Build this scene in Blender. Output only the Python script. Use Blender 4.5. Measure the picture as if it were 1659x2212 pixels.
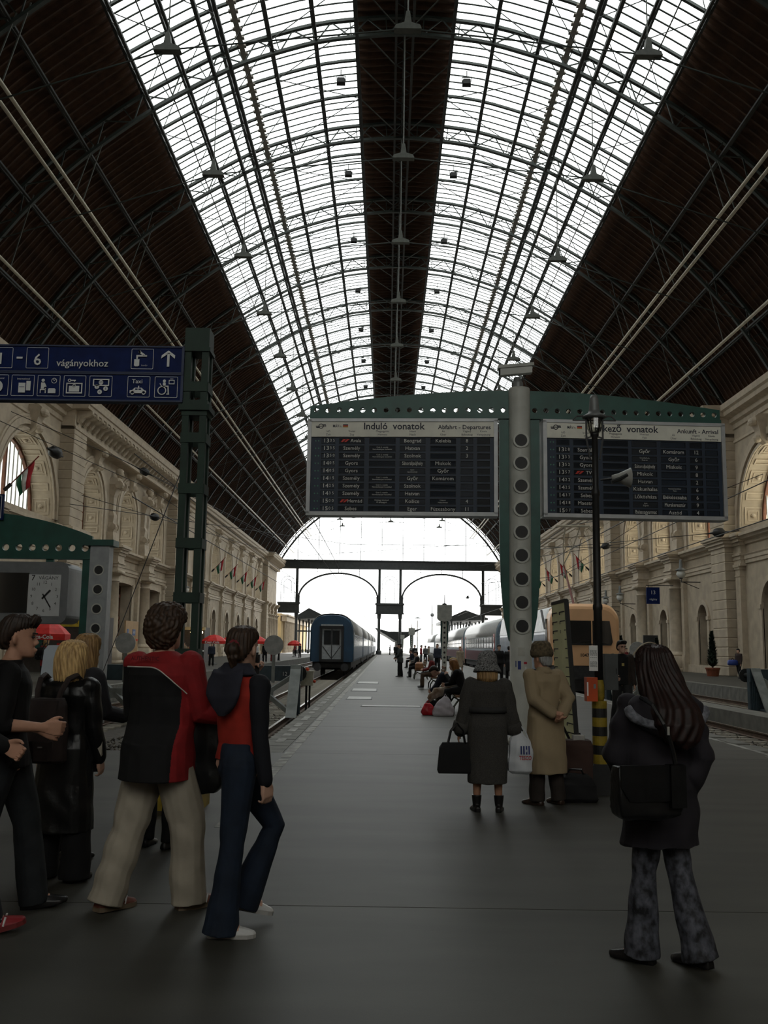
import bpy, math, random
import numpy as np
from mathutils import Vector, Matrix
random.seed(7)
S = bpy.context.scene
for _o in list(bpy.data.objects): bpy.data.objects.remove(_o)
COL = S.collection
PI = math.pi
# ---------------------------------------------------------------- camera, sky, exposure
cam = bpy.data.cameras.new('camera'); cob = bpy.data.objects.new('camera', cam); COL.objects.link(cob)
cam.sensor_fit = 'HORIZONTAL'; cam.sensor_width = 36; cam.lens = 36 * 2050 / 1659; cam.clip_end = 3000
CR = ((0.99990312, 0.01315691, -0.00454389), (0.00265647, 0.14006834, 0.99013827), (0.01366362, -0.99005442, 0.14001982))
cob.matrix_world = Matrix([[CR[i][0], -CR[i][1], -CR[i][2], (0, 0, 1.57)[i]] for i in range(3)] + [[0, 0, 0, 1]])
S.camera = cob
W = bpy.data.worlds.new('overcast_sky'); S.world = W; W.use_nodes = True
_n = W.node_tree.nodes; _l = W.node_tree.links
_bg = _n['Background']
_tc = _n.new('ShaderNodeTexCoord'); _nz = _n.new('ShaderNodeTexNoise'); _nz.inputs['Scale'].default_value = 2.2; _nz.inputs['Detail'].default_value = 5
_cr = _n.new('ShaderNodeValToRGB'); _cr.color_ramp.elements[0].color = (.97, .98, .97, 1); _cr.color_ramp.elements[1].color = (1, 1, .97, 1)
_l.new(_tc.outputs['Generated'], _nz.inputs['Vector']); _l.new(_nz.outputs['Fac'], _cr.inputs['Fac']); _l.new(_cr.outputs['Color'], _bg.inputs['Color'])
_bg.inputs['Strength'].default_value = 4.0
S.view_settings.view_transform = 'Standard'; S.view_settings.look = 'None'; S.view_settings.gamma = 1
S.view_settings.use_curve_mapping = False
S.view_settings.exposure = 0.0
# ---------------------------------------------------------------- helpers
def lin(c):
    if isinstance(c, str):
        c = [int(c[i:i + 2], 16) / 255 for i in (0, 2, 4)]
        c = [v / 12.92 if v <= .04045 else ((v + .055) / 1.055) ** 2.4 for v in c]
    return tuple(c)[:3]
MATS = {}
def M(name, c=(.5, .5, .5), rough=.6, metal=0, var=.18, scale=6, bump=0, spec=.4, c2=None, emit=0, stretch=None):
    if name in MATS: return MATS[name]
    m = bpy.data.materials.new(name); m.use_nodes = True; MATS[name] = m
    n = m.node_tree.nodes; l = m.node_tree.links; b = n['Principled BSDF']
    c = lin(c); c2 = lin(c2) if c2 is not None else tuple(v * (1 - var) for v in c)
    hi = c if c2 is not None and var == 0 else tuple(min(1, v * (1 + var * .6)) for v in c)
    b.inputs['Roughness'].default_value = rough; b.inputs['Metallic'].default_value = metal
    b.inputs['Specular IOR Level'].default_value = spec
    t = n.new('ShaderNodeTexCoord'); z = n.new('ShaderNodeTexNoise'); z.inputs['Scale'].default_value = scale; z.inputs['Detail'].default_value = 4
    src = t.outputs['Object']
    if stretch:
        mp = n.new('ShaderNodeMapping'); mp.inputs['Scale'].default_value = stretch; l.new(src, mp.inputs['Vector']); src = mp.outputs['Vector']
    l.new(src, z.inputs['Vector'])
    r = n.new('ShaderNodeValToRGB'); r.color_ramp.elements[0].position = .35; r.color_ramp.elements[1].position = .65
    r.color_ramp.elements[0].color = (*c2, 1); r.color_ramp.elements[1].color = (*hi, 1)
    l.new(z.outputs['Fac'], r.inputs['Fac']); l.new(r.outputs['Color'], b.inputs['Base Color'])
    if bump:
        bp = n.new('ShaderNodeBump'); bp.inputs['Strength'].default_value = min(1, bump); bp.inputs['Distance'].default_value = .02
        l.new(z.outputs['Fac'], bp.inputs['Height']); l.new(bp.outputs['Normal'], b.inputs['Normal'])
    if emit:
        l.new(r.outputs['Color'], b.inputs['Emission Color']); b.inputs['Emission Strength'].default_value = emit
    return m
def glass(name, tint, gloss=.08, rough=.05, trans=None):
    if name in MATS: return MATS[name]
    m = bpy.data.materials.new(name); m.use_nodes = True; MATS[name] = m
    n = m.node_tree.nodes; l = m.node_tree.links; n.remove(n['Principled BSDF'])
    o = n['Material Output']; a = n.new('ShaderNodeBsdfTransparent'); a.inputs['Color'].default_value = (*tint, 1)
    g = n.new('ShaderNodeBsdfGlossy'); g.inputs['Roughness'].default_value = rough
    x = n.new('ShaderNodeMixShader'); x.inputs['Fac'].default_value = gloss
    l.new(a.outputs[0], x.inputs[1]); l.new(g.outputs[0], x.inputs[2]); l.new(x.outputs[0], o.inputs['Surface'])
    return m
class MB:
    def __init__(s): s.v = []; s.f = []; s.m = []
    def add(s, vs, fs, mi=0):
        o = len(s.v); s.v += [tuple(map(float, p)) for p in vs]; s.f += [tuple(i + o for i in f) for f in fs]; s.m += [mi] * len(fs); return s
    def box(s, a, b, mi=0, rz=0, piv=None):
        x0, y0, z0 = a; x1, y1, z1 = b
        vs = [(x0, y0, z0), (x1, y0, z0), (x1, y1, z0), (x0, y1, z0), (x0, y0, z1), (x1, y0, z1), (x1, y1, z1), (x0, y1, z1)]
        if rz:
            px, py = piv or ((x0 + x1) / 2, (y0 + y1) / 2); c, q = math.cos(rz), math.sin(rz)
            vs = [(px + (x - px) * c - (y - py) * q, py + (x - px) * q + (y - py) * c, z) for x, y, z in vs]
        return s.add(vs, [(3, 2, 1, 0), (4, 5, 6, 7), (0, 1, 5, 4), (1, 2, 6, 5), (2, 3, 7, 6), (3, 0, 4, 7)], mi)
    def cbox(s, c, h, mi=0): return s.box([c[i] - h[i] for i in range(3)], [c[i] + h[i] for i in range(3)], mi)
    def loft(s, rings, mi=0, cap=True, closed=True):
        n = len(rings[0]); vs = [p for r in rings for p in r]; fs = []
        for k in range(len(rings) - 1):
            for i in range(n if closed else n - 1):
                j = (i + 1) % n; fs.append((k * n + i, k * n + j, (k + 1) * n + j, (k + 1) * n + i))
        if cap and closed: fs += [tuple(range(n - 1, -1, -1)), tuple(range((len(rings) - 1) * n, len(rings) * n))]
        return s.add(vs, fs, mi)
    def tube(s, p, q, r, r2=None, n=6, mi=0):
        p = Vector(p); q = Vector(q); d = q - p
        if d.length < 1e-6: return s
        r2 = r if r2 is None else r2; d.normalize(); a = d.orthogonal().normalized(); b = d.cross(a)
        an = [2 * PI * (i + .5) / n for i in range(n)]
        return s.loft([[p + (a * math.cos(t) + b * math.sin(t)) * r for t in an], [q + (a * math.cos(t) + b * math.sin(t)) * r2 for t in an]], mi)
    def bar(s, p, q, w, h, mi=0, up=(0, 0, 1)):
        p = Vector(p); q = Vector(q); d = (q - p)
        if d.length < 1e-6: return s
        d.normalize(); u = Vector(up)
        if abs(d.dot(u)) > .98: u = Vector((0, 1, 0))
        a = d.cross(u).normalized() * (w / 2); b = a.cross(d).normalized() * (h / 2)
        return s.loft([[c + a + b, c - a + b, c - a - b, c + a - b] if False else [c + a + b, c + a - b, c - a - b, c - a + b] for c in (p, q)], mi)
    def path(s, pts, r, n=6, mi=0, taper=None):
        pts = [Vector(p) for p in pts]; rings = []; a = None
        for i, p in enumerate(pts):
            d = (pts[min(i + 1, len(pts) - 1)] - pts[max(i - 1, 0)]).normalized()
            a = d.orthogonal().normalized() if a is None else (a - d * a.dot(d)).normalized()
            b = d.cross(a); rr = taper[i] if taper else r
            rings.append([p + (a * math.cos(2 * PI * k / n) + b * math.sin(2 * PI * k / n)) * rr for k in range(n)])
        return s.loft(rings, mi)
    def lathe(s, prof, c=(0, 0, 0), n=16, mi=0, cap=True):
        return s.loft([[(c[0] + r * math.cos(2 * PI * k / n), c[1] + r * math.sin(2 * PI * k / n), c[2] + z) for k in range(n)] for r, z in prof], mi, cap)
    def sphere(s, c, r, n=10, m=6, mi=0):
        r = (r, r, r) if isinstance(r, (int, float)) else r
        rings = []
        for j in range(m + 1):
            t = PI * (j if 0 < j < m else (.04 if j == 0 else m - .04)) / m
            rings.append([(c[0] + r[0] * math.sin(t) * math.cos(2 * PI * k / n), c[1] + r[1] * math.sin(t) * math.sin(2 * PI * k / n), c[2] - r[2] * math.cos(t)) for k in range(n)])
        return s.loft(rings, mi)
    def prism(s, poly, axis, a, b, mi=0):   # poly: 2D points; extruded along axis from a to b
        def P(u, v, w): return {'x': (w, u, v), 'y': (u, w, v), 'z': (u, v, w)}[axis]
        return s.loft([[P(u, v, a) for u, v in poly], [P(u, v, b) for u, v in poly]], mi)
    def xf(s, mat):
        s.v = [tuple(mat @ Vector(p)) for p in s.v]; return s
    def mesh(s, name, mats, smooth=False):
        me = bpy.data.meshes.new(name); me.from_pydata(s.v, [], s.f)
        for m in (mats if isinstance(mats, (list, tuple)) else [mats]): me.materials.append(m)
        if len(me.materials) > 1: me.polygons.foreach_set('material_index', s.m)
        if smooth: me.polygons.foreach_set('use_smooth', [True] * len(me.polygons))
        me.update(); return me
    def build(s, name, mats, parent=None, smooth=False, loc=None, fix=True):
        me = s.mesh(name, mats, smooth)
        if fix: fixn(me)
        return obj(name, me, parent, loc)
def fixn(me):
    import bmesh
    b = bmesh.new(); b.from_mesh(me); bmesh.ops.recalc_face_normals(b, faces=b.faces); b.to_mesh(me); b.free()
def obj(name, me, parent=None, loc=None):
    o = bpy.data.objects.new(name, me); COL.objects.link(o)
    if parent: o.parent = parent
    if loc: o.location = loc
    return o
def tag(o, label=None, cat=None, group=None, kind=None):
    for k, v in (('label', label), ('category', cat), ('group', group), ('kind', kind)):
        if v: o[k] = v
    return o
def thing(name, label, cat, loc=(0, 0, 0), rz=0, group=None):
    o = bpy.data.objects.new(name, None); COL.objects.link(o); o.location = loc; o.rotation_euler = (0, 0, rz); o.empty_display_size = .2
    return tag(o, label, cat, group)
def kids(o): return [c for c in KID.get(o.name, [])]
def dup(o, loc=None, rz=None, label=None, parent=None):
    c = o.copy(); COL.objects.link(c)
    if parent: c.parent = parent
    if loc is not None: c.location = loc
    if rz is not None: c.rotation_euler = (0, 0, rz)
    if label: c['label'] = label
    for ch in list(o.children): dup(ch, parent=c)
    return c
ORD = ['first', 'second', 'third', 'fourth', 'fifth', 'sixth', 'seventh', 'eighth', 'ninth', 'tenth', 'eleventh', 'twelfth', 'thirteenth', 'fourteenth', 'fifteenth', 'sixteenth', 'seventeenth', 'eighteenth', 'nineteenth', 'twentieth']
TMP = bpy.data.scenes.new('work'); TMPL = TMP.view_layers[0]
def evalmesh(o):
    TMP.collection.objects.link(o); TMPL.update()
    return bpy.data.meshes.new_from_object(o.evaluated_get(TMPL.depsgraph))
def textpoly(s, size, bold=0.0, cond=1.0, align='CENTER'):
    cu = bpy.data.curves.new('t', 'FONT'); cu.body = s; cu.size = size; cu.align_x = align; cu.align_y = 'CENTER'; cu.offset = bold; cu.resolution_u = 2
    o = bpy.data.objects.new('t', cu); me = evalmesh(o)
    v = [(p.co.x * cond, p.co.y) for p in me.vertices]; f = [tuple(p.vertices) for p in me.polygons]
    bpy.data.objects.remove(o); bpy.data.curves.remove(cu); bpy.data.meshes.remove(me)
    return v, f
TX = {}
def text(mb, s, size, x, z, y=0, mi=0, bold=0, cond=1, align='CENTER', ud=None):
    """lettering in the local XZ plane, read from -Y"""
    k = (s, round(size, 4), bold, cond, align)
    if k not in TX: TX[k] = textpoly(s, size, bold, cond, align)
    v, f = TX[k]
    mb.add([(x + a, y, z + b) for a, b in v], f, mi)
# ---------------------------------------------------------------- colours
STONE = M('cream_stone', (.42, .35, .262), .8, var=.14, scale=1.3, bump=.15)
STONE2 = M('cream_stone_trim', (.46, .385, .29), .75, var=.12, scale=2.5, bump=.1)
GREEN = M('dark_green_paint', (.007, .027, .016), .6, var=.25, scale=5)
GREEN2 = M('green_sign_paint', (.012, .08, .062), .4, var=.2, scale=3)
STEEL = M('roof_steel', (.020, .027, .022), .55, var=.25, scale=3)
STEELD = M('dark_roof_steel', (.022, .024, .022), .6, var=.25, scale=3)
TIMB = M('brown_roof_boards', (.042, .018, .007), .85, var=.4, scale=2.2)
PALE = M('pale_tube', (.45, .41, .32), .5, var=.15, scale=4)
GREYP = M('grey_column_paint', (.50, .51, .47), .45, var=.12, scale=3)
GREYD = M('grey_metal', (.20, .21, .21), .45, metal=.3, var=.15, scale=4)
BLACK = M('black_paint', (.012, .012, .012), .5, var=.2)
DARK = M('dark_interior', (.015, .014, .013), .8, var=.2)
WHITE = M('white_paint', (.75, .75, .73), .5, var=.06)
BLUE = M('blue_sign', (.003, .012, .075), .6, var=.2, scale=9, spec=.15)
RED = M('red_canvas', (.55, .02, .015), .6, var=.15)
BROWNW = M('red_brown_wood', (.13, .045, .02), .6, var=.25, scale=3)
GLASSR = glass('roof_glass', (.93, .95, .95), .05, .2)
GLASSW = glass('window_glass', (.66, .67, .64), .10, .08)
GLASSY = glass('yellowed_window_glass', (.95, .93, .84), .06, .1)
GLASSG = glass('gable_glass', (.95, .96, .96), .04, .1)
DGLASS = M('dark_glass', (.012, .014, .016), .06, var=.1, spec=.8)
AX = .5; YEND = 181.; WT = 17.3
# ================================================================ HALL ROOF
_pu = [0, 4, 8, 12.3, 15.5, 17.8, 20, 21, 21.6]; _pz = [31.2, 30.78, 29.5, 26.95, 24.4, 22.1, 19.1, 17.4, 16.2]
_d = np.linspace(0, 21.6, 400); _z = np.interp(_d, _pu, _pz)
for _ in range(400): _z[1:-1] = .25 * _z[:-2] + .5 * _z[1:-1] + .25 * _z[2:]; _z[0] = _z[1]
_nx = -np.gradient(_z, _d); _nl = np.hypot(_nx, 1); _nx = _nx / _nl; _ny = 1 / _nl
def roofpt(u, off=0.):
    a = abs(u); s = 1 if u >= 0 else -1
    z = np.interp(a, _d, _z); nx = np.interp(a, _d, _nx); ny = np.interp(a, _d, _ny)
    return (s * (a + nx * off), z + ny * off)
def u_of_ratio(r, off=.9):
    lo, hi = 0, 21.5
    for _ in range(40):
        m = (lo + hi) / 2; x, z = roofpt(m, off)
        if x / (z - 1.57) < r: lo = m
        else: hi = m
    return lo
def arcbar(mb, pts, y, wy, hn, mi=0):
    rings = []
    for i, (x, z) in enumerate(pts):
        a = pts[max(0, i - 1)]; b = pts[min(len(pts) - 1, i + 1)]
        dx, dz = b[0] - a[0], b[1] - a[1]; L = math.hypot(dx, dz) or 1; nx, nz = -dz / L * hn / 2, dx / L * hn / 2
        rings.append([(x + nx, y - wy / 2, z + nz), (x + nx, y + wy / 2, z + nz), (x - nx, y + wy / 2, z - nz), (x - nx, y - wy / 2, z - nz)])
    mb.loft(rings, mi)
BAY = 9.55; Y0R = 33.0; NB = 16; SUB = BAY / 15
ceil = thing('ceiling', None, None, (AX, 0, 0)); ceil['kind'] = 'structure'
def cpart(mb, name, mat, smooth=False, kind=None):
    o = mb.build(name, mat, ceil, smooth)
    if kind: o['kind'] = kind
    return o
YS = -14.0                                     # near end of the hall, behind the camera
# lattice arches, one thing each
us = np.linspace(-21, 21, 61)
arch0 = thing('roof_arch', 'first green lattice roof arch from the viewer, high overhead at top of frame', 'roof arch', (AX, Y0R, 0), 0, 'lattice roof arches')
lo = MB(); arcbar(lo, [roofpt(u, 0) for u in us], 0, .2, .14); lo.build('lower_chord', STEEL, arch0)
hi = MB(); arcbar(hi, [roofpt(u, .92) for u in us], 0, .2, .14); hi.build('upper_chord', STEEL, arch0)
wb = MB(); uw = np.linspace(-20.8, 20.8, 49)
for i in range(48):
    a, b = (0, .9) if i % 2 else (.9, 0)
    p = roofpt(uw[i], a); q = roofpt(uw[i + 1], b); wb.bar((p[0], 0, p[1]), (q[0], 0, q[1]), .07, .05)
    p = roofpt(uw[i], 0); q = roofpt(uw[i], .9)
    if i % 2: wb.bar((p[0], 0, p[1]), (q[0], 0, q[1]), .05, .05)
wb.build('lattice_web', STEEL, arch0)
for k in range(-4, NB):
    if k:
        dup(arch0, (AX, Y0R + BAY * k, 0), label=('%s green lattice roof arch from the viewer, spanning the glazed vault' % ORD[k] if k >= 0 else 'green lattice roof arch overhead before the first one in view, %s nearer' % ORD[-k - 1]))
# tie rods under each arch
TIE = M('tie_plate', (.06, .064, .053), .6, var=.2)
tie0 = thing('roof_tie', 'tie rod with three pale fin plates under the first roof arch', 'tie rod', (AX, Y0R, 0), 0, 'tie rods across the hall')
rd = MB(); P = [(-19.6, 0, 20.2), (-9.05, 0, 23.75), (0, 0, 24.72), (9.05, 0, 23.75), (19.6, 0, 20.2)]
for a, b in zip(P, P[1:]): rd.tube(a, b, .035, n=5)
rd.build('tie_rod', STEEL, tie0)
for x, z in ((-9.05, 23.75), (0, 24.72), (9.05, 23.75)):
    h = MB(); h.tube((x, 0, z + .5), (x, 0, roofpt(x, 0)[1]), .028, n=5); h.build('hanger_rod', TIE, tie0)
    pl = MB(); pl.prism([(x + a, z + b) for a, b in ((-.52, -.1), (.52, -.1), (.46, .06), (.14, .16), (.07, .62), (-.07, .62), (-.14, .16), (-.46, .06))], 'y', -.17, .17); pl.build('fin_plate', TIE, tie0)
for k in range(-3, NB):
    if k: dup(tie0, (AX, Y0R + BAY * k, 0), label=('tie rod with three pale fin plates under the %s roof arch' % ORD[k] if k >= 0 else 'tie rod overhead before the first roof arch in view, %s nearer' % ORD[-k - 1]))
# glazing
RT = [.08, .15, .2265, .276, .31, .343, .395, .426, .48]
UT = [u_of_ratio(r) for r in RT]
y_first = 36.0
panes_far = {s: MB() for s in (-1, 1)}
YG = 22.0  # glazing starts here; nearer roof, out of view, is boarded to dim the foreground
nrow = int((YEND - YS) / SUB)
pane_mesh = {}
for s in (-1, 1):
    for c in range(8):
        ua, ub = UT[c] + .05, UT[c + 1] - .05
        pts = [roofpt(s * u, 1.0) for u in (ua, (ua + ub) / 2, ub)]; top = [roofpt(s * u, 1.012) for u in (ua, (ua + ub) / 2, ub)]
        m = MB(); h = SUB / 2 - .012
        m.loft([[(p[0], -h, p[1]), (p[0], h, p[1]), (t[0], h, t[1]), (t[0], -h, t[1])] for p, t in zip(pts, top)])
        pane_mesh[s, c] = m
rows = [YS + SUB * (r + .5) for r in range(nrow)]
for s in (-1, 1):
    near = [y for y in rows if y > 37.8][:18]
    for c in range(8):
        me = pane_mesh[s, c].mesh('glass_pane', GLASSR)
        for y in near: obj('glass_pane', me, ceil, (0, y, 0))
        for y in rows:
            if y not in near and y > YG:
                v = pane_mesh[s, c]; panes_far[s].add([(x, yy + y, z) for x, yy, z in v.v], v.f)
    cpart(panes_far[s], 'glass_panes_beyond', GLASSR, kind='stuff')
    gb = MB()
    for r in range(nrow + 1):
        y = YS + SUB * r; thick = (round((y - Y0R) / SUB) % 5 == 0)
        arcbar(gb, [roofpt(s * u, .97 if thick else 1.03) for u in np.linspace(UT[0], UT[-1], 13)], y, .15 if thick else .085, .12 if thick else .035)
    cpart(gb, 'glazing_bars', STEEL, kind='stuff')
# purlins
def lattice(u, a, b, w=.07, pitch=1.5, name='purlin', mat=STEELD, zig=True):
    mb = MB(); p = roofpt(u, a); q = roofpt(u, b)
    mb.bar((p[0], YS, p[1]), (p[0], YEND, p[1]), w, w); mb.bar((q[0], YS, q[1]), (q[0], YEND, q[1]), w, w)
    if zig:
        n = int((YEND - YS) / pitch)
        for i in range(n):
            y = YS + i * pitch; A, B = (p, q) if i % 2 else (q, p)
            mb.bar((A[0], y, A[1]), (B[0], y + pitch, B[1]), .035, .035)
    cpart(mb, name, mat)
for s in (-1, 1):
    for r, kind in ((.15, 2), (.2265, 2), (.31, 3), (.343, 1), (.395, 2), (.426, 0)):
        u = s * u_of_ratio(r)
        if kind == 2: lattice(u, .1, .95, .12)
        elif kind == 3: lattice(u, -.05, .95, .16)
        elif kind == 1:
            p = roofpt(u, .05); m = MB(); m.bar((p[0], YS, p[1]), (p[0], YEND, p[1]), .17, .2); cpart(m, 'purlin', STEELD)
        else:
            p = roofpt(u, .96); m = MB(); m.bar((p[0], YS, p[1]), (p[0], YEND, p[1]), .05, .06); cpart(m, 'purlin', STEELD)
    # edges of the glazing
    lattice(s * UT[0], -.1, 1.0, .15, 1.6, 'glazing_edge_girder')
    lattice(s * UT[-1], 0, 1.0, .13, .8, 'glazing_edge_girder')
    # pale stepped catwalk
    u = s * u_of_ratio(.276); p = roofpt(u, .8); m = MB(); m.box((p[0] - .13, YS, p[1] - .03), (p[0] + .13, YEND, p[1]))
    for y in rows: m.box((p[0] - .22, y, p[1] - .02), (p[0] + .22, y + .22, p[1] + .05))
    cpart(m, 'maintenance_catwalk', M('catwalk_boards', (.22, .2, .17), .8, var=.2))
    for uu in (15.0, 17.6, 19.6): lattice(s * uu, .1, .9, .1, 2.4)
# diagonal wind bracing under the glazing
for s in (-1, 1):
    m = MB()
    for k in range(-4, NB):
        ya = Y0R + BAY * k
        for a, b in ((0, 2), (2, 4), (4, 6), (6, 8)):
            for i in range(3):
                y1 = ya + BAY * i / 3; y2 = y1 + BAY / 3
                p = roofpt(s * UT[a], .7); q = roofpt(s * UT[b], .7)
                if i % 2: p, q = q, p
                m.bar((p[0], y1, p[1]), (q[0], y2, q[1]), .035, .035)
    cpart(m, 'wind_bracing', STEELD)
# dark centre strip: boards, middle lattice beam, cross bracing
m = MB()
for x in (-.42, .42): m.bar((x, YS, 31.25), (x, YEND, 31.25), .12, .3)
for y in np.arange(YS, YEND, 1.6): m.bar((-.42, y, 31.25), (.42, y + .8, 31.25), .05, .05); m.bar((.42, y + .8, 31.25), (-.42, y + 1.6, 31.25), .05, .05)
m.bar((0, YS, 32.0), (0, YEND, 32.0), .1, .15)
cpart(m, 'ridge_beam', STEELD)
m = MB()
for k in range(-4, NB):
    for i in range(3):
        y1 = Y0R + BAY * k + BAY * i / 3; y2 = y1 + BAY / 3
        for s in (-1, 1): m.bar((s * UT[0], y1, 31.6), (s * .45, y2, 31.6), .05, .05)
cpart(m, 'ridge_bracing', TIE)
def ridged(us_, y_half, off=1.05, bulge=.1):
    rings = []
    for t, o in ((-1, -.09), (-.86, -.09), (-.84, .05), (-.45, .15), (0, .18), (.45, .15), (.84, .05), (.86, -.09), (1, -.09)):
        o = off + o; o2 = off + .26
        rings.append([(roofpt(u, o)[0], t * y_half, roofpt(u, o)[1]) for u in us_] + [(roofpt(u, o2)[0], t * y_half, roofpt(u, o2)[1]) for u in reversed(us_)])
    return rings
PANH = SUB / 2
for s, us_, cnt in ((-1, np.linspace(UT[-1], 21.5, 9) * -1, 105), (1, np.linspace(UT[-1], 21.5, 9), 105), (0, np.linspace(-UT[0], UT[0], 4), 85), (2, np.linspace(UT[0], UT[-1], 9), 0), (-2, -np.linspace(UT[0], UT[-1], 9), 0)):
    m = MB(); m.loft(ridged(us_, PANH)); me = m.mesh('roof_board', TIMB); fixn(me)
    near = [y for y in rows if y > 26][:cnt]; far = MB()
    for y in rows:
        if abs(s) == 2 and y > YG: continue  # unseen boards over the nearer glazing, added to keep light off the foreground
        if y in near: obj('roof_board', me, ceil, (0, y, 0))
        else: far.add([(x, yy + y, z) for x, yy, z in m.v], m.f)
    cpart(far, 'roof_boards_beyond', TIMB, kind='stuff')
# lengthwise pale pipes on hangers
for s, sd in ((-1, 'left'), (1, 'right')):
    for u, z, lab in ((15.2, 22.25, 'upper pale pipe of the pair running along under the %s roof slope'), (15.72, 22.2, 'lower pale pipe of the pair running along under the %s roof slope'), (18.4, 18.95, 'single pale pipe lowest under the %s roof slope above the wall')):
        t = thing('ceiling_pipe', lab % sd, 'pipe', (AX + s * u, 20, z), 0, 'pale pipes under the roof')
        m = MB(); m.tube((0, 0, 0), (0, 160.5, 0), .085, n=6); m.build('pipe', PALE, t, True)
        q = roofpt(s * (u - 1.0), .2); m = MB(); m.bar((0, 0, .05), (q[0] - s * u, 0, q[1] - z), .045, .045); me = m.mesh('hanger', TIE)
        for y in np.arange(3.4, 160, BAY): obj('hanger', me, t, (0, float(y), 0))
# floodlights
def floodlight():
    k_ = .62
    t = thing('floodlight', '', 'floodlight', (0, 0, 0), 0, 'floodlights beside the dark ridge')
    m = MB(); m.loft([[(-.3, -.2, -.2), (.3, -.2, -.2), (.3, -.2, .2), (-.3, -.2, .2)], [(-.36, .22, -.3), (.36, .22, -.3), (.36, .22, .22), (-.36, .22, .22)]]); m.v = [(x * k_, y * k_, z * k_) for x, y, z in m.v]; m.build('housing', BLACK, t)
    m = MB(); m.box((-.32, .22, -.26), (.32, .25, .18)); m.v = [(x * k_, y * k_, z * k_) for x, y, z in m.v]; m.build('lens', DGLASS, t)
    m = MB(); m.bar((-.38, 0, 0), (-.38, 0, .42), .05, .05); m.bar((.38, 0, 0), (.38, 0, .42), .05, .05); m.bar((-.4, 0, .42), (.4, 0, .42), .05, .05); m.tube((0, 0, .42), (0, 0, 1.0), .04); m.v = [(x * k_, y * k_, z * k_) for x, y, z in m.v]; m.build('bracket', STEELD, t)
    return t
fl = floodlight(); nfl = 0
for k in range(-1, 11):
    for s, sd in ((-1, 'left'), (1, 'right')):
        loc = (AX + s * 3.2, 44.7 + BAY * k, 30.0)
        lab = '%s black floodlight from the top of the frame, %s of the dark ridge' % (ORD[k], sd) if k >= 0 else 'black floodlight above the frame, %s of the dark ridge' % sd
        if nfl == 0: fl.location = loc; fl['label'] = lab
        else: dup(fl, loc, label=lab)
        nfl += 1
# ================================================================ SIDE WALLS
def arch_pts(yc, a, zs, n=20, rise=1.): return [(yc - a * math.cos(PI * i / n), zs + rise * a * math.sin(PI * i / n)) for i in range(n + 1)]
def coffer_mesh(big):
    m = MB(); w = .62; h = .62 if big else .24
    for (a, b, c, d, dz) in ((w, h, w - .09, h - .09, .05),) + (((w * .62, h * .62, w * .62 - .08, h * .62 - .08, .03),) if big else ()):
        o = [(-a, -b), (a, -b), (a, b), (-a, b)]; i = [(-c, -d), (c, -d), (c, d), (-c, d)]
        m.loft([[(x, y, 0) for x, y in o], [(x, y, dz) for x, y in o], [(x, y, dz) for x, y in i], [(x, y, 0) for x, y in i]], cap=False)
    if big: m.sphere((0, 0, .03), (.17, .17, .1), 8, 5)
    return m.mesh('coffer', STONE2)
def modillion_mesh():
    m = MB(); m.prism([(0, 0), (0, .75), (1.0, .75), (1.02, .5), (.75, .36), (.5, .3), (.3, .05), (.16, -.1)], 'y', -.17, .17)
    m.sphere((.92, 0, .6), (.16, .2, .16), 8, 5); m.sphere((.2, 0, .12), (.15, .2, .17), 8, 5); return m
WINN = [0]
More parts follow.
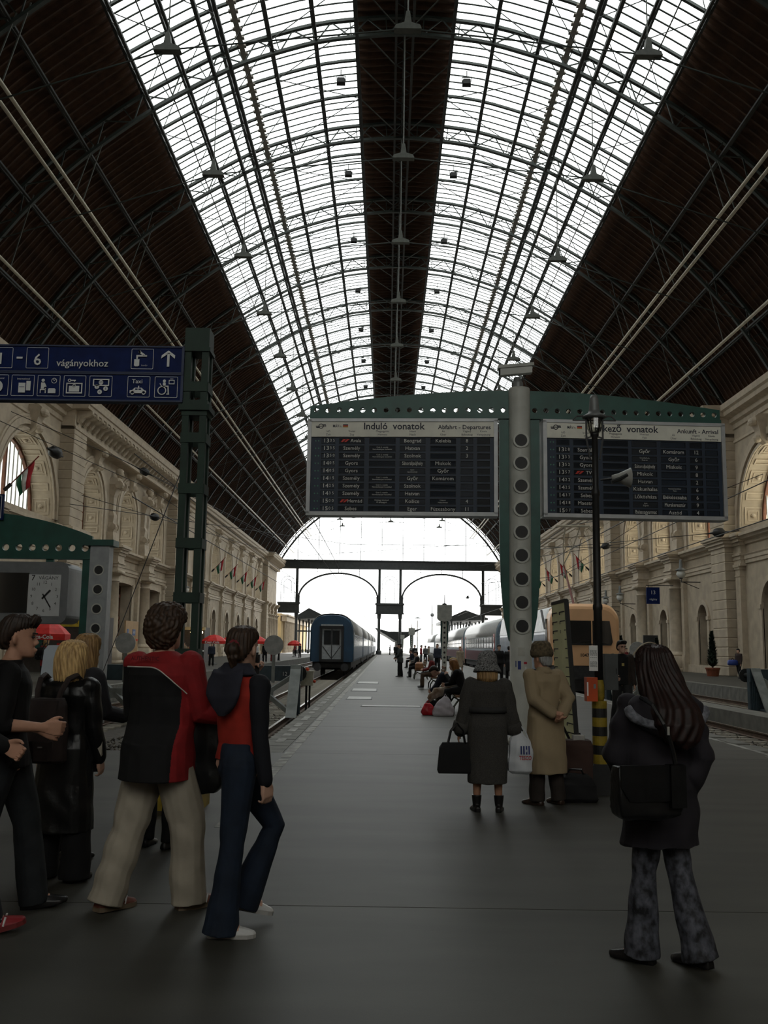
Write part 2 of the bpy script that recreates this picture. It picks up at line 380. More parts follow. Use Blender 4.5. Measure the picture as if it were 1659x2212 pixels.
def build_wall(s, side):
    def P(u, y, z): return (AX + s * (21 + u), y, z)
    wall = MB()
    arches = [(45.0, 4.45, 9.45, 'A'), (55.3, 4.45, 9.45, 'A')] + [(67.6 + 9.5 * i, 2.4, 11.5, 'B') for i in range(3)] + [(97.9 + 9.7 * i, 2.6, 11.45, 'C') for i in range(7)]
    cuts = [YS, 50.2, 60.6, 72.35, 81.85, 93.0, 102.75, 112.45, 122.05, 131.75, 141.45, 151.15, 162.5]
    UF = .9
    def field(y0, y1, yc, a, zs, zb, zt, u0, u1, rise=1.):
        pts = arch_pts(yc, a, zs, 20, rise)
        if yc - a > y0: wall.add([P(u0, y0, zb), P(u0, yc - a, zb), P(u0, yc - a, zt), P(u0, y0, zt)], [(0, 1, 2, 3)])
        wall.add([P(u0, yc + a, zb), P(u0, y1, zb), P(u0, y1, zt), P(u0, yc + a, zt)], [(0, 1, 2, 3)])
        for (ya, za), (yb, zb_) in zip(pts, pts[1:]): wall.add([P(u0, ya, za), P(u0, yb, zb_), P(u0, yb, zt), P(u0, ya, zt)], [(0, 1, 2, 3)])
        full = [(yc - a, zb)] + pts + [(yc + a, zb)]
        for (ya, za), (yb, zb_) in zip(full, full[1:]): wall.add([P(u0, ya, za), P(u1, ya, za), P(u1, yb, zb_), P(u0, yb, zb_)], [(0, 1, 2, 3)])
        wall.add([P(u0, yc - a, zb), P(u0, yc + a, zb), P(u1, yc + a, zb), P(u1, yc - a, zb)], [(0, 1, 2, 3)])
    for (yc, a, zs, sec), y0, y1 in zip(arches, cuts, cuts[1:]):
        zb = 9.3 if sec == 'A' else (8.9 if sec == 'C' else 8.9)
        field(y0, y1, yc, a, zs, zb, 16.8, UF, UF + 1.5)
        wall.add([P(UF, y0, 8.3), P(UF, y1, 8.3), P(UF, y1, zb), P(UF, y0, zb)], [(0, 1, 2, 3)])
    # lower field with openings: arched doors in A and C, tall door openings in B
    lowers = []
    for (yc, a, zs, sec), y0, y1 in zip(arches, cuts, cuts[1:]):
        if sec == 'A': d = (yc, 1.55, 4.2)
        elif sec == 'B': d = (yc, 2.3, 6.2) if s < 0 else (yc, 1.0, 3.8)
        else: d = (yc, 1.35, 4.4)
        lowers.append(d); field(y0, y1, d[0], d[1], d[2], 0, 8.3, UF, UF + 1.0, .06 if sec == 'B' and s < 0 else 1.)
    # far section with narrow openings
    for y in (166.6, 170.2, 173.8, 177.4):
        pass
    wall.add([P(UF - .3, 162.5, 0), P(UF - .3, YEND, 0), P(UF - .3, YEND, 16.8), P(UF - .3, 162.5, 16.8)], [(0, 1, 2, 3)])
    wall.add([P(UF - .3, YEND, 0), P(UF + 4, YEND, 0), P(UF + 4, YEND, 16.8), P(UF - .3, YEND, 16.8)], [(0, 1, 2, 3)])
    root = wall.build('wall_' + side, STONE); root['kind'] = 'structure'
    def part(mb, name, mat=STONE2, smooth=False): return mb.build(name, mat, root, smooth)
    cof = {True: coffer_mesh(True), False: coffer_mesh(False)}
    for i, (yc, a, zs, sec) in enumerate(arches):
        # archivolt rings
        for r0, w, du in ((a + .02, .2, .10), (a + .42, .42, .16), (a + .86, .16, .1)):
            m = MB(); rings = []
            zb = 9.3 if sec == 'A' else 8.9
            def rr(y, z, dy, dz): return [P(UF - du, y, z), P(UF + .02, y, z), P(UF + .02, y + dy * w, z + dz * w), P(UF - du, y + dy * w, z + dz * w)]
            rings.append(rr(yc - r0, zb, -1, 0))
            for k in range(25):
                t = PI * k / 24; rings.append(rr(yc - r0 * math.cos(t), zs + r0 * math.sin(t), -math.cos(t), math.sin(t)))
            rings.append(rr(yc + r0, zb, 1, 0)); m.loft(rings); part(m, 'archivolt')
        # keystone with scroll
        m = MB(); z0 = zs + a - .15
        m.loft([[P(UF - q, yc - w, z0 + h), P(UF - q, yc + w, z0 + h), P(UF + .1, yc + w, z0 + h), P(UF + .1, yc - w, z0 + h)] for h, w, q in ((0, .3, .12), (.3, .33, .45), (.8, .4, .5), (1.3, .48, .7), (1.6, .52, .8), (1.75, .55, .6))])
        m.sphere(P(UF - .5, yc, z0 + .35), (.28, .32, .25), 8, 6); m.sphere(P(UF - .75, yc, z0 + 1.35), (.3, .5, .26), 8, 6)
        part(m, 'keystone', smooth=False)
        # coffers in the reveal
        if i < 9:
            na = 11 if sec == 'A' else 9
            for k in range(na):
                t = PI * (k + .5) / na; big = k % 2 == 0
                o = obj('coffer', cof[big], root)
                zax = Vector((0, math.cos(t), -math.sin(t))); yax = Vector((0, math.sin(t), math.cos(t))); xax = yax.cross(zax)
                sc = (a * PI / na) / 1.45 if big else (a * PI / na) / 1.25
                o.matrix_world = Matrix.Translation(P(UF + .74, yc - (a - .01) * math.cos(t), zs + (a - .01) * math.sin(t))) @ Matrix((xax, yax, zax)).transposed().to_4x4() @ Matrix.Diagonal((.88, sc, 1.3, 1))
            for sg in (-1, 1):
                for zz, big in ((zs - .75, True), (zs - .05 - 1.6, False)):
                    if zz < 9.4: continue
                    o = obj('coffer', cof[big], root); zax = Vector((0, -sg, 0)); yax = Vector((0, 0, 1)); xax = yax.cross(zax)
                    o.matrix_world = Matrix.Translation(P(UF + .74, yc + sg * (a - .01), zz)) @ Matrix((xax, yax, zax)).transposed().to_4x4() @ Matrix.Diagonal((.88, .85, 1.3, 1))
        # window
        WINN[0] += 1; zb = 9.3 if sec == 'A' else 8.9
        w = thing('window_%d' % WINN[0], None, None, P(UF + 1.4, yc, zb)); w['kind'] = 'structure'; zr = zs - zb
        m = MB(); rings = []
        for (y, z, ny, nz) in [(-a, 0, 1, 0)] + [(-a * math.cos(PI * k / 20), zr + a * math.sin(PI * k / 20), math.cos(PI * k / 20), -math.sin(PI * k / 20)) for k in range(21)] + [(a, 0, -1, 0)]:
            rings.append([(-.1, y, z), (.1, y, z), (.1, y + ny * .22, z + nz * .22), (-.1, y + ny * .22, z + nz * .22)])
        m.loft(rings); m.box((-.1, -a, 0), (.1, a, .22)); m.box((-.09, -.11, 0), (.09, .11, zr + a - .02)); m.box((-.08, -a, zr - .05), (.08, a, zr + .05)); m.build('window_frame', BROWNW, w)
        m = MB(); n = 14 if sec == 'A' else 10
        for k in range(1, n):
            y = -a + 2 * a * k / n; m.box((-.03, y - .025, 0), (.03, y + .025, zr + math.sqrt(max(0, a * a - y * y)) - .05))
        m.build('glazing_bar', M('window_bars', (.2, .19, .17), .6), w)
        m = MB(); poly = [(-a, 0)] + [(-a * math.cos(PI * k / 20), zr + a * math.sin(PI * k / 20)) for k in range(21)] + [(a, 0)]
        m.prism(poly, 'x', -.01, .01); m.build('pane', GLASSY if (s > 0) else GLASSW, w)
    # parapet of section A
    for yc in (45.0, 55.3):
        m = MB(); m.box(P(UF + .35, yc - 4.4, 8.3), P(UF + .75, yc + 4.4, 9.25)); m.box(P(UF + .25, yc - 4.4, 9.2), P(UF + .85, yc + 4.4, 9.36))
        for k in range(10): m.box(P(UF + .3, yc - 4.1 + k * .82, 8.5), P(UF + .36, yc - 3.5 + k * .82, 9.05))
        part(m, 'parapet')
    # rusticated piers: every course its own block
    me = {}
    for (y0, y1, ch, part_n) in ((58.4, 63.0, 1, 0), (91.2, 94.0, 1, 0), (162.5, 164.6, 1, 0)):
        n = 26; h = 15.6 / n
        for k in range(n):
            key = (y0, k % 2)
            if key not in me:
                mm = MB(); d = .035; w_ = y1 - y0 - 2.0 if y0 < 60 else y1 - y0
                yy0 = y0 + (2.0 if y0 < 60 else 0)
                mm.loft([[(AX + s * (21 + .98), yy0 + e, z), (AX + s * (21 + .98), y1 - e, z), (AX + s * (21.0 + e), y1 - e, z), (AX + s * (21.0 + e), yy0 + e, z)] for z, e in ((0, d), (.035, 0), (h - .06, 0), (h - .03, d), (h, d))])
                me[key] = mm.mesh('stone_block', STONE); fixn(me[key])
            o = obj('stone_block', me[key], root, (0, 0, k * h))
    # ledge and entablature, breaking forward over columns
    piers = [72.35, 81.85]; pil = [102.75, 112.45, 122.05, 131.75, 141.45, 151.15]
    def run(m, y0, y1, u, prof):
        m.loft([[P(u - a, y - (a * .6 if e else -a * .6) * 0, z) for a, z in prof] for e, y in ((1, y0), (0, y1))])
    ledge = [(0, 8.15), (.12, 8.2), (.18, 8.4), (.42, 8.48), (.5, 8.62), (.62, 8.66), (.62, 8.84), (.1, 8.95), (-.3, 8.95), (-.3, 8.15)]
    archt = [(0, 6.95), (.1, 7.0), (.1, 7.2), (.16, 7.25), (.16, 7.45), (.22, 7.55), (.1, 7.6), (-.2, 7.6), (-.2, 6.95)]
    m = MB()
    run(m, YS, YEND, UF, ledge); part(m, 'ledge')
    m = MB(); run(m, YS, 162.5, UF, archt); part(m, 'architrave')
    for y in [50.2, 59.8] + piers + pil + [61.7, 92.6, 163.5, 167.9, 173, 178.4]:
        hw = .85 if y in piers else (1.45 if y in (61.7, 92.6) else .62); u0 = -.12 if y in piers else (.0 if y in (61.7, 92.6) else .55)
        if y >= 163: u0 = .1
        m = MB()
        if y not in (61.7, 92.6):
            m.box(P(u0, y - hw, 6.95), P(UF + .1, y + hw, 8.2))
            for z0, z1, e in ((6.85, 7.0, .08), (7.25, 7.35, .05), (7.5, 7.62, .1)): m.box(P(u0 - e, y - hw - e, z0), P(UF + .1, y + hw + e, z1))
        for z0, z1, e in ((8.15, 8.35, .08), (8.35, 8.55, .22), (8.55, 8.68, .36), (8.68, 8.86, .46), (8.86, 8.95, .3)): m.box(P(u0 - e, y - hw - e, z0), P(UF + .1, y + hw + e, z1))
        part(m, 'entablature_block')
    # round columns and pilasters
    def column(y, u, r, h=6.9, zb=1.15):
        m = MB(); c = P(u, y, 0)
        m.lathe([(r * 1.28, zb), (r * 1.28, zb + .12), (r * 1.18, zb + .2), (r * 1.02, zb + .3), (r, zb + .4), (r * .98, zb + 2.2), (r * .86, h - .75), (r * .95, h - .72), (r * .95, h - .66), (r * .86, h - .62), (r * .88, h - .3), (r * 1.1, h - .2), (r * 1.2, h - .12)], c, 18)
        m.box((c[0] - r * 1.3, y - r * 1.3, h - .14), (c[0] + r * 1.3, y + r * 1.3, h + .1)); m.box((c[0] - r * 1.42, y - r * 1.42, 0), (c[0] + r * 1.42, y + r * 1.42, zb)); m.box((c[0] - r * 1.55, y - r * 1.55, 0), (c[0] + r * 1.55, y + r * 1.55, .25))
        o_ = part(m, 'column', STONE2, True); o_.data.polygons.foreach_set('use_smooth', [len(p.vertices) == 4 and abs(p.normal.z) < .5 for p in o_.data.polygons])
    def pilaster(y, u, w, h=6.9, d=.25):
        m = MB(); c = P(u, y, 0)[0]; c2 = P(UF + .05, y, 0)[0]
        m.box((min(c, c2), y - w, .0), (max(c, c2), y + w, h)); q = P(u - .07, y, 0)[0]
        for z0, z1, e in ((0, 1.1, .09), (1.1, 1.25, .05), (h - .7, h - .6, .04), (h - .25, h - .1, .06), (h - .1, h + .05, .11)): q = P(u - e, y, 0)[0]; m.box((min(q, c2), y - w - e, z0), (max(q, c2), y + w + e, z1))
        part(m, 'pilaster')
    for y in piers:
        column(y, .45, .56); pilaster(y + 1.0, .6, .3); pilaster(y - 1.0, .6, .3)
    for y in pil:
        pilaster(y - .38, .55, .26); pilaster(y + .38, .55, .26); column(y, .75, .3)
    pilaster(59.8, .55, .4); pilaster(50.2, .55, .4); pilaster(64.0, .7, .35); pilaster(90.4, .7, .35); pilaster(94.9, .7, .35)
    for y in (166.5, 169.4, 171.6, 174.5, 177, 179.8): column(y, .35, .36)
    # scrolled herm consoles with heads between the windows of section B
    for y in piers:
        m = MB()
        m.loft([[P(UF - q, y - w, z), P(UF - q, y + w, z), P(UF + .05, y + w, z), P(UF + .05, y - w, z)] for z, w, q in ((8.9, .75, .55), (9.9, .75, .5), (9.95, .5, .42), (10.3, .55, .55), (10.7, .42, .35), (11.2, .45, .42), (11.5, .36, .3), (12.6, .42, .32), (13.2, .55, .5), (13.6, .7, .75), (14.1, .5, .55), (14.2, .3, .4))])
        for sg in (-1, 1):
            m.tube(P(UF - .75, y + sg * .35, 13.55), P(UF - .75, y + sg * .72, 13.55), .34, .3, 10); m.tube(P(UF - .4, y + sg * .3, 10.35), P(UF - .4, y + sg * .58, 10.35), .26, .22, 10)
        part(m, 'console')
        m = MB(); m.sphere(P(UF - .62, y, 14.45), (.27, .26, .36), 10, 8); m.sphere(P(UF - .55, y, 14.62), (.33, .36, .3), 10, 8); m.tube(P(UF - .45, y, 13.9), P(UF - .55, y, 14.2), .2, .17, 8); m.cbox(P(UF - .88, y, 14.38), (.05, .04, .07)); m.sphere(P(UF - .5, y, 13.95), (.3, .42, .25), 10, 6)
        part(m, 'carved_head', STONE2, True)
    # upper cornice
    corn = [(0, 15.75), (.1, 15.8), (.1, 16.1), (.3, 16.2), (.35, 16.45), (.75, 16.6), (.8, 16.85), (.95, 16.95), (1.0, 17.3), (-1.2, 17.35), (-1.2, 15.75)]
    m = MB()
    for y0, y1 in ((YS, 60.4), (94.0, 162.6)): m.loft([[P(UF - a, y, z) for a, z in corn] for y in (y0, y1)])
    part(m, 'cornice')
    frz = [(0, 14.85), (.08, 14.9), (.08, 15.05), (.02, 15.1), (-.05, 15.1), (-.05, 14.85)]
    m = MB()
    for y0, y1 in ((YS, 60.4), (94.0, 162.6)): m.loft([[P(UF - a, y, z) for a, z in frz] for y in (y0, y1)])
    part(m, 'frieze_moulding')
    cornB = [(.0, 16.6), (.15, 16.62), (.95, 16.66), (1.0, 16.85), (1.1, 16.9), (1.18, 17.2), (1.25, 17.35), (-2, 17.4), (-2, 16.6)]
    for y0, y1 in ((60.4, 94.0), (162.4, YEND)):
        m = MB(); m.loft([[P(.05 - a, y, z) for a, z in cornB] for y in (y0 - .3, y1 + .3)]); part(m, 'cornice')
        m = MB(); m.loft([[P(.05 - a, y, z) for a, z in ((0, 15.3), (.12, 15.36), (.12, 15.5), (.04, 15.6), (.04, 16.6), (-1.0, 16.6), (-1.0, 15.3))] for y in (y0, y1)]); part(m, 'frieze')
        mo = modillion_mesh(); mm = MB(); mm.add([(AX + s * (21.0 - x), y, z + 15.85) for x, y, z in mo.v], mo.f); me_ = mm.mesh('modillion', STONE2); fixn(me_)
        for y in np.arange(y0 + .5, y1, 1.06): obj('modillion', me_, root, (0, float(y), 0))
        b = MB(); b.sphere((AX + s * (20.1), 0, 16.42), .11, 6, 4); bm_ = b.mesh('dentil_ball', STONE2)
        if y0 < 100:
            for y in np.arange(y0 + .5, y1, .53): obj('dentil_ball', bm_, root, (0, float(y), 0))
    # spandrel panels in A and C
    for c0, c1 in zip(cuts[5:], cuts[6:]):
        pass
    # plinth
    m = MB(); m.box(P(UF - .12, YS, 0), P(UF + .05, YEND, .0001 + .55)); part(m, 'plinth')
    # doors
    for k, ((yc, a, zs), sec) in enumerate(zip(lowers, [q[3] for q in arches])):
        d = thing('door_%d' % (k + 1 + (20 if s > 0 else 0)), None, None, P(UF + .95, yc, 0)); d['kind'] = 'structure'
        m = MB(); ri = .06 if sec == 'B' and s < 0 else 1.; poly = [(-a, 0)] + [(-a * math.cos(PI * q / 16), zs + ri * a * math.sin(PI * q / 16)) for q in range(17)] + [(a, 0)]; m.prism(poly, 'x', -.01, .02); m.build('pane', DGLASS, d)
        m = MB(); sg = -s
        for y in (-a + .09, -a / 3, a / 3, a - .09): m.box((-.08, y - .08, 0), (.08, y + .08, zs))
        for z in (.9, 2.6, zs - .1, zs + .1): m.box((-.08, -a, z - .07), (.08, a, z + .07))
        pts = arch_pts(0, a - .09, zs, 16, ri) if sec != 'B' or s > 0 else arch_pts(0, 1.7, 3.3, 16)
        for (y, z), (y2, z2) in zip(pts, pts[1:]): m.bar((0, y, z), (0, y2, z2), .18, .16)
        for t in (.25, .5, .75): m.bar((0, 0, zs), (0, -a * math.cos(PI * t), zs + ri * a * math.sin(PI * t)), .08, .08)
        if sec == 'B' and s < 0:
            for z in (3.2, 3.6, 5.4): m.box((-.12, -a, z - .12), (.12, a, z + .12))
        m.build('door_frame', BROWNW, d)
        m = MB(); rings = []
        for (y, z, ny, nz) in [(-a, 0, -1, 0)] + [(-a * math.cos(PI * q / 16), zs + ri * a * math.sin(PI * q / 16), -math.cos(PI * q / 16), math.sin(PI * q / 16)) for q in range(17)] + [(a, 0, 1, 0)]:
            rings.append([(sg * 1.05, y, z), (sg * .9, y, z), (sg * .9, y + ny * .35, z + nz * .35), (sg * 1.05, y + ny * .35, z + nz * .35)])
        m.loft(rings); m.box((sg * .9, -a - .45, zs - .1), (sg * 1.12, -a + .02, zs + .15)); m.box((sg * .9, a - .02, zs - .1), (sg * 1.12, a + .45, zs + .15)); m.build('door_surround', STONE2, d)
    return root
wall_left = build_wall(-1, 'left'); wall_right = build_wall(1, 'right')
# wall above the cornice up to the roof edge
# ================================================================ FAR GABLE
GST = M('gable_iron', (.045, .05, .05), .5, var=.2, scale=2)
gab = thing('wall_far', None, None, (AX, YEND, 0)); gab['kind'] = 'structure'
def gp(mb, name, mat=GST, smooth=False): return mb.build(name, mat, gab, smooth)
m = MB(); m.box((-21.2, -.4, 16.1), (21.2, .4, 17.7)); m.box((-21.2, -.6, 17.55), (21.2, .6, 17.75)); m.box((-21.2, -.6, 16.05), (21.2, .6, 16.2)); gp(m, 'girder')
for x in [-17.7 + 4.02 * k for k in range(-0, 10)]:
    zt = roofpt(x, .8)[1]; m = MB(); m.box((x - .05, -.08, 17.7), (x + .05, .08, zt)); gp(m, 'mullion')
m = MB()
for z in np.arange(19.2, 31.5, 1.5):
    u = np.interp(-z, -np.array(_z), _d) + .7
    m.box((-u, -.03, z - .025), (u, .03, z + .025))
for x in np.arange(-19.7, 20, 1.34):
    m.box((x - .015, -.03, 17.7), (x + .015, .03, roofpt(x, .8)[1]))
gp(m, 'glazing_bar', M('gable_bars', (.07, .075, .08), .6))
m = MB()
uu = np.linspace(-21, 21, 41); poly = [(u, roofpt(u, 1.0)[1]) for u in uu]
m.prism([(-21.3, 17.7)] + poly + [(21.3, 17.7)], 'y', -.01, .01); gp(m, 'pane', GLASSG)
m = MB(); arcbar(m, [roofpt(u, .1) for u in us], 0, .3, .3); arcbar(m, [roofpt(u, 1.05) for u in us], 0, .3, .25)
for i in range(0, 48):
    a, b = (0.1, 1.05) if i % 2 else (1.05, .1); p = roofpt(uw[i], a); q = roofpt(uw[i + 1], b); m.bar((p[0], 0, p[1]), (q[0], 0, q[1]), .09, .09)
gp(m, 'edge_truss')
for x0, x1 in ((-17.95, -17.45), (-2.25, -1.75), (1.75, 2.25), (17.45, 17.95)):
    m = MB(); m.box((x0, -.3, 7.6), (x1, .3, 16.1)); xc = (x0 + x1) / 2; m.lathe([(.55, 0), (.55, .6), (.34, .8), (.3, 1.2), (.26, 6.6), (.36, 6.8), (.42, 7.6)], (xc, 0, 0), 10); gp(m, 'iron_pillar')
for x0, x1 in ((-21.2, -17.2), (-2.6, 2.6), (17.2, 21.2)):
    m = MB(); m.box((x0, -.5, 7.7), (x1, .5, 9.6)); m.box((x0 - .15, -.65, 9.3), (x1 + .15, .65, 9.65)); m.box((x0 - .1, -.6, 7.6), (x1 + .1, .6, 7.8)); gp(m, 'capital_beam')
    a, b = (x0 + .3 if x0 > -20 else -21, x1 - .3 if x1 < 20 else 21); w = (min(b, 17.6 if x0 < 0 else 21) - a)
    lo_, hi_ = (-21, -17.95) if x0 < -10 else ((-1.75, 1.75) if x0 < 5 else (17.95, 21)); xc = (lo_ + hi_) / 2; r = (hi_ - lo_) / 2 - .25
    m = MB()
    for rr in (r, r * .55):
        pts = [(xc - rr, 0, 9.7)] + [(xc - rr * math.cos(PI * k / 14), 0, 13.3 + rr * math.sin(PI * k / 14)) for k in range(15)] + [(xc + rr, 0, 9.7)]
        for p, q in zip(pts, pts[1:]): m.bar(p, q, .09, .09)
    for z in (10.5, 11.5, 12.4, 13.3): m.bar((lo_, 0, z), (hi_, 0, z), .04, .04)
    for x in (xc - r * .55, xc, xc + r * .55): m.bar((x, 0, 9.7), (x, 0, 13.3), .04, .04)
    gp(m, 'glazing_bar', M('gable_bars'))
    m = MB(); m.box((lo_, -.01, 9.6), (hi_, .01, 16.1)); gp(m, 'pane', GLASSG)
for sg in (-1, 1):
    xc = sg * 9.85; a = 7.55; m = MB()
    pts = [(xc - a, 0, 9.2)] + [(xc - a * math.cos(PI * k / 28), 0, 10.3 + (4.95 * math.sin(PI * k / 28))) for k in range(29)] + [(xc + a, 0, 9.2)]
    for p, q in zip(pts, pts[1:]): m.bar(p, q, .5, .32)
    for x in (xc - 4, xc, xc + 4): m.bar((x, 0, 10.3 + 4.95 * math.sqrt(1 - ((x - xc) / a) ** 2)), (x, 0, 16.1), .1, .1)
    m.bar((xc - a, 0, 15.6), (xc + a, 0, 15.6), .08, .08); gp(m, 'iron_arch')
# near end wall behind the camera with a big glazed fan window
nw = MB(); yc = YS; n = 24; R = 14
pts = [(-R * math.cos(PI * k / n), 9 + R * math.sin(PI * k / n)) for k in range(n + 1)]
def NP(x, z): return (AX + x, YS - .2, z)
nw.add([NP(-24, 0), NP(-R, 0), NP(-R, 33), NP(-24, 33)], [(0, 1, 2, 3)]); nw.add([NP(R, 0), NP(24, 0), NP(24, 33), NP(R, 33)], [(0, 1, 2, 3)]); nw.add([NP(-R, 0), NP(R, 0), NP(R, 9), NP(-R, 9)], [(0, 1, 2, 3)])
for (xa, za), (xb, zb) in zip(pts, pts[1:]): nw.add([NP(xa, za), NP(xb, zb), NP(xb, 33), NP(xa, 33)], [(0, 1, 2, 3)])
o = nw.build('wall_near', STONE); o['kind'] = 'structure'
WINN[0] += 1; w = thing('window_%d' % WINN[0], None, None, (AX, YS - .2, 9)); w['kind'] = 'structure'
m = MB()
for k in range(0, 13): m.bar((0, 0, 0), (-R * math.cos(PI * k / 12), 0, R * math.sin(PI * k / 12)), .25, .2)
for r in (5, 9.5, 14):
    for k in range(24): m.bar((-r * math.cos(PI * k / 24), 0, r * math.sin(PI * k / 24)), (-r * math.cos(PI * (k + 1) / 24), 0, r * math.sin(PI * (k + 1) / 24)), .2, .2)
m.build('window_frame', BROWNW, w); m = MB(); m.prism([(-R * math.cos(PI * k / 24), R * math.sin(PI * k / 24)) for k in range(25)], 'y', -.01, .01); m.build('pane', glass('front_glass', (.8, .8, .78), .06, .1), w)
# ================================================================ FLOOR, PLATFORMS, TRACKS
def asphalt():
    m = M('grey_asphalt', (.060, .058, .049), .55, var=.22, scale=1.3, stretch=(.45, 1.6, 1), bump=.0, spec=.25)
    n = m.node_tree.nodes; l = m.node_tree.links; b = n['Principled BSDF']; r = [q for q in n if q.type == 'VALTORGB'][0]
    z = n.new('ShaderNodeTexNoise'); z.inputs['Scale'].default_value = 140; z.inputs['Detail'].default_value = 2
    t = [q for q in n if q.type == 'TEX_COORD'][0]; l.new(t.outputs['Object'], z.inputs['Vector'])
    x = n.new('ShaderNodeMix'); x.data_type = 'RGBA'; x.blend_type = 'MULTIPLY'; x.inputs['Factor'].default_value = .5
    l.new(r.outputs['Color'], x.inputs['A']); r2 = n.new('ShaderNodeValToRGB'); r2.color_ramp.elements[0].color = (.55, .55, .53, 1); r2.color_ramp.elements[1].color = (1.25, 1.25, 1.25, 1); l.new(z.outputs['Fac'], r2.inputs['Fac'])
    l.new(r2.outputs['Color'], x.inputs['B']); l.new(x.outputs['Result'], b.inputs['Base Color'])
    return m
ASPH = asphalt()
KERB = M('kerb_concrete', (.15, .146, .128), .75, var=.25, scale=3, bump=.1)
BALL = M('ballast', (.065, .056, .046), .9, var=.4, scale=9, bump=.6)
LINE = M('worn_white_line', (.36, .355, .32), .7, var=0, c2=(.13, .127, .11), scale=5)
RAILM = M('rail_steel', (.30, .28, .26), .28, metal=.8, var=.2); RUST = M('rust', (.09, .055, .035), .8, var=.3)
SLEEP = M('concrete_sleeper', (.25, .23, .19), .85, var=.3, scale=3)
m = MB(); m.box((-24, YS - 1, -1.2), (26, YEND + 2, -.64)); fl_ = m.build('floor', BALL); fl_['kind'] = 'structure'
def slab(poly, name='floor_slab', mat=None, zt=0., zb=-.62):
    m = MB(); m.prism(poly, 'z', zb, zt); return m.build(name, mat or ASPH, fl_)
g = .006
for y0, y1 in ((YS, -2), (-2, 6.05), (6.05, 14.3)): slab([(-24, y0 + g), (26, y0 + g), (26, y1 - g), (-24, y1 - g)])
def redge(y): return 6.25 if y < 19 else (6.95 if y > 26 else 6.25 + .7 * (y - 19) / 7)
ys = [14.3, 19, 26, 38, 50, 62, 74, 86, 98, 110, 122, 134, 146, 158, 170, 181]
for y0, y1 in zip(ys, ys[1:]):
    slab([(-1.5, y0 + g), (redge(y0) - .3, y0 + g), (redge(y1) - .3, y1 - g), (-1.5, y1 - g)])
    slab([(-24, y0 + g), (-10.5, y0 + g), (-10.5, y1 - g), (-24, y1 - g)]); slab([(15.6, y0 + g), (26, y0 + g), (26, y1 - g), (15.6, y1 - g)])
def kerb(x0, y0, x1, y1, w, pitch=1.0):
    n = int(abs(y1 - y0) / pitch)
    mm = MB(); mm.loft([[(0, .008 + e, z), (w, .008 + e, z), (w, pitch - .008 - e, z), (0, pitch - .008 - e, z)] for z, e in ((-.62, 0), (-.015, 0), (.0, .012))]); me = mm.mesh('kerb_stone', KERB)
    for k in range(n):
        t = k / n; o = obj('kerb_stone', me, fl_, (x0 + (x1 - x0) * t, y0 + (y1 - y0) * t, random.uniform(-.004, .002)))
kerb(-1.95, 14.3, -1.95, 110, .44); kerb(5.96, 14.3, 5.96, 19, .29); kerb(5.96, 19, 6.65, 26, .29); kerb(6.65, 26, 6.65, 90, .3); kerb(-10.5, 14.3, -10.5, 100, .3); kerb(15.2, 14.3, 15.2, 80, .4)
m = MB()
for x0, x1, y0, y1 in ((-1.95, -1.51, 110, 181), (6.65, 6.95, 90, 181), (-10.5, -10.2, 100, 181), (15.2, 15.6, 80, 181)): m.box((x0, y0, -.62), (x1, y1, -.002))
o = m.build('kerb_stones_beyond', KERB, fl_); o['kind'] = 'stuff'
# painted lines (thin worn paint)
y = 8.5
k = 0
while y < 150:
    L = random.uniform(.7, 2.2) if y < 40 else 9
    m = MB(); m.box((-1.47, y, 0), (-1.33, y + L, .003)); o = m.build('painted_line', LINE, fl_)
    if 14.4 < y < 60: m = MB(); m.box((-1.8, max(y, 14.4), -.001), (-1.66, max(y, 14.4) + L * .7, .0035)); m.build('painted_line', LINE, fl_)
    y += L + random.uniform(.03, .22); k += 1
y = 13.2
while y < 26:
    L = random.uniform(1, 2); m = MB(); x = redge(y) - .42 - (.12 if y < 14.3 else 0); m.box((x, y, 0), (x + .1, y + L, .003), rz=-.1 * (19 < y < 26), piv=(x, y)); m.build('painted_line', LINE, fl_); y += L + .15
m = MB(); m.box((6.5, 26, 0), (6.6, 120, .003)); m.build('painted_line', LINE, fl_)
# hatch covers
HM = M('hatch_metal', (.22, .22, .2), .5, metal=.2, var=.2)
for k, (x0, x1, y0, y1, lab) in enumerate(((-.62, .9, 25.3, 25.75, 'long narrow metal hatch strip across the platform, nearest to the viewer'), (-1.15, -.45, 28.6, 30.0, 'rectangular metal hatch cover in the platform, second from the viewer'), (-1.2, -.35, 33.8, 35.6, 'rectangular metal hatch cover in the platform, third from the viewer'), (-1.2, -.35, 40.5, 42.6, 'rectangular metal hatch cover in the platform, farthest of the four'))):
    h = thing('hatch_cover', lab, 'hatch', ((x0 + x1) / 2, (y0 + y1) / 2, 0)); w, d = (x1 - x0) / 2, (y1 - y0) / 2
    m = MB(); m.box((-w, -d, 0), (w, d, .012)); m.build('cover_plate', HM, h)
    m = MB()
    for a, b in (((-w - .04, -d - .04), (w + .04, -d)), ((-w - .04, d), (w + .04, d + .04)), ((-w - .04, -d), (-w, d)), ((w, -d), (w + .04, d))): m.box((*a, 0), (*b, .008))
    m.build('rim', STEELD, h)
# low slab between the right-hand tracks
m = MB(); m.prism([(9.95, 21), (10.75, 19), (10.75, 62), (9.95, 62)], 'z', -.64, -.14); m.build('low_platform', KERB, fl_)
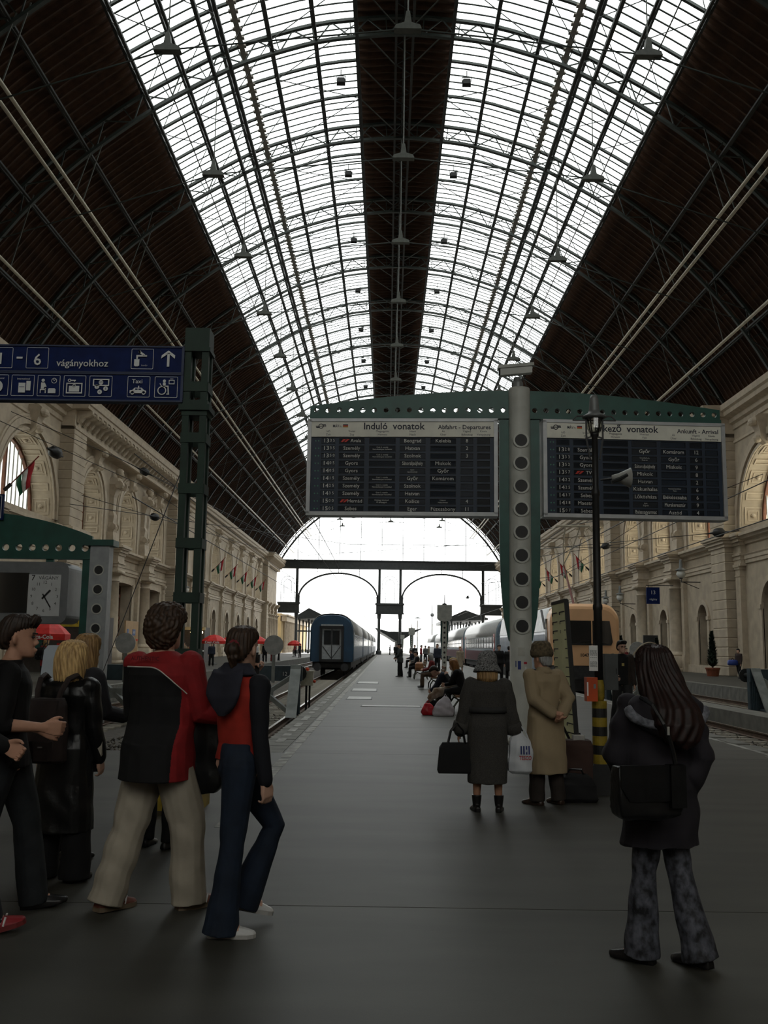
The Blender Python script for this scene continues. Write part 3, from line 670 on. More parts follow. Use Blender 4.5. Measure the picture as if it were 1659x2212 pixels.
# ballast stones
m = MB(); rb = random.Random(3)
for _ in range(5200):
    r = rb.random()
    if r < .62: x = rb.uniform(-6.2, -1.98); y = 14.4 + 22 * rb.random() ** 1.6
    else: x = rb.uniform(6.3, 9.9); y = 14.4 + 14 * rb.random() ** 1.3
    q = rb.uniform(.02, .06); z = -.64 + rb.uniform(0, .06)
    vs = [(x + rb.uniform(-1, 1) * q * .5 + dx * q, y + dy * q, z + dz * q * .7) for dx, dy, dz in ((1, 0, 0), (-1, 0, 0), (0, 1, 0), (0, -1, 0), (0, 0, 1), (0, 0, -1))]
    m.add(vs, [(0, 2, 4), (2, 1, 4), (1, 3, 4), (3, 0, 4), (2, 0, 5), (1, 2, 5), (3, 1, 5), (0, 3, 5)], rb.randint(0, 2))
o = m.build('ballast_stones', [M('stone_a', (.10, .085, .07), .9), M('stone_b', (.055, .048, .04), .9), M('stone_c', (.17, .155, .13), .9)], fix=False); tag(o, 'loose grey track ballast between the rails', 'ballast', kind='stuff')
rp = [(-.075, 0), (.075, 0), (.075, .015), (.015, .035), (.012, .12), (.036, .135), (.036, .165), (-.036, .165), (-.036, .135), (-.012, .12), (-.015, .035), (-.075, .015)]
def track(xc, y0, y1, lab, n_s):
    t = thing('railway_track', lab, 'track', (xc, y0, -.585))
    for x in (-.75, .75):
        m = MB(); m.prism([(x + a, b) for a, b in rp], 'y', 0, y1 - y0); r = m.build('rail', RUST, t)
        m = MB(); m.box((x - .034, 0, .1655), (x + .034, y1 - y0, .1675)); m.build('running_surface', RAILM, r)
    mm = MB(); mm.loft([[(-1.25, -.13, -.055), (1.25, -.13, -.055), (1.25, .13, -.055), (-1.25, .13, -.055)], [(-1.25, -.1, .0), (1.25, -.1, .0), (1.25, .1, .0), (-1.25, .1, .0)]]); me = mm.mesh('sleeper', SLEEP); fixn(me)
    for k in range(n_s): obj('sleeper', me, t, (random.uniform(-.03, .03), .4 + k * .65, 0))
    return t
track(-3.55, 15.5, 181, 'railway track beside the left edge of the middle platform, under the blue carriages', 70)
track(-8.2, 20, 181, 'railway track along the far left platform edge', 40)
track(8.55, 16, 181, 'railway track right of the middle platform, under the peach locomotive', 45)
track(13.4, 20, 181, 'railway track beside the far right platform', 45)
# buffer stops
BUFG = M('buffer_grey_paint', (.24, .26, .25), .5, var=.2, scale=4); BUFB = M('buffer_blue_paint', (.035, .06, .075), .5, var=.3, scale=4)
def buffer(x, y, lab, num, disc=None):
    t = thing('buffer_stop', lab, 'buffer stop', (x, y, -.42))
    m = MB(); m.box((-.95, .35, .95), (.95, .6, 1.38)); m.build('cross_beam', BUFB, t)
    if num: q = MB(); text(q, num, .16, .45, 1.15, .345); q.build('number', M('sign_white', (.62, .64, .64), .5, var=.05), t, fix=False)
    for s in (-1, 1):
        m = MB(); m.loft([[(s * .78 - .15, y_, z), (s * .78 + .15, y_, z), (s * .78 + .15, y_ + .09, z), (s * .78 - .15, y_ + .09, z)] for y_, z in ((-.95, .006), (-.75, .2), (.2, 1.3), (.25, 1.42))]); m.build('sloping_leg', BUFG, t)
        m = MB(); m.box((s * .78 - .1, .6, .006), (s * .78 + .1, .85, 1.4)); m.box((s * .78 - .02, -.7, .006), (s * .78 + .02, .7, .08))
        for k in range(4): m.box((s * .78 - .12, .0 + k * .16, .006), (s * .78 + .12, .03 + k * .16, .6 + k * .2))
        m.build('upright', BUFB, t)
        m = MB(); m.tube((s * .78, .85, 1.15), (s * .78, 1.2, 1.15), .09, n=10); m.lathe([(.24, 0), (.24, .05)], (0, 0, 0), 14); v = m.v[-28:]; m.v[-28:] = [(s * .78 + a, 1.2 + c, 1.15 + b) for a, b, c in v]; m.build('buffer_head', STEELD, t)
    m = MB()
    for s in (-1, 1): m.bar((s * .7, .2, 1.1), (0, -.2, .62), .1, .12); m.bar((s * .7, -.6, .12), (0, -.2, .62), .1, .12)
    m.box((-.2, -.27, .5), (.2, -.16, .76)); m.build('cross_brace', BUFG, t)
    if disc:
        m = MB(); m.box((disc - .05, .3, .9), (disc + .05, .34, 2.2)); m.build('signal_post', BUFG, t)
        m = MB(); m.lathe([(.285, 0), (.285, .03)], (0, 0, 0), 28); m.v = [(disc + a, .25 + c, 1.98 + b) for a, b, c in m.v]; m.build('round_disc', M('disc_back', (.42, .43, .42), .55), t)
    return t
buffer(-3.4, 27.6, 'grey buffer stop with crossed braces and round grey disc behind woman in red hoodie', '12', .12)
buffer(-7.4, 26.5, 'grey buffer stop left of the green lattice mast, mostly hidden by people', None, .1)
buffer(13.4, 32.6, 'blue-grey buffer stop at the right edge of the picture', None, None)
b4 = buffer(8.55, 33, 'low buffer stop with white round disc in front of the peach locomotive', None, .15)
# small signal box on a post beside the first buffer stop
t = thing('track_signal', 'small cream box with red lamps on a thin post beside the buffer stop', 'signal', (-2.42, 29.3, -.64))
m = MB(); m.tube((0, 0, 0), (0, 0, 1.0), .035, n=8); m.tube((.1, 0, 0), (.1, 0, 1.0), .03, n=8); m.build('post', STEELD, t)
m = MB(); m.box((-.16, -.12, 1.0), (.2, .12, 1.42)); m.box((-.18, -.14, 1.4), (.22, .14, 1.44)); m.build('signal_box', M('cream_paint', (.5, .48, .38), .5), t)
m = MB(); m.sphere((.02, 0, 1.48), .06, 8, 6); m.sphere((.24, -.02, 1.12), .05, 8, 6); m.build('red_lamp', M('red_lamp', (.6, .06, .02), .3), t)
# ================================================================ TRAINS
def section(w, z0, z1, sh, n=10):
    pts = [(-w * .97, z0), (w * .97, z0), (w, z0 + .15), (w, sh)]
    pts += [(w * math.cos(PI / 2 * k / n) ** .75, sh + (z1 - sh) * math.sin(PI / 2 * k / n) ** .8) for k in range(1, n)]
    pts += [(0, z1)]; pts += [(-x, z) for x, z in reversed(pts[4:-1])] + [(-w, sh), (-w, z0 + .15)]
    return pts
UNDER = M('underframe', (.03, .03, .032), .7, var=.3); RUB = M('black_rubber', (.014, .014, .015), .6)
def bogie(y, t):
    m = MB()
    for dy in (-1.25, 1.25):
        for x in (-.75, .75):
            v = MB(); v.lathe([(.44, -.06), (.46, -.06), (.46, .02), (.43, .06)], (0, 0, 0), 16); m.add([(x + c, y + dy + a, .467 + b) for a, b, c in v.v], v.f)
        m.tube((-.9, y + dy, .46), (.9, y + dy, .46), .07, n=8)
    for x in (-1.0, 1.0): m.box((x - .08, y - 1.7, .4), (x + .08, y + 1.7, .68)); m.cbox((x, y, .62), (.1, .5, .2))
    m.box((-1.0, y - .25, .45), (1.0, y + .25, .7)); m.build('bogie', UNDER, t)
def carriage(name, lab, x, y, L, body, roof, band, wcol, ends, group, nwin=10, side=(-1, 1), rows=1, zb=None, band2=None):
    t = thing(name, lab, 'carriage', (x, y, -.42), 0, group)
    sec = section(1.41, .95, 3.98, 2.75); m = MB()
    low = [p for p in sec]
    m.loft([[(a * f, yy, .95 + (b - .95) * g_) for a, b in low] for yy, f, g_ in ((0, .93, .985), (.06, .975, .995), (.2, 1, 1), (L - .2, 1, 1), (L - .06, .975, .995), (L, .93, .985))])
    m.build('body', body, t, False)
    m = MB(); rs = [(a * 1.006, 2.82 + (b - 2.75) * 1.015 if b > 2.75 else 2.75) for a, b in sec if b > 2.6]
    rs2 = [(a * .97, b - .03) for a, b in rs]
    m.loft([[(a, yy, b) for a, b in rs + rs2[::-1]] for yy in (.22, L - .22)]); m.build('roof', roof, t, True)
    for sg in side:
        X = sg * 1.412
        m = MB(); m.box((min(X, X - sg * .02), .5, 1.9), (max(X, X + sg * .006), L - .5, 2.72)); m.build('window_band', band, t)
        if band2: m = MB(); m.box((min(X, X - sg * .02), .5, 1.0), (max(X, X + sg * .006), L - .5, 1.75)); m.build('lower_band', band2, t)
        pitch = (L - 4.4) / nwin
        for k in range(nwin):
            y0 = 2.2 + pitch * k + .22; y1 = 2.2 + pitch * (k + 1) - .22
            zs_ = ((2.0, 2.66),) if rows == 1 else ((1.98, 2.3), (2.36, 2.68))
            for z0, z1 in zs_: m = MB(); m.box((min(X, X + sg * .012), y0, z0), (max(X, X + sg * .012), y1, z1)); m.build('window', wcol, t)
        for y0 in (.75, L - 1.65):
            m = MB(); m.box((min(X, X + sg * .014), y0, .98), (max(X, X + sg * .014), y0 + .9, 2.9)); d = m.build('door', ends, t)
            m = MB(); m.box((min(X, X + sg * .02), y0 + .2, 1.9), (max(X, X + sg * .02), y0 + .7, 2.7)); m.build('door_window', DGLASS, d)
    for y0, sg in ((0, -1), (L, 1)):
        a, b = sorted((y0 - sg * .05, y0 + sg * .28)); m = MB()
        m.box((-.78, a, .98), (-.62, b, 3.2)); m.box((.62, a, .98), (.78, b, 3.2)); m.box((-.78, a, 3.06), (.78, b, 3.24)); m.box((-.78, a, .95), (.78, b, 1.12)); m.build('gangway', RUB, t)
        a, b = sorted((y0 - sg * .02, y0 + sg * .06)); m = MB(); m.box((-.62, a, 1.1), (.62, b, 3.08)); d = m.build('end_door', M('end_door_grey', (.33, .35, .36), .5), t)
        c = y0 + sg * .075; m = MB(); m.box((-.5, min(c, c - .02), 2.05), (-.05, c + .004, 2.95)); m.box((.05, min(c, c - .02), 2.05), (.5, c + .004, 2.95)); m.build('door_window', DGLASS, d)
        m = MB(); m.bar((0, c, 1.12), (0, c, 3.05), .05, .05); m.bar((0, c, 1.15), (-.58, c, 1.95), .05, .04); m.bar((0, c, 1.15), (.58, c, 1.95), .05, .04); m.build('door_bracing', RUB, d)
        m = MB(); m.box((-.7, min(y0, y0 + sg * .1), 3.26), (.7, max(y0, y0 + sg * .1), 3.34)); m.build('handrail', M('rail_grey', (.4, .42, .42), .4), t)
        for x_ in (-.87, .87):
            m = MB(); m.tube((x_, y0 + sg * .02, .62), (x_, y0 + sg * .5, .62), .1, n=10); m.tube((x_, y0 + sg * .5, .62), (x_, y0 + sg * .56, .62), .25, n=14); m.build('buffer', UNDER, t)
    m = MB(); m.box((-1.25, .3, .55), (1.25, L - .3, .97)); m.box((-1.1, L * .35, .3), (1.1, L * .65, .6)); m.build('underframe', UNDER, t)
    m = MB()
    for k in range(6): m.box((-.4, 2.5 + k * (L - 5) / 5, 3.93), (.4, 3.2 + k * (L - 5) / 5, 4.06))
    m.build('roof_vent', roof, t)
    bogie(3.4, t); bogie(L - 3.4, t)
    return t
BB = M('blue_carriage_paint', (.011, .046, .092), .4, var=.2, scale=1.5); BR = M('grey_carriage_roof', (.35, .35, .34), .5, var=.2, scale=1); BBand = M('pale_blue_band', (.20, .25, .30), .4, var=.2)
c0 = carriage('blue_carriage', 'rear end of the blue passenger carriage nearest to the viewer', -3.55, 62, 24.2, BB, BR, BBand, DGLASS, BB, 'blue train on the left')
for k in range(1, 5): dup(c0, (-3.55, 62 + 25.5 * k, -.42), label='%s blue passenger carriage of the left train, behind the nearest one' % ORD[k])
RW = M('burgundy_band', (.22, .045, .07), .4, var=.15); GB = M('grey_blue_carriage', (.16, .21, .26), .35, var=.2); SR = M('silver_roof', (.62, .62, .62), .35, metal=.2, var=.12); RDD = M('red_door', (.45, .03, .02), .4)
r0 = carriage('red_carriage', 'silver roofed carriage with burgundy lower side and red doors, behind the white column', 8.55, 62.5, 25.4, GB, SR, M('window_band_grey', (.12, .16, .18), .25), DGLASS, RDD, 'train on the right', 11, (-1,), 2, band2=RW)
dup(r0, (8.55, 62.5 + 26.7, -.42), label='silver roofed carriage with burgundy lower side, second behind the locomotive')
g0 = carriage('grey_carriage', 'blue-grey carriage with silver roof, third of the right-hand train', 8.55, 62.5 + 53.4, 25.4, GB, SR, M('window_band_grey'), DGLASS, GB, 'train on the right', 11, (-1,), 1)
dup(g0, (8.55, 62.5 + 80.1, -.42), label='blue-grey carriage with silver roof, farthest of the right-hand train')
# locomotive
PEACH = M('peach_paint', (.80, .47, .25), .35, var=.06, scale=1.2)
t = thing('locomotive', 'peach fronted electric locomotive numbered 1047 with blue-grey and white sides', 'locomotive', (8.62, 41.3, -.42))
def lsec(w, z0, zt, fz=1.0):
    pts = [(-w * .98, z0), (w * .98, z0), (w, 2.4)] + [(w - .62 * (1 - math.cos(PI / 2 * k / 7)) - .05 * k / 7, 3.2 * fz + (zt - 3.2 * fz) * math.sin(PI / 2 * k / 7)) for k in range(8)]
    return pts + [(-x, z) for x, z in reversed(pts[2:])]
m = MB(); m.loft([[(a, y, b) for a, b in lsec(w, 1.28, zt, f)] for y, w, zt, f in ((.0, 1.30, 3.70, .97), (.05, 1.40, 3.82, .985), (.16, 1.45, 3.9, 1), (.45, 1.5, 3.95, 1), (1.5, 1.5, 3.95, 1))]); m.build('cab_shell', PEACH, t, False)
m = MB(); m.loft([[(a, y, b) for a, b in lsec(1.495, 1.0, 3.2, .82)] for y in (1.5, 19)]); m.build('side_body', M('loco_blue_grey', (.13, .19, .27), .3, var=.25, scale=.8), t)
m = MB(); m.loft([[(-1.51, y, 2.75), (1.51, y, 2.75), (1.35, y, 3.75), (.9, y, 3.92), (-.9, y, 3.92), (-1.35, y, 3.75)] for y in (1.5, 19)]); m.build('roof', M('loco_white', (.72, .74, .75), .35), t)
m = MB(); m.loft([[(x, y, z) for x, z in ((-1.05, 2.15), (1.05, 2.15), (1.12, 2.3), (1.0, 3.2), (-1.0, 3.2), (-1.12, 2.3))] for y in (-.025, .06)]); w_ = m.build('windscreen', DGLASS, t)
m = MB(); m.bar((-.98, -.05, 2.2), (.98, -.05, 2.2), .04, .04); m.bar((-.6, -.05, 2.2), (.1, -.05, 2.35), .03, .03); m.bar((.9, -.05, 2.2), (.25, -.05, 2.33), .03, .03); m.build('wiper', BLACK, w_)
m = MB(); m.box((.2, -.04, 2.15), (.25, -.02, 3.2)); m.build('pillar', PEACH, w_)
q = MB(); text(q, '1047', .2, -.1, 1.72, -.012, bold=.004); text(q, '005', .2, .55, 1.72, -.012, bold=.004); q.build('number', BLACK, t, fix=False)
for x in (-.95, .95): m = MB(); m.sphere((x, .0, 1.5), (.13, .05, .1), 10, 6); m.build('headlight', M('lamp_lens', (.5, .5, .48), .15), t)
m = MB(); m.box((-1.4, .1, .35), (1.4, 19, 1.3)); m.box((-1.1, -.15, .7), (1.1, .1, 1.25)); m.box((-1.35, .0, .2), (1.35, .12, .7)); m.build('underframe', UNDER, t)
for x in (-.87, .87): m = MB(); m.tube((x, .1, 1.0), (x, -.4, 1.0), .11, n=10); m.tube((x, -.4, 1.0), (x, -.46, 1.0), .27, n=14); m.build('buffer', UNDER, t)
m = MB(); m.loft([[(sg * 1.52, a, b) for a, b in ((1.0, 2.0), (1.55, 2.0), (1.6, 3.3), (1.25, 3.3))] for sg in (-1, -.9)]); m.build('side_window', DGLASS, t)
m = MB(); m.loft([[(x, a, b) for a, b in ((1.5, 2.85), (1.9, 2.85), (2.9, 3.75), (2.5, 3.75))] for x in (-1.53, -1.49)]); m.build('side_grille', BLACK, t)
bogie(4, t); bogie(15, t)
pg = thing('pantograph', None, None); pg.parent = t; pg.location = (0, 3.2, 3.9)
for k in pg.keys(): pass
m = MB()
for x in (-.5, .5): m.tube((x, -1, 0), (x, 1.2, 0), .05); 
for y in (-1, 1.2): m.tube((-.7, y, .0), (.7, y, .0), .05)
m.build('pantograph_frame', M('dark_red_iron', (.14, .03, .02), .5), pg)
m = MB()
for x, y in ((-.6, -1), (.6, -1), (-.6, 1.2), (.6, 1.2), (-.6, .1), (.6, .1)): m.lathe([(.08, 0), (.12, .06), (.07, .1), (.12, .16), (.07, .2), (.12, .26), (.06, .3)], (x, y, -.22), 8)
m.build('insulator', M('red_brown_insulator', (.25, .05, .03), .3), pg)
m = MB(); m.tube((0, -.6, 0), (0, 1.9, 2.15), .06, .04, 8); m.build('lower_arm', M('dark_red_iron'), pg)
m = MB(); m.path([(0, 1.9, 2.15), (-.25, .6, 3.0), (-.35, -.5, 3.75)], .03); m.path([(0, 1.9, 2.15), (.25, .6, 3.0), (.35, -.5, 3.75)], .03); m.build('upper_arm', PALE, pg)
m = MB(); m.path([(-.98, -.5, 3.55), (-.75, -.5, 3.78), (.75, -.5, 3.78), (.98, -.5, 3.55)], .04); m.path([(-.98, -.2, 3.55), (-.75, -.2, 3.78), (.75, -.2, 3.78), (.98, -.2, 3.55)], .04); m.build('collector_head', PALE, pg)
# ================================================================ OUTSIDE
m = MB(); m.box((-120, YEND + 2.1, -1.0), (160, 900, -.64)); o = m.build('floor_yard', M('pale_yard', (.42, .41, .39), .9, var=.2, scale=.2)); o['kind'] = 'structure'
m = MB(); m.box((-3, YEND + .2, -.64), (4.5, 420, 0)); o = m.build('floor_outer_platform', M('outer_platform', (.42, .42, .40), .8)); o['kind'] = 'structure'
def canopy(x, y, L, w, h, lab, lift=.8):
    c = thing('platform_canopy', lab, 'canopy', (x, y, 0)); m = MB()
    m.loft([[(-w, yy, h + lift), (-w * .55, yy, h - .1), (-.5, yy, h - 1.3), (.5, yy, h - 1.3), (w * .55, yy, h - .1), (w, yy, h + lift), (w, yy, h + lift + .15), (w * .4, yy, h + lift * .45), (-w * .4, yy, h + lift * .45), (-w, yy, h + lift + .15)] for yy in (0, L)]); m.build('roof', GST, c)
    for k in range(int(L / 9) + 1):
        m = MB(); m.lathe([(.3, 0), (.3, .5), (.16, .8), (.14, h - .8), (.3, h)], (0, 2 + k * 9, 0), 10); m.bar((0, 2 + 9 * k, h - 1.2), (w * .6, 2 + 9 * k, h + lift * .5), .1, .15); m.bar((0, 2 + 9 * k, h - 1.2), (-w * .6, 2 + 9 * k, h + lift * .5), .1, .15); m.build('pillar', GST, c)
    return c
canopy(2.2, 183, 60, 4.4, 3.9, 'dark butterfly platform canopy beyond the gable in the middle', 1.0)
def canopy2(x0, x1, xp, y, L, h, lab):
    c = thing('platform_canopy', lab, 'canopy', (0, y, 0)); m = MB(); mid = x0 + (x1 - x0) * .45
    m.loft([[(x0, yy, h - .2), (x1, yy, h + .2), (x1, yy, h + .45), (mid, yy, h + 2.0), (x0, yy, h + .4)] for yy in (0, L)]); m.build('roof', GST, c)
    for x in xp:
        for k in range(int(L / 8)):
            m = MB(); m.lathe([(.25, 0), (.25, .6), (.13, .8), (.12, h - .9), (.25, h - .1)], (x, 2 + k * 8, 0), 8); m.build('pillar', GST, c)
    m = MB(); m.box((x0, 0, 4.1), (x1, .2, 4.4)); m.build('tie_beam', GST, c)
    return c
canopy2(-17.6, -12.0, (-17, -15.2, -13.6), 184, 42, 6.7, 'dark pitched canopy on iron pillars outside, left of the blue train')
canopy2(11.6, 19.5, (12.6, 14.4, 16.2, 18), 184, 42, 6.7, 'dark pitched canopy on iron pillars outside, above the right-hand train')
m = MB(); OUTM = M('hazy_facade', (.80, .79, .76), .9, var=.06, scale=.1); OCH = M('ochre_facade', (.55, .42, .22), .8, var=.15, scale=.5)  # distant haze and glare put into the pale colours of these buildings
def building(lab, x0, x1, y, h, nw, mat, roof=True):
    b = thing('distant_building', lab, 'building', ((x0 + x1) / 2, y, -.6)); w = (x1 - x0) / 2
    m = MB(); m.box((-w, 0, 0), (w, 12, h)); m.box((-w - .3, -.3, h - .4), (w + .3, .1, h)); m.build('wall', mat, b)
    m = MB(); m.prism([(-w - .4, h), (w + .4, h), (w * .8, h + 3), (-w * .8, h + 3)], 'y', -.3, 12.3); m.build('roof', M('pale_roof', (.6, .58, .56), .8), b)
    for r in range(int(h / 3.6)):
        for k in range(nw):
            x = -w + 2 * w * (k + .5) / nw; m = MB(); m.box((x - .55, -.06, 1.2 + r * 3.6), (x + .55, .02, 3.0 + r * 3.6)); m.build('window', M('pale_window', (.55, .57, .58), .4), b)
    return b
building('pale hazy apartment block far beyond the gable, left of the middle pillars', -34, -6, 420, 13, 9, OUTM); building('pale hazy building far beyond the gable behind the middle canopy', 2, 22, 440, 11, 7, OUTM)
building('pale hazy building far beyond the right-hand train', 40, 66, 430, 15, 9, OUTM)
c = thing('church_spire', 'faint pale church spire on the horizon right of the middle pillars', 'church', (25.5, 440, -.6))
m = MB(); m.box((-2, -2, 0), (2, 2, 15)); m.build('tower', OUTM, c); m = MB(); m.lathe([(2.2, 15), (1.5, 17), (1.7, 18), (.5, 21), (.1, 27)], (0, 0, 0), 8); m.build('spire', OUTM, c)
# ochre colonnaded side building beyond the left wall
b = thing('side_building', 'ochre colonnaded low building outside beyond the left wall', 'building', (-20.3, 184, 0))
m = MB(); m.box((-4, 0, 0), (0, 60, 7.6)); m.build('wall', OCH, b)
for k in range(14):
    m = MB(); m.lathe([(.34, 0), (.34, .5), (.26, .7), (.24, 5.8), (.38, 6.1)], (.5, 1 + k * 2.2, 0), 8); m.build('column', STONE2, b)
m = MB(); m.box((-.2, 0, 6.1), (1.0, 60, 7.2)); m.box((-.3, -.2, 7.1), (1.3, 60, 7.4)); m.build('entablature', STONE2, b)
# ================================================================ SIGNS, POSTS, FURNITURE
SIGNW = M('sign_white', (.62, .64, .64), .5, var=.05)
LET = M('flap_lettering', (.72, .73, .70), .6, var=.04); FLAP = M('flap_black', (.006, .008, .012), .5, var=.2); BODYB = M('board_dark_blue', (.010, .024, .050), .5, var=.2, scale=2); HEAD = M('board_header_white', (.78, .77, .68), .5, var=.06); NAVY = M('navy_lettering', (.012, .014, .03), .5, var=.05); ICR = M('ic_red', (.55, .035, .02), .5, var=.05); ALU = M('board_frame', (.42, .43, .44), .4, metal=.2, var=.1)
def holed(mb, x0, x1, zb, zt, xc, zc, r, y0, y1, n=20):
    """plate cell with one round hole; zt = (left, right) height"""
    per = []
    for k in range(n):
        a = 2 * PI * k / n; dx, dz = math.cos(a), math.sin(a); t = 1e9
        if dx > 1e-9: t = min(t, (x1 - xc) / dx)
        if dx < -1e-9: t = min(t, (x0 - xc) / dx)
        if dz < -1e-9: t = min(t, (zb - zc) / dz)
        sl = (zt[1] - zt[0]) / (x1 - x0)      # top edge z = zt0 + sl (x - x0)
        den = dz - sl * dx
        if den > 1e-9: t = min(t, (zt[0] + sl * (xc - x0) - zc) / den)
        per.append((xc + dx * t, zc + dz * t))
    for cx, cz in ((x0, zb), (x1, zb), (x0, zt[0]), (x1, zt[1])):   # snap nearest to the corners
        k = min(range(n), key=lambda i: (per[i][0] - cx) ** 2 + (per[i][1] - cz) ** 2); per[k] = (cx, cz)
    ci = [(xc + r * math.cos(2 * PI * k / n), zc + r * math.sin(2 * PI * k / n)) for k in range(n)]
    vs = [(x, y, z) for y in (y0, y1) for x, z in per + ci]; fs = []
    for k in range(n):
        j = (k + 1) % n; fs += [(k, j, n + j, n + k), (2 * n + k, 3 * n + k, 3 * n + j, 2 * n + j), (n + k, n + j, 3 * n + j, 3 * n + k)]
    mb.add(vs, fs)
def arm_plate(mb, x0, x1, zb, topf, n, r, zc, y0, y1):
    xs = np.linspace(x0, x1, n + 1)
    for a, b in zip(xs, xs[1:]): holed(mb, a, b, zb, (topf(a), topf(b)), (a + b) / 2, zc, r, y0, y1)
    N = 24; X = np.linspace(x0, x1, N + 1)
    for a, b in zip(X, X[1:]): mb.add([(a, y0, topf(a)), (b, y0, topf(b)), (b, y1, topf(b)), (a, y1, topf(a))], [(0, 1, 2, 3)])
    mb.box((x0, y0 - .05, zb - .07), (x1, y1 + .05, zb))
    for x in (x0, x1): mb.add([(x, y0, zb), (x, y1, zb), (x, y1, topf(x)), (x, y0, topf(x))], [(0, 1, 2, 3)])
CX, CY = 2.24, 16.0
t = thing('information_column', 'tall white round column with black portholes and green arms carrying the two train boards', 'column', (CX, CY, 0))
m = MB(); m.lathe([(.24, 0), (.24, .08), (.185, .12), (.185, 5.98), (.178, 6.02)], n=32); col = m.build('column_shaft', GREYP, t, False)
col.data.polygons.foreach_set('use_smooth', [len(p.vertices) == 4 for p in col.data.polygons])
for k in range(9):
    z = 1.93 + .3925 * k; m = MB()
    rr = [[(r * math.cos(2 * PI * i / 24), y, z + r * math.sin(2 * PI * i / 24)) for i in range(24)] for r, y in ((.135, -.12), (.135, -.2), (.105, -.2), (.105, -.189))]
    m.loft(rr, cap=False); p = m.build('porthole', GREYP, t)
    m = MB(); m.add([(.106 * math.cos(2 * PI * i / 24), -.191, z + .106 * math.sin(2 * PI * i / 24)) for i in range(24)], [tuple(range(24))]); m.build('dark_opening', BLACK, p)
for sg in (-1, 1):
    m = MB(); m.prism([(sg * .1, 5.5), (sg * .345, 5.5), (sg * .345, 3.3), (sg * .33, 2.7), (sg * .28, 2.1), (sg * .2, 1.7), (sg * .1, 1.6)], 'y', .0, .08); m.build('green_fin', GREEN2, t)
    arm = MB(); f = lambda x: 5.985 - .27 * max(0, (abs(x) - .6) / 3.05) ** 1.6
    a, b = (-3.63, -.17) if sg < 0 else (.17, 3.53)
    arm_plate(arm, a, b, 5.55, f, 17, .045, 5.645, .0, .07)
    arm.v = [(x * math.cos(r_) - y * math.sin(r_), x * math.sin(r_) + y * math.cos(r_), z) for r_ in (sg * math.radians(3),) for x, y, z in arm.v]
    arm.build('green_arm', GREEN2, t)
m = MB(); m.box((-.1, -.19, 2.16), (.12, -.184, 2.4)); 
STK = M('stickers', (.52, .52, .47), .5, var=.1)
m = MB(); m.loft([[(r * math.cos(a), r * math.sin(a), z) for a in np.linspace(-1.95, -1.35, 8)] for r, z in ((.187, 1.44), (.187, 1.58))], closed=False); m.build('faded_poster', STK, t)
m = MB(); m.loft([[(.188 * math.cos(a), .188 * math.sin(a), z) for a in np.linspace(-1.98, -1.7, 6)] for z in (1.22, 1.36)], closed=False); m.loft([[(.188 * math.cos(a), .188 * math.sin(a), z) for a in np.linspace(-2.2, -2.12, 3)] for z in (1.26, 1.36)], closed=False); m.build('blue_sticker', M('sticker_blue', (.02, .04, .2), .4), t)
m = MB(); m.loft([[(.188 * math.cos(a), .188 * math.sin(a), z) for a in np.linspace(-1.45, -1.15, 6)] for z in (1.31, 1.345)], closed=False); m.build('red_sticker', M('sticker_red', (.45, .03, .05), .4), t)
m = MB(); m.loft([[(.188 * math.cos(a), .188 * math.sin(a), z) for a in np.linspace(-1.36, -1.2, 6)] for z in (1.17, 1.27)], closed=False); m.build('white_sticker', WHITE, t)
COLS = [(.068, .142), (.162, .30), (.324, .466), (.487, .625), (.649, .787), (.81, .878), (.897, .966)]
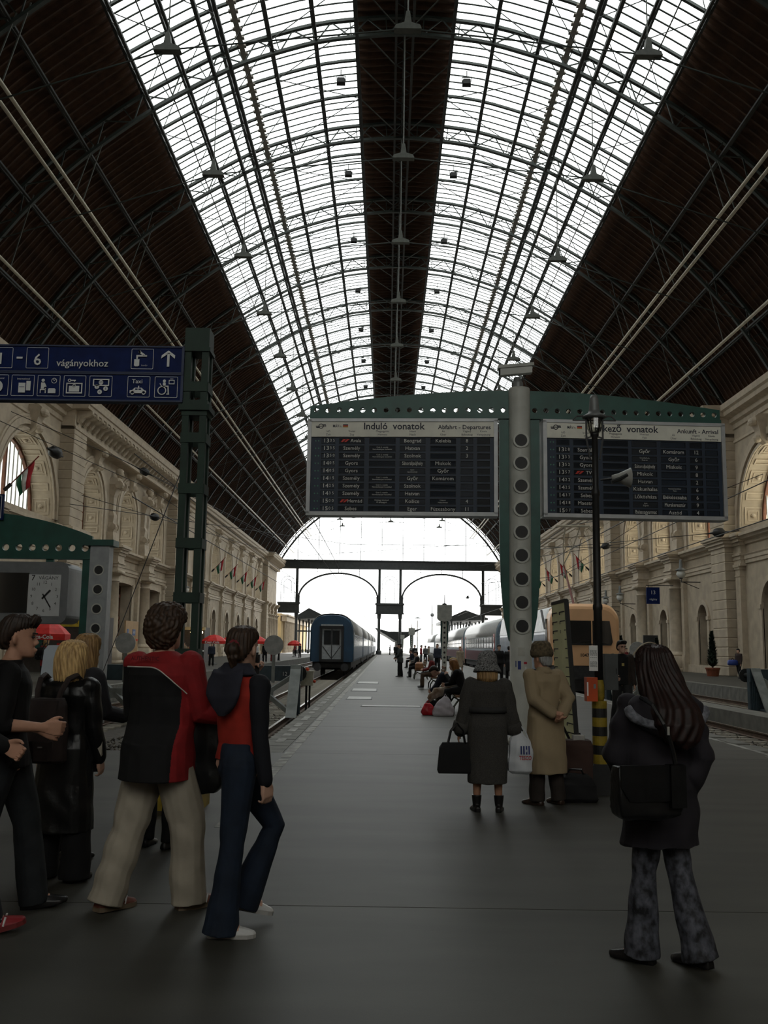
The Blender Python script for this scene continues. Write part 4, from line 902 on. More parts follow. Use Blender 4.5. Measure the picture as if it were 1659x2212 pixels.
def board(x0, x1, rot, lab, title, sub, heads, rows):
    b = thing('departure_board' if 'Ind' in title else 'arrival_board', lab, 'departure board' if 'Ind' in title else 'arrival board', (CX, CY, 0), rot)
    w = x1 - x0; zt, zb = 5.44, 3.8; F = -.13
    m = MB(); m.box((x0, -.1, zb), (x1, .16, zt)); m.build('cabinet', BODYB, b)
    m = MB()
    for p, q in (((x0 - .02, zb - .03), (x1 + .02, zb + .035)), ((x0 - .02, zt - .035), (x1 + .02, zt + .02)), ((x0 - .02, zb), (x0 + .045, zt)), ((x1 - .045, zb), (x1 + .02, zt))): m.box((p[0], -.15, p[1]), (q[0], .18, q[1]))
    for x in (x0 + .15, x1 - .15): m.box((x - .03, .02, zt), (x + .03, .08, 5.5))
    m.build('frame', ALU, b)
    m = MB(); m.box((x0 + .045, F, zt - .3), (x1 - .045, -.09, zt - .035)); h = m.build('header_panel', HEAD, b)
    q = MB(); Y = F - .004; X = lambda f: x0 + w * f
    text(q, title, .165, X(.455), zt - .12, Y, bold=.003, cond=1.0); text(q, sub, .105, X(.97), zt - .135, Y, align='RIGHT', bold=.0015)
    for (a, c), s in zip(COLS, heads):
        for i, u in enumerate(s.split('/')): text(q, u, .05, X((a + c) / 2), zt - .205 - .058 * i, Y)
    text(q, 'MÁV', .07, X(.145), zt - .115, Y, cond=.75, bold=.001); text(q, 'Rt', .04, X(.17), zt - .12, Y)
    for s_ in (1, -1):    # wheel emblem with wing bars
        q.loft([[(X(.065) + r * math.cos(2 * PI * k / 18), Y, zt - .115 + r * math.sin(2 * PI * k / 18)) for k in range(18)] for r in (.032, .045)], cap=False)
        q.add([(X(.065) + s_ * .025, Y, zt - .115 + s_ * .012), (X(.065) + s_ * .09, Y, zt - .115 + s_ * .012), (X(.065) + s_ * .08, Y, zt - .115 + s_ * .03), (X(.065) + s_ * .02, Y, zt - .115 + s_ * .03)], [(0, 1, 2, 3)])
        q.add([(X(.065) - .09, Y, zt - .121), (X(.065) + .09, Y, zt - .121), (X(.065) + .09, Y, zt - .109), (X(.065) - .09, Y, zt - .109)], [(0, 1, 2, 3)])
    q.build('header_lettering', NAVY, h, fix=False)
    for k, mm_ in enumerate((NAVY, ICR, M('flag_gold', (.6, .33, .06)))):
        q = MB(); q.add([(X(.183), Y, zt - .1 - .018 * k), (X(.21), Y, zt - .1 - .018 * k), (X(.21), Y, zt - .082 - .018 * k), (X(.183), Y, zt - .082 - .018 * k)], [(3, 2, 1, 0)]); q.build('flag_stripe', mm_, h, fix=False)
    q = MB(); ic = MB(); led = MB(); cm = {}
    for r in range(10):
        z = zt - .368 - .1315 * r
        row = rows[r] if r < len(rows) else ('',) * 6
        for c, (a, e) in enumerate(COLS):
            if c not in cm:
                cell = MB(); cw = w * (e - a) / 2; cell.loft([[(-cw - d, yy, -.048 - d), (cw + d, yy, -.048 - d), (cw + d, yy, .048 + d), (-cw - d, yy, .048 + d)] for yy, d in ((.02, 0), (-.012, .0), (-.012, -.006), (0, -.008))]); cm[c] = cell.mesh('flap_cell', FLAP); fixn(cm[c])
            obj('flap_cell', cm[c], b, (X((a + e) / 2), -.1, z))
            s = row[c] if c < len(row) else ''
            xc = X((a + e) / 2); yy = -.116
            if not s: continue
            if c == 0: text(q, s[:2], .1, xc - .035, z, yy, cond=1.15); text(q, s[2:].replace('', ' ')[1:-1], .075, xc + .055, z + .004, yy, cond=.9)
            elif s.startswith('IC '):
                text(q, s[3:], .085, xc + .07, z, yy)
                for dx in (0, .055): ic.add([(xc - .19 + dx, yy, z - .025), (xc - .155 + dx, yy, z - .025), (xc - .1 + dx * 1.2, yy, z + .03), (xc - .15 + dx * 1.2, yy, z + .03)], [(0, 1, 2, 3)])
            elif '/' in s:
                for i, u in enumerate(s.split('/')): text(q, u, .034, xc, z + .018 - .036 * i, yy)
            else: text(q, s, .09, xc, z, yy, bold=0.0, cond=1.0 if len(s) < 12 else .68)
        for i, x in enumerate((.037, .053)): led.lathe([(.012, 0), (.012, .006)], (0, 0, 0), 8); led.v[-16:] = [(X(x) + a_, -.101 - c_, z + b_) for a_, b_, c_ in led.v[-16:]]
    tag(q.build('flap_lettering', LET, b, fix=False), kind='stuff')
    if ic.v: ic.build('express_mark', ICR, b, fix=False)
    led.build('indicator_lamp', M('green_lamp', (.02, .16, .1), .3), b)
    return b
small = 'Csak 2. osztály/Nemdohányzó kocsikkal'
board(-3.63, -.40, -math.radians(3), 'departures board with white header reading Induló vonatok, left of the white column', 'Induló  vonatok', 'Abfahrt - Departures', ('Idő/Zeit', 'Vonat/Zug', 'Megjegyzés/Hinweis', 'Hová/Nach', 'Át/Über', 'Vágány/Bahnsteig', 'Késés/Verspätung'),
      [('13:35', 'IC Avala', '', 'Beograd', 'Kelebia', '8'), ('13:35', 'Személy', small, 'Hatvan', '', '2'), ('13:50', 'Személy', small, 'Szolnok', '', '3'), ('14:05', 'Gyors', '', 'Sátoraljaújhely', 'Miskolc', ''), ('14:05', 'Gyors', '', 'Győr/Szombathely', 'Győr', ''), ('14:15', 'Személy', small, 'Győr', 'Komárom', ''), ('14:25', 'Személy', small, 'Szolnok', '', ''), ('14:35', 'Személy', small, 'Hatvan', '', ''), ('15:00', 'IC Hernád', 'Helyjegy kötelező/IC pótjeggyel', 'Košice', 'Miskolc/Hidasnémeti', '4'), ('15:05', 'Sebes', '', 'Eger', 'Füzesabony', '11')])
board(.40, 3.53, math.radians(3), 'arrivals board with white header reading Érkező vonatok, right of the white column', 'Érkező  vonatok', 'Ankunft - Arrival', ('Idő/Zeit', 'Vonat/Zug', 'Megjegyzés/Hinweis', 'Honnan/Von', 'Át/Über', 'Vágány/Bahnsteig', 'Késés/Verspätung'),
      [('', '', '', '', '', ''), ('13:28', 'Személy', '', 'Győr', 'Komárom', '12'), ('13:33', 'Gyors', '', 'Szombathely/Sopron', 'Győr', '6'), ('13:52', 'Gyors', '', 'Sátoraljaújhely', 'Miskolc', '9'), ('13:57', 'IC TVR', '', 'Miskolc', '', '8'), ('14:22', 'Személy', '', 'Hatvan', '', '2'), ('14:25', 'Személy', '', 'Kiskunhalas', 'Kunszentmiklós/Tass', '6'), ('14:37', 'Sebes', '', 'Lőkösháza', 'Békéscsaba', '6'), ('14:38', 'Maestral', '', 'Split/Zagreb', 'Murakeresztúr', '9'), ('15:07', 'Sebes', '', 'Balassagyarmat', 'Aszód', '4')])
t = thing('security_camera', 'pale security camera on top of the white column', 'camera', (CX - .03, CY, 6.02))
m = MB(); m.lathe([(.1, 0), (.1, .1), (.08, .12), (.06, .2)], n=14); m.build('mount', GREYD, t)
m = MB(); m.loft([[(-.3 + .55 * k, y, z + .06 * k) for y, z in ((-.07, .22), (.07, .22), (.07, .36), (-.07, .36))] for k in (0, 1)]); m.build('housing', GREYP, t); m = MB(); m.loft([[(-.34 + .62 * k, y, z + .06 * k) for y, z in ((-.1, .34), (.1, .34), (.08, .4), (-.08, .4))] for k in (0, 1)]); m.build('sun_shield', GREYP, t)
m = MB(); m.tube((-.33, 0, .28), (-.29, 0, .28), .05, n=10); m.build('lens', DGLASS, t)
# ---------------- green lattice mast with the blue direction signs
t = thing('lattice_mast', 'dark green square lattice mast behind man in red, holding the blue signs', 'mast', (-1.98, 9.5, 0))
m = MB()
for x in (-.088, .088):
    for y in (-.088, .088): m.box((x - .034, y - .034, 0), (x + .034, y + .034, 4.6))
m.build('corner_post', GREEN, t)
for z in (.6, 1.02, 1.47, 2.02, 2.56, 3.11, 3.63, 4.16):
    m = MB()
    for s in (-1, 1): m.box((-.12, s * .126 - .006, z - .05), (.12, s * .126 + .006, z + .05)); m.box((s * .126 - .006, -.12, z - .05), (s * .126 + .006, .12, z + .05))
    m.build('batten', GREEN, t)
m = MB(); m.box((-.155, -.155, 3.91), (.155, .155, 3.97)); m.box((-.13, -.13, 3.86), (.13, .13, 4.02)); m.build('collar', GREEN, t)
m = MB(); m.box((-.125, -.125, 4.55), (.125, .125, 4.78)); m.box((-.14, -.14, 4.53), (.14, .14, 4.57)); m.build('cap', GREEN, t)
m = MB(); m.box((-.24, -.24, 0), (.24, .24, .42)); m.build('yellow_base', M('yellow_paint', (.30, .21, .015), .55, var=.25), t)
def sgx(cx): return -2.11 + (cx / 3.456 - 403) * .004815
def sgz(cy): return 4.56 - ((700 + cy / 3.456) - 760) * .0049
def sign_panel(lab, c0, c1):
    s = thing('direction_sign', lab, 'sign', (0, 9.36, 0), 0); z1, z0 = sgz(c0), sgz(c1)
    m = MB(); m.box((-5.4, 0, z0), (-2.12, .1, z1)); m.build('panel', BLUE, s)
    m = MB(); m.box((-5.42, -.012, z0 - .012), (-2.1, .112, z0 + .004)); m.box((-5.42, -.012, z1 - .004), (-2.1, .112, z1 + .012)); m.box((-2.125, -.012, z0), (-2.1, .112, z1)); m.build('edge_frame', M('blue_edge', (.01, .022, .07), .5), s)
    return s
class PG:
    """flat white pictogram print, drawn in the panel plane"""
    def __init__(s): s.m = MB()
    def poly(s, pts): s.m.add([(sgx(x), -.016, sgz(y)) for x, y in pts], [tuple(range(len(pts)))])
    def rect(s, x0, y0, x1, y1): s.poly([(x0, y1), (x1, y1), (x1, y0), (x0, y0)])
    def disc(s, x, y, r, n=18): s.poly([(x + r * math.cos(2 * PI * k / n), y - r * math.sin(2 * PI * k / n)) for k in range(n)])
    def ring(s, x, y, r, w, n=24):
        for k in range(n):
            a, b = 2 * PI * k / n, 2 * PI * (k + 1) / n; s.poly([(x + (r - w) * math.cos(a), y - (r - w) * math.sin(a)), (x + r * math.cos(a), y - r * math.sin(a)), (x + r * math.cos(b), y - r * math.sin(b)), (x + (r - w) * math.cos(b), y - (r - w) * math.sin(b))])
    def line(s, x0, y0, x1, y1, w):
        L = math.hypot(x1 - x0, y1 - y0); a, b = -(y1 - y0) / L * w / 2, (x1 - x0) / L * w / 2; s.poly([(x0 + a, y0 + b), (x1 + a, y1 + b), (x1 - a, y1 - b), (x0 - a, y0 - b)])
    def frame(s, x0, y0, x1, y1, w=3):
        s.rect(x0 + 8, y0, x1 - 8, y0 + w); s.rect(x0 + 8, y1 - w, x1 - 8, y1); s.rect(x0, y0 + 8, x0 + w, y1 - 8); s.rect(x1 - w, y0 + 8, x1, y1 - 8)
        for x, y, a in ((x1 - 8, y0 + 8, 0), (x0 + 8, y0 + 8, 90), (x0 + 8, y1 - 8, 180), (x1 - 8, y1 - 8, 270)):
            for k in range(3):
                p, q = math.radians(a + 30 * k), math.radians(a + 30 * k + 30); s.poly([(x + (8 - w) * math.cos(p), y - (8 - w) * math.sin(p)), (x + 8 * math.cos(p), y - 8 * math.sin(p)), (x + 8 * math.cos(q), y - 8 * math.sin(q)), (x + (8 - w) * math.cos(q), y - (8 - w) * math.sin(q))])
    def text(s, t, x, y, h, **k): text(s.m, t, h * .00142, sgx(x), sgz(y), -.016, **k)
    def build(s, parent, name='white_print', mat=None): return tag(s.m.build(name, mat or SIGNW, parent, fix=False), kind='stuff')
s1 = sign_panel('upper blue sign reading 1 - 6 vágányokhoz with an upward arrow', 207, 395)
p = PG(); p.frame(-10, 224, 146, 376); p.frame(246, 222, 408, 376); p.frame(1014, 222, 1176, 372); p.rect(174, 292, 218, 306)
p.text('1', 58, 310, 118, bold=.0015); p.text('6', 328, 315, 118, bold=.0015); p.text('vágányokhoz', 658, 335, 72, bold=.0008)
p.rect(1276, 250, 1294, 352); p.poly([(1232, 292), (1236, 268), (1284, 232), (1284, 254)]); p.poly([(1284, 254), (1284, 232), (1334, 268), (1332, 292)])
p.poly([(1036, 300), (1074, 300), (1074, 345), (1064, 352), (1044, 352), (1036, 345)]); p.rect(1050, 280, 1062, 298); p.rect(1050, 268, 1128, 280); p.line(1066, 240, 1110, 270, 14); p.disc(1074, 244, 9); p.text('hordár', 1112, 345, 16)
p.build(s1)
s2 = sign_panel('lower blue sign with white pictograms for information, luggage, taxi and wheelchair', 410, 602)
p = PG()
for x0, x1 in ((-34, 128), (150, 316), (340, 504), (530, 692), (718, 884), (996, 1160), (1194, 1362)): p.frame(x0, 426, x1, 580)
p.disc(42, 512, 46); p.text('International', 48, 452, 18); p.text('International', 236, 455, 18)
p.rect(202, 484, 252, 556); p.rect(258, 470, 290, 540)
p.disc(380, 464, 12); p.poly([(366, 480), (392, 480), (408, 510), (390, 514), (388, 526), (366, 526)]); p.rect(360, 528, 404, 536); p.rect(360, 536, 366, 558); p.rect(396, 520, 404, 558); p.poly([(418, 530), (424, 522), (466, 522), (474, 530), (474, 558), (418, 558)]); p.ring(460, 466, 20, 4); p.line(460, 466, 452, 456, 4); p.line(460, 466, 470, 456, 4)
p.ring(572, 462, 12, 6); p.rect(584, 458, 618, 466); p.rect(606, 466, 612, 472)
for a in ((550, 480, 668, 488), (550, 548, 668, 558), (550, 488, 558, 548), (660, 488, 668, 548)): p.rect(*a)
p.rect(570, 502, 646, 544); p.ring(608, 500, 12, 4)
for a in ((744, 448, 862, 456), (744, 492, 862, 500), (744, 456, 752, 492), (854, 456, 862, 492)): p.rect(*a)
for x, y in ((802, 474), (774, 506), (838, 520), (796, 544)): p.disc(x, y, 17)
p.text('Taxi', 1066, 464, 44, bold=.0005); p.poly([(1014, 530), (1034, 526), (1050, 510), (1100, 510), (1118, 526), (1134, 532), (1134, 550), (1014, 550)]); p.disc(1034, 548, 13); p.disc(1116, 548, 13); p.rect(1074, 496, 1082, 510)
p.disc(1264, 458, 11); p.rect(1254, 470, 1274, 500); p.rect(1254, 492, 1296, 502); p.line(1292, 500, 1296, 552, 9); p.rect(1282, 550, 1302, 558); p.ring(1248, 528, 32, 7); p.line(1232, 476, 1246, 500, 6)
for a in ((1296, 450, 1338, 455), (1296, 476, 1338, 481), (1296, 455, 1301, 476), (1333, 455, 1338, 476), (1306, 440, 1328, 444)): p.rect(*a)
p.build(s2)
p = PG(); p.text('i', 42, 512, 86, bold=.002)
for x, y, c in ((802, 474, 'DM'), (774, 506, '£'), (838, 520, '$'), (796, 544, '€')): p.text(c, x, y, 20)
p.rect(208, 512, 246, 516); p.disc(1034, 548, 5); p.disc(1116, 548, 5); p.rect(1054, 516, 1072, 526); p.rect(1078, 516, 1098, 526)
p.m.v = [(x, -.018, z) for x, y, z in p.m.v]; p.build(s2, 'blue_print', BLUE)
# guy wire from the mast
t = thing('guy_wire', 'thin taut wire slanting down from the green lattice mast to the left', 'wire', (-2.0, 9.6, 3.72))
m = MB(); m.tube((0, 0, 0), (-4.2, 9.6, -3.72 - .6), .0065, n=5); m.build('wire', GREYD, t)
m = MB()
for k in range(4): m.lathe([(.02, 0), (.035, .03), (.02, .06)], (-.1 - .03 * k, .22 + .07 * k, -.13 - .07 * k), 8)
m.build('insulator', GREYD, t)
# ---------------- gantry with platform clock
GX, GY = -5.75, 19.0
t = thing('platform_gantry', 'green arched gantry with grey holed post over the track at left', 'gantry', (GX, GY, 0))
m = MB(); m.box((-.19, -.14, 0), (.19, .14, 3.48)); m.build('post', M('gantry_grey', (.33, .35, .36), .45, var=.12), t)
m = MB(); m.box((-.3, -.2, 3.48), (.28, .2, 3.6)); m.build('post_cap', GREEN2, t)
for k in range(8):
    z = .3 + .385 * k; m = MB(); rr = [[(r * math.cos(2 * PI * i / 20), y, z + r * math.sin(2 * PI * i / 20)) for i in range(20)] for r, y in ((.11, -.1), (.11, -.155), (.085, -.155), (.085, -.142))]
    m.loft(rr, cap=False); p_ = m.build('porthole', GREYP, t); m = MB(); m.add([(.086 * math.cos(2 * PI * i / 20), -.145, z + .086 * math.sin(2 * PI * i / 20)) for i in range(20)], [tuple(range(20))]); m.build('dark_opening', BLACK, p_)
m = MB(); fz = lambda x: 4.15 - .55 * (abs(x + 2.6) / 2.6) ** 2 if x > -2.6 else 4.15 - .55 * (abs(x + 2.6) / 2.6) ** 2
arm_plate(m, -5.0, -.2, 3.28, fz, 18, .07, 3.44, -.03, .05); m.build('arched_beam', GREEN2, t)
m = MB(); m.box((-.36, -.05, 0), (-.19, .05, 3.3)); m.build('green_fin', GREEN2, t)
m = MB(); m.box((-5.2, -.12, 0), (-4.9, .12, 3.6)); m.build('far_post', GREEN2, t)
for x in (-1.1, -3.6): m = MB(); m.box((x, -.03, 3.122), (x + .15, .03, 3.28)); m.build('hanger', GREEN2, t)
c = thing('platform_clock', 'grey rounded display cabinet with white square clock face reading 7 VÁGÁNY', 'clock', (GX, GY, 0))
GC = M('clock_grey', (.17, .18, .19), .4, var=.1)
def rrect(x0, z0, x1, z1, r, n=5):
    out = []
    for cx, cz, a in ((x1 - r, z1 - r, 0), (x0 + r, z1 - r, 90), (x0 + r, z0 + r, 180), (x1 - r, z0 + r, 270)): out += [(cx + r * math.cos(math.radians(a + 90 * k / n)), cz + r * math.sin(math.radians(a + 90 * k / n))) for k in range(n + 1)]
    return out
m = MB(); m.prism(rrect(-3.9, 1.92, -.5, 3.12, .16), 'y', -.42, .42); m.build('cabinet', GC, c)
m = MB(); m.box((-3.75, -.44, 2.12), (-1.27, -.41, 2.9)); m.build('display_window', DGLASS, c)
DC = (-.945, 2.44)
m = MB(); m.box((-1.27, -.44, 2.06), (-.64, -.41, 2.87)); d = m.build('dial', M('dial_white', (.55, .57, .58), .5, var=.05), c)
q = MB()
for h in range(1, 13): text(q, str(h), .085, DC[0] + .255 * math.sin(PI * h / 6), DC[1] + .275 * math.cos(PI * h / 6), -.444)
text(q, '7', .15, -1.18, 2.8, -.444, bold=.002); text(q, 'VÁGÁNY', .095, -.88, 2.8, -.444)
q.build('numerals', BLACK, d, fix=False)
for name, a, L, w in (('hour_hand', 42, .17, .035), ('minute_hand', 148, .25, .025)):
    a = math.radians(a); m = MB(); m.bar((DC[0] - .06 * math.sin(a), -.452, DC[1] - .06 * math.cos(a)), (DC[0] + L * math.sin(a), -.452, DC[1] + L * math.cos(a)), .006, w, up=(math.cos(a), 0, -math.sin(a))); m.build(name, BLACK, d)
s7 = thing('track_number_sign', 'small blue sign with a white 7 on top of the green gantry', 'sign', (-7.95, GY - .1, 3.98))
m = MB(); m.box((-.45, -.03, 0), (.2, .03, .52)); m.build('panel', BLUE, s7)
q = MB(); text(q, '7', .38, -.12, .24, -.034, bold=.01)
for a in ((-.42, .03, .17, .045), (-.42, .475, .17, .49), (-.42, .03, -.405, .49), (.155, .03, .17, .49)): q.add([(a[0], -.034, a[1]), (a[2], -.034, a[1]), (a[2], -.034, a[3]), (a[0], -.034, a[3])], [(0, 1, 2, 3)])
q.build('white_print', SIGNW, s7, fix=False)
# ---------------- lamp post with striped sleeve
LX, LY = 2.38, 10.78
t = thing('lamp_post', 'black iron lamp post with lantern rising from a yellow and black striped sleeve', 'lamp post', (LX, LY, 0))
YEL = M('striped_yellow', (.27, .19, .015), .55, var=.25, scale=12)
m = MB(); m.loft([[(-.15 * f, -.15 * f, z), (.15 * f, -.15 * f, z), (.15 * f, .15 * f, z), (-.15 * f, .15 * f, z)] for z, f in ((0, 1), (.25, .95), (.32, .62))]); m.build('foot', BLACK, t)
edges = [.30, .42, .52, .62, .72, .82, .92, 1.0]
for k, (a, b) in enumerate(zip(edges, edges[1:])):
    m = MB(); m.lathe([(.082, a), (.083, (a + b) / 2), (.082, b)], n=20); m.build('stripe', YEL if k % 2 == 0 else BLACK, t, False)
m = MB(); m.lathe([(.05, 1.0), (.06, 1.05), (.06, 1.15), (.045, 1.25)], n=14); m.build('yellow_neck', YEL, t, True)
m = MB(); m.lathe([(.048, 1.2), (.048, 2.0), (.055, 2.02), (.055, 2.06), (.045, 2.08), (.040, 3.3), (.05, 3.32), (.05, 3.36), (.036, 3.4), (.034, 4.0), (.05, 4.02), (.05, 4.06)], n=14); m.build('post', BLACK, t, True)
m = MB()
for k in range(4): a = PI / 4 + PI / 2 * k; m.bar((.05 * math.cos(a), .05 * math.sin(a), 4.05), (.09 * math.cos(a), .09 * math.sin(a), 4.23), .012, .012)
for s in (-1, 1): m.bar((s * .055, 0, 3.74), (s * .095, 0, 3.98), .018, .018); m.bar((s * .095, 0, 3.98), (s * .095, 0, 4.24), .018, .018); m.bar((s * .095, 0, 3.99), (0, 0, 4.02), .016, .016)
m.bar((-.25, 0, 4.2), (.25, 0, 4.2), .012, .012)
for s in (-1, 1): m.bar((s * .25, 0, 4.2), (s * .2, 0, 4.25), .012, .012); m.bar((s * .2, 0, 4.25), (s * .08, 0, 4.25), .03, .012)
m.build('lantern_frame', BLACK, t)
m = MB(); m.lathe([(.06, 4.05), (.085, 4.1), (.085, 4.22)], n=10, cap=False); m.build('lantern_glass', glass('lamp_glass', (.7, .7, .65), .15, .15), t)
m = MB(); m.lathe([(.1, 4.22), (.14, 4.235), (.13, 4.255), (.07, 4.29), (.062, 4.32), (.05, 4.46), (.035, 4.5)], n=16); m.build('lantern_hood', GREYD, t, True)
o = thing('loudspeaker', 'grey horn loudspeaker on a short arm beside the lamp post', 'loudspeaker', (LX + .06, LY, 3.5))
m = MB(); m.tube((0, 0, .0), (.2, -.05, .02), .012, n=6); m.build('arm', BLACK, o)
m = MB(); m.lathe([(.03, 0), (.05, .08), (.11, .22), (.12, .23), (.1, .22), (.03, .05)], n=14); m.v = [(.12 + c * .9, -.05 + b, .02 + a) for a, b, c in m.v]; m.build('horn', M('horn_grey', (.33, .33, .31), .5), o, True)
m = MB(); m.path([(.1, -.1, -.04), (.2, -.12, .0), (.28, -.13, .04)], .022, 6); m.build('driver_unit', BLACK, o)
o = thing('ticket_validator', 'orange ticket validator box fixed low on the lamp post', 'validator', (LX - .11, LY - .08, 1.0))
m = MB(); m.box((-.06, -.08, 0), (.06, .06, .26)); m.build('case', M('orange_paint', (.50, .07, .012), .45, var=.15), o)
m = MB(); m.box((-.058, -.082, .06), (-.042, -.079, .21)); m.build('white_label', WHITE, o); m = MB(); m.box((.015, -.083, .14), (.04, -.079, .19)); m.build('slot_plate', GREYD, o); m = MB(); m.lathe([(.025, -.12), (.025, .3)], (.1, .08, .1), 8); m.build('clamp', BLACK, o)
o = thing('notice_board', 'narrow white timetable notice with grey printed blocks hanging on the lamp post', 'notice', (LX - .065, LY - .07, 1.33))
m = MB(); m.box((-.055, -.008, 0), (.04, .008, .28)); m.build('board', WHITE, o)
q = MB(); rn = random.Random(5)
for z0, z1 in ((.045, .115), (.145, .16), (.17, .235)):
    for i in range(int((z1 - z0) / .009)):
        x = -.045
        while x < .03: L = rn.uniform(.008, .02); q.add([(x, -.0085, z0 + i * .009), (min(.032, x + L), -.0085, z0 + i * .009), (min(.032, x + L), -.0085, z0 + i * .009 + .006), (x, -.0085, z0 + i * .009 + .006)], [(0, 1, 2, 3)]); x += L + .004
q.build('printed_lines', GREYD, o, fix=False)
o = thing('control_cabinet', 'dark grey flat cabinet mounted on the right of the lamp post', 'cabinet', (LX + .14, LY + .02, 1.12))
m = MB(); m.box((-.085, -.05, 0), (.07, .05, .4)); m.build('case', M('cabinet_grey', (.06, .065, .065), .45), o); m = MB(); m.box((-.075, -.056, .015), (.06, -.05, .385)); d = m.build('door', M('cabinet_grey'), o); m = MB(); m.box((.045, -.064, .18), (.053, -.056, .24)); m.build('handle', BLACK, d)
# ---------------- leaning banner panel on a wheeled foot
t = thing('display_panel', 'tall yellow-green panel with black edge on a wheeled foot behind the man in beige coat', 'panel', (2.72, 14.7, 0))
GP = M('pale_green_panel', (.80, .80, .50), .55, var=.12, scale=2)
m = MB(); m.loft([[(x - .02, y, z), (x + .02, y, z)] for x, y, z in (((.05), -.75, .22),)] and [[(.05 + d, -.75, .22), (-.1 + d, -.75, 2.25), (-.2 + d, -.2, 2.22), (-.13 + d, -.2, .25)] for d in (-.02, .02)]); m.build('panel', GP, t)
m = MB()
for k in range(1, 15):
    f = k / 15
    for q0, q1 in ((.08, .42), (.62, .95)):
        a_ = Vector((.05 - .15 * f - .023, -.752, .22 + 2.03 * f)); b_ = Vector((-.13 - .07 * f - .023, -.202, .25 + 1.97 * f)); m.bar(a_.lerp(b_, q0), a_.lerp(b_, q1), .012, .014); m.bar(a_.lerp(b_, q1), a_.lerp(b_, q1) - Vector((0, 0, .04)), .012, .02)
m.build('clip_mark', BLACK, t)
m = MB(); m.bar((.035, -.76, .15), (-.1, -.76, 2.28), .06, .05); m.bar((-.13, -.19, .2), (-.2, -.19, 2.25), .03, .03); m.bar((-.1, -.76, 2.27), (-.2, -.19, 2.24), .05, .05); m.build('edge_frame', BLACK, t)
m = MB(); m.lathe([(.05, .08), (.1, .12), (.05, .22), (.04, .3)], (.04, -.76, .08), 10); m.bar((.04, -.76, .22), (.5, -.95, .04), .035, .035); m.bar((.04, -.76, .22), (-.45, -.9, .04), .035, .035); m.bar((.1, .8, .22), (.1, -.76, .2), .04, .04); m.bar((.1, .8, .22), (.5, 1.0, .04), .03, .03); m.bar((.1, .8, .22), (-.35, 1.0, .04), .03, .03); m.build('foot_frame', BLACK, t)
for x, y in ((.5, -.95), (-.45, -.9), (.5, 1.0), (-.35, 1.0)):
    m = MB(); m.tube((x - .02, y, .045), (x + .02, y, .045), .045, n=12); m.build('wheel', BLACK, t)
# ---------------- platform sign posts with portholes
def signpost(x, y, lab):
    t = thing('platform_sign_post', lab, 'sign post', (x, y, 0), 0, 'blank sign boards along the platform')
    m = MB(); m.lathe([(.12, 0), (.12, .06), (.095, .1), (.095, 2.65)], n=16); m.build('post', GREYP, t, False)
    m = MB(); m.prism([(-.16, 2.7), (.16, 2.7), (.16, 1.9), (.1, 1.3), (-.1, 1.3), (-.16, 1.9)], 'y', .02, .05); m.build('green_fin', GREEN2, t)
    for k in range(9): m = MB(); m.lathe([(.045, 0), (.045, .012)], n=12); m.v = [(a, -.092 - c, .95 + .2 * k + b) for a, b, c in m.v]; m.build('porthole', BLACK, t)
    m = MB(); m.prism([(-.3, 2.72), (-.2, 2.62), (.2, 2.62), (.3, 2.72), (.3, 3.28), (-.3, 3.28)], 'y', -.12, .1); m.build('sign_board', M('sign_back', (.40, .41, .38), .5), t)
    m = MB(); m.lathe([(.1, 3.28), (.08, 3.33), (.02, 3.35), (.012, 3.7)], n=8); m.build('finial', BLACK, t)
    return t
signpost(2.35, 39, 'grey blank sign board on a white porthole post, nearest behind the seated people')
signpost(2.35, 90, 'grey blank sign board on a porthole post, second along the platform'); signpost(2.35, 142, 'grey blank sign board on a porthole post, farthest along the platform')
t = thing('yard_light', 'thin yard light mast outside right of the middle canopy', 'lamp post', (10.2, 215, -.6)); m = MB(); m.tube((0, 0, 0), (0, 0, 11.5), .14, .08, 8); m.build('mast', GST, t); m = MB(); m.sphere((0, 0, 9.3), .45, 10, 6); m.build('lamp', GST, t)
t = thing('yard_light', 'thin yard light with flat shade outside above the middle canopy', 'lamp post', (7.4, 230, -.6)); m = MB(); m.tube((0, 0, 0), (0, 0, 9), .12, .08, 8); m.build('mast', GST, t); m = MB(); m.lathe([(.9, 8.9), (.2, 9.3)], n=10); m.build('lamp', GST, t)
# ---------------- benches
BW = M('bench_wood', (.17, .085, .035), .6, var=.25, scale=4, stretch=(1, 8, 1)); IRON = M('bench_iron', (.07, .08, .06), .5)
def bench(x, y, lab):
    t = thing('bench', lab, 'bench', (x, y, 0), 0, 'slatted benches on the platform')
    for k, (a, z) in enumerate(((-.28, .44), (-.17, .45), (-.06, .45), (.05, .44))): m = MB(); m.box((a, -1.0, z - .02), (a + .09, 1.0, z + .02)); m.build('seat_slat', BW, t)
    for a, z in ((.17, .56), (.2, .68), (.23, .8)): m = MB(); m.bar((a, -1.0, z), (a, 1.0, z), .03, .09); m.build('back_slat', BW, t)
    for yy in (-.75, .75):
        m = MB(); m.path([(-.32, yy, 0), (-.3, yy, .2), (-.2, yy, .34), (-.3, yy, .42), (.1, yy, .42), (.18, yy, .5), (.26, yy, .84)], .025, 6); m.path([(.32, yy, 0), (.28, yy, .2), (.14, yy, .34), (.12, yy, .42)], .025, 6); m.path([(-.22, yy, .34), (0, yy, .24), (.16, yy, .34)], .018, 6); m.build('iron_leg', IRON, t)
    return t
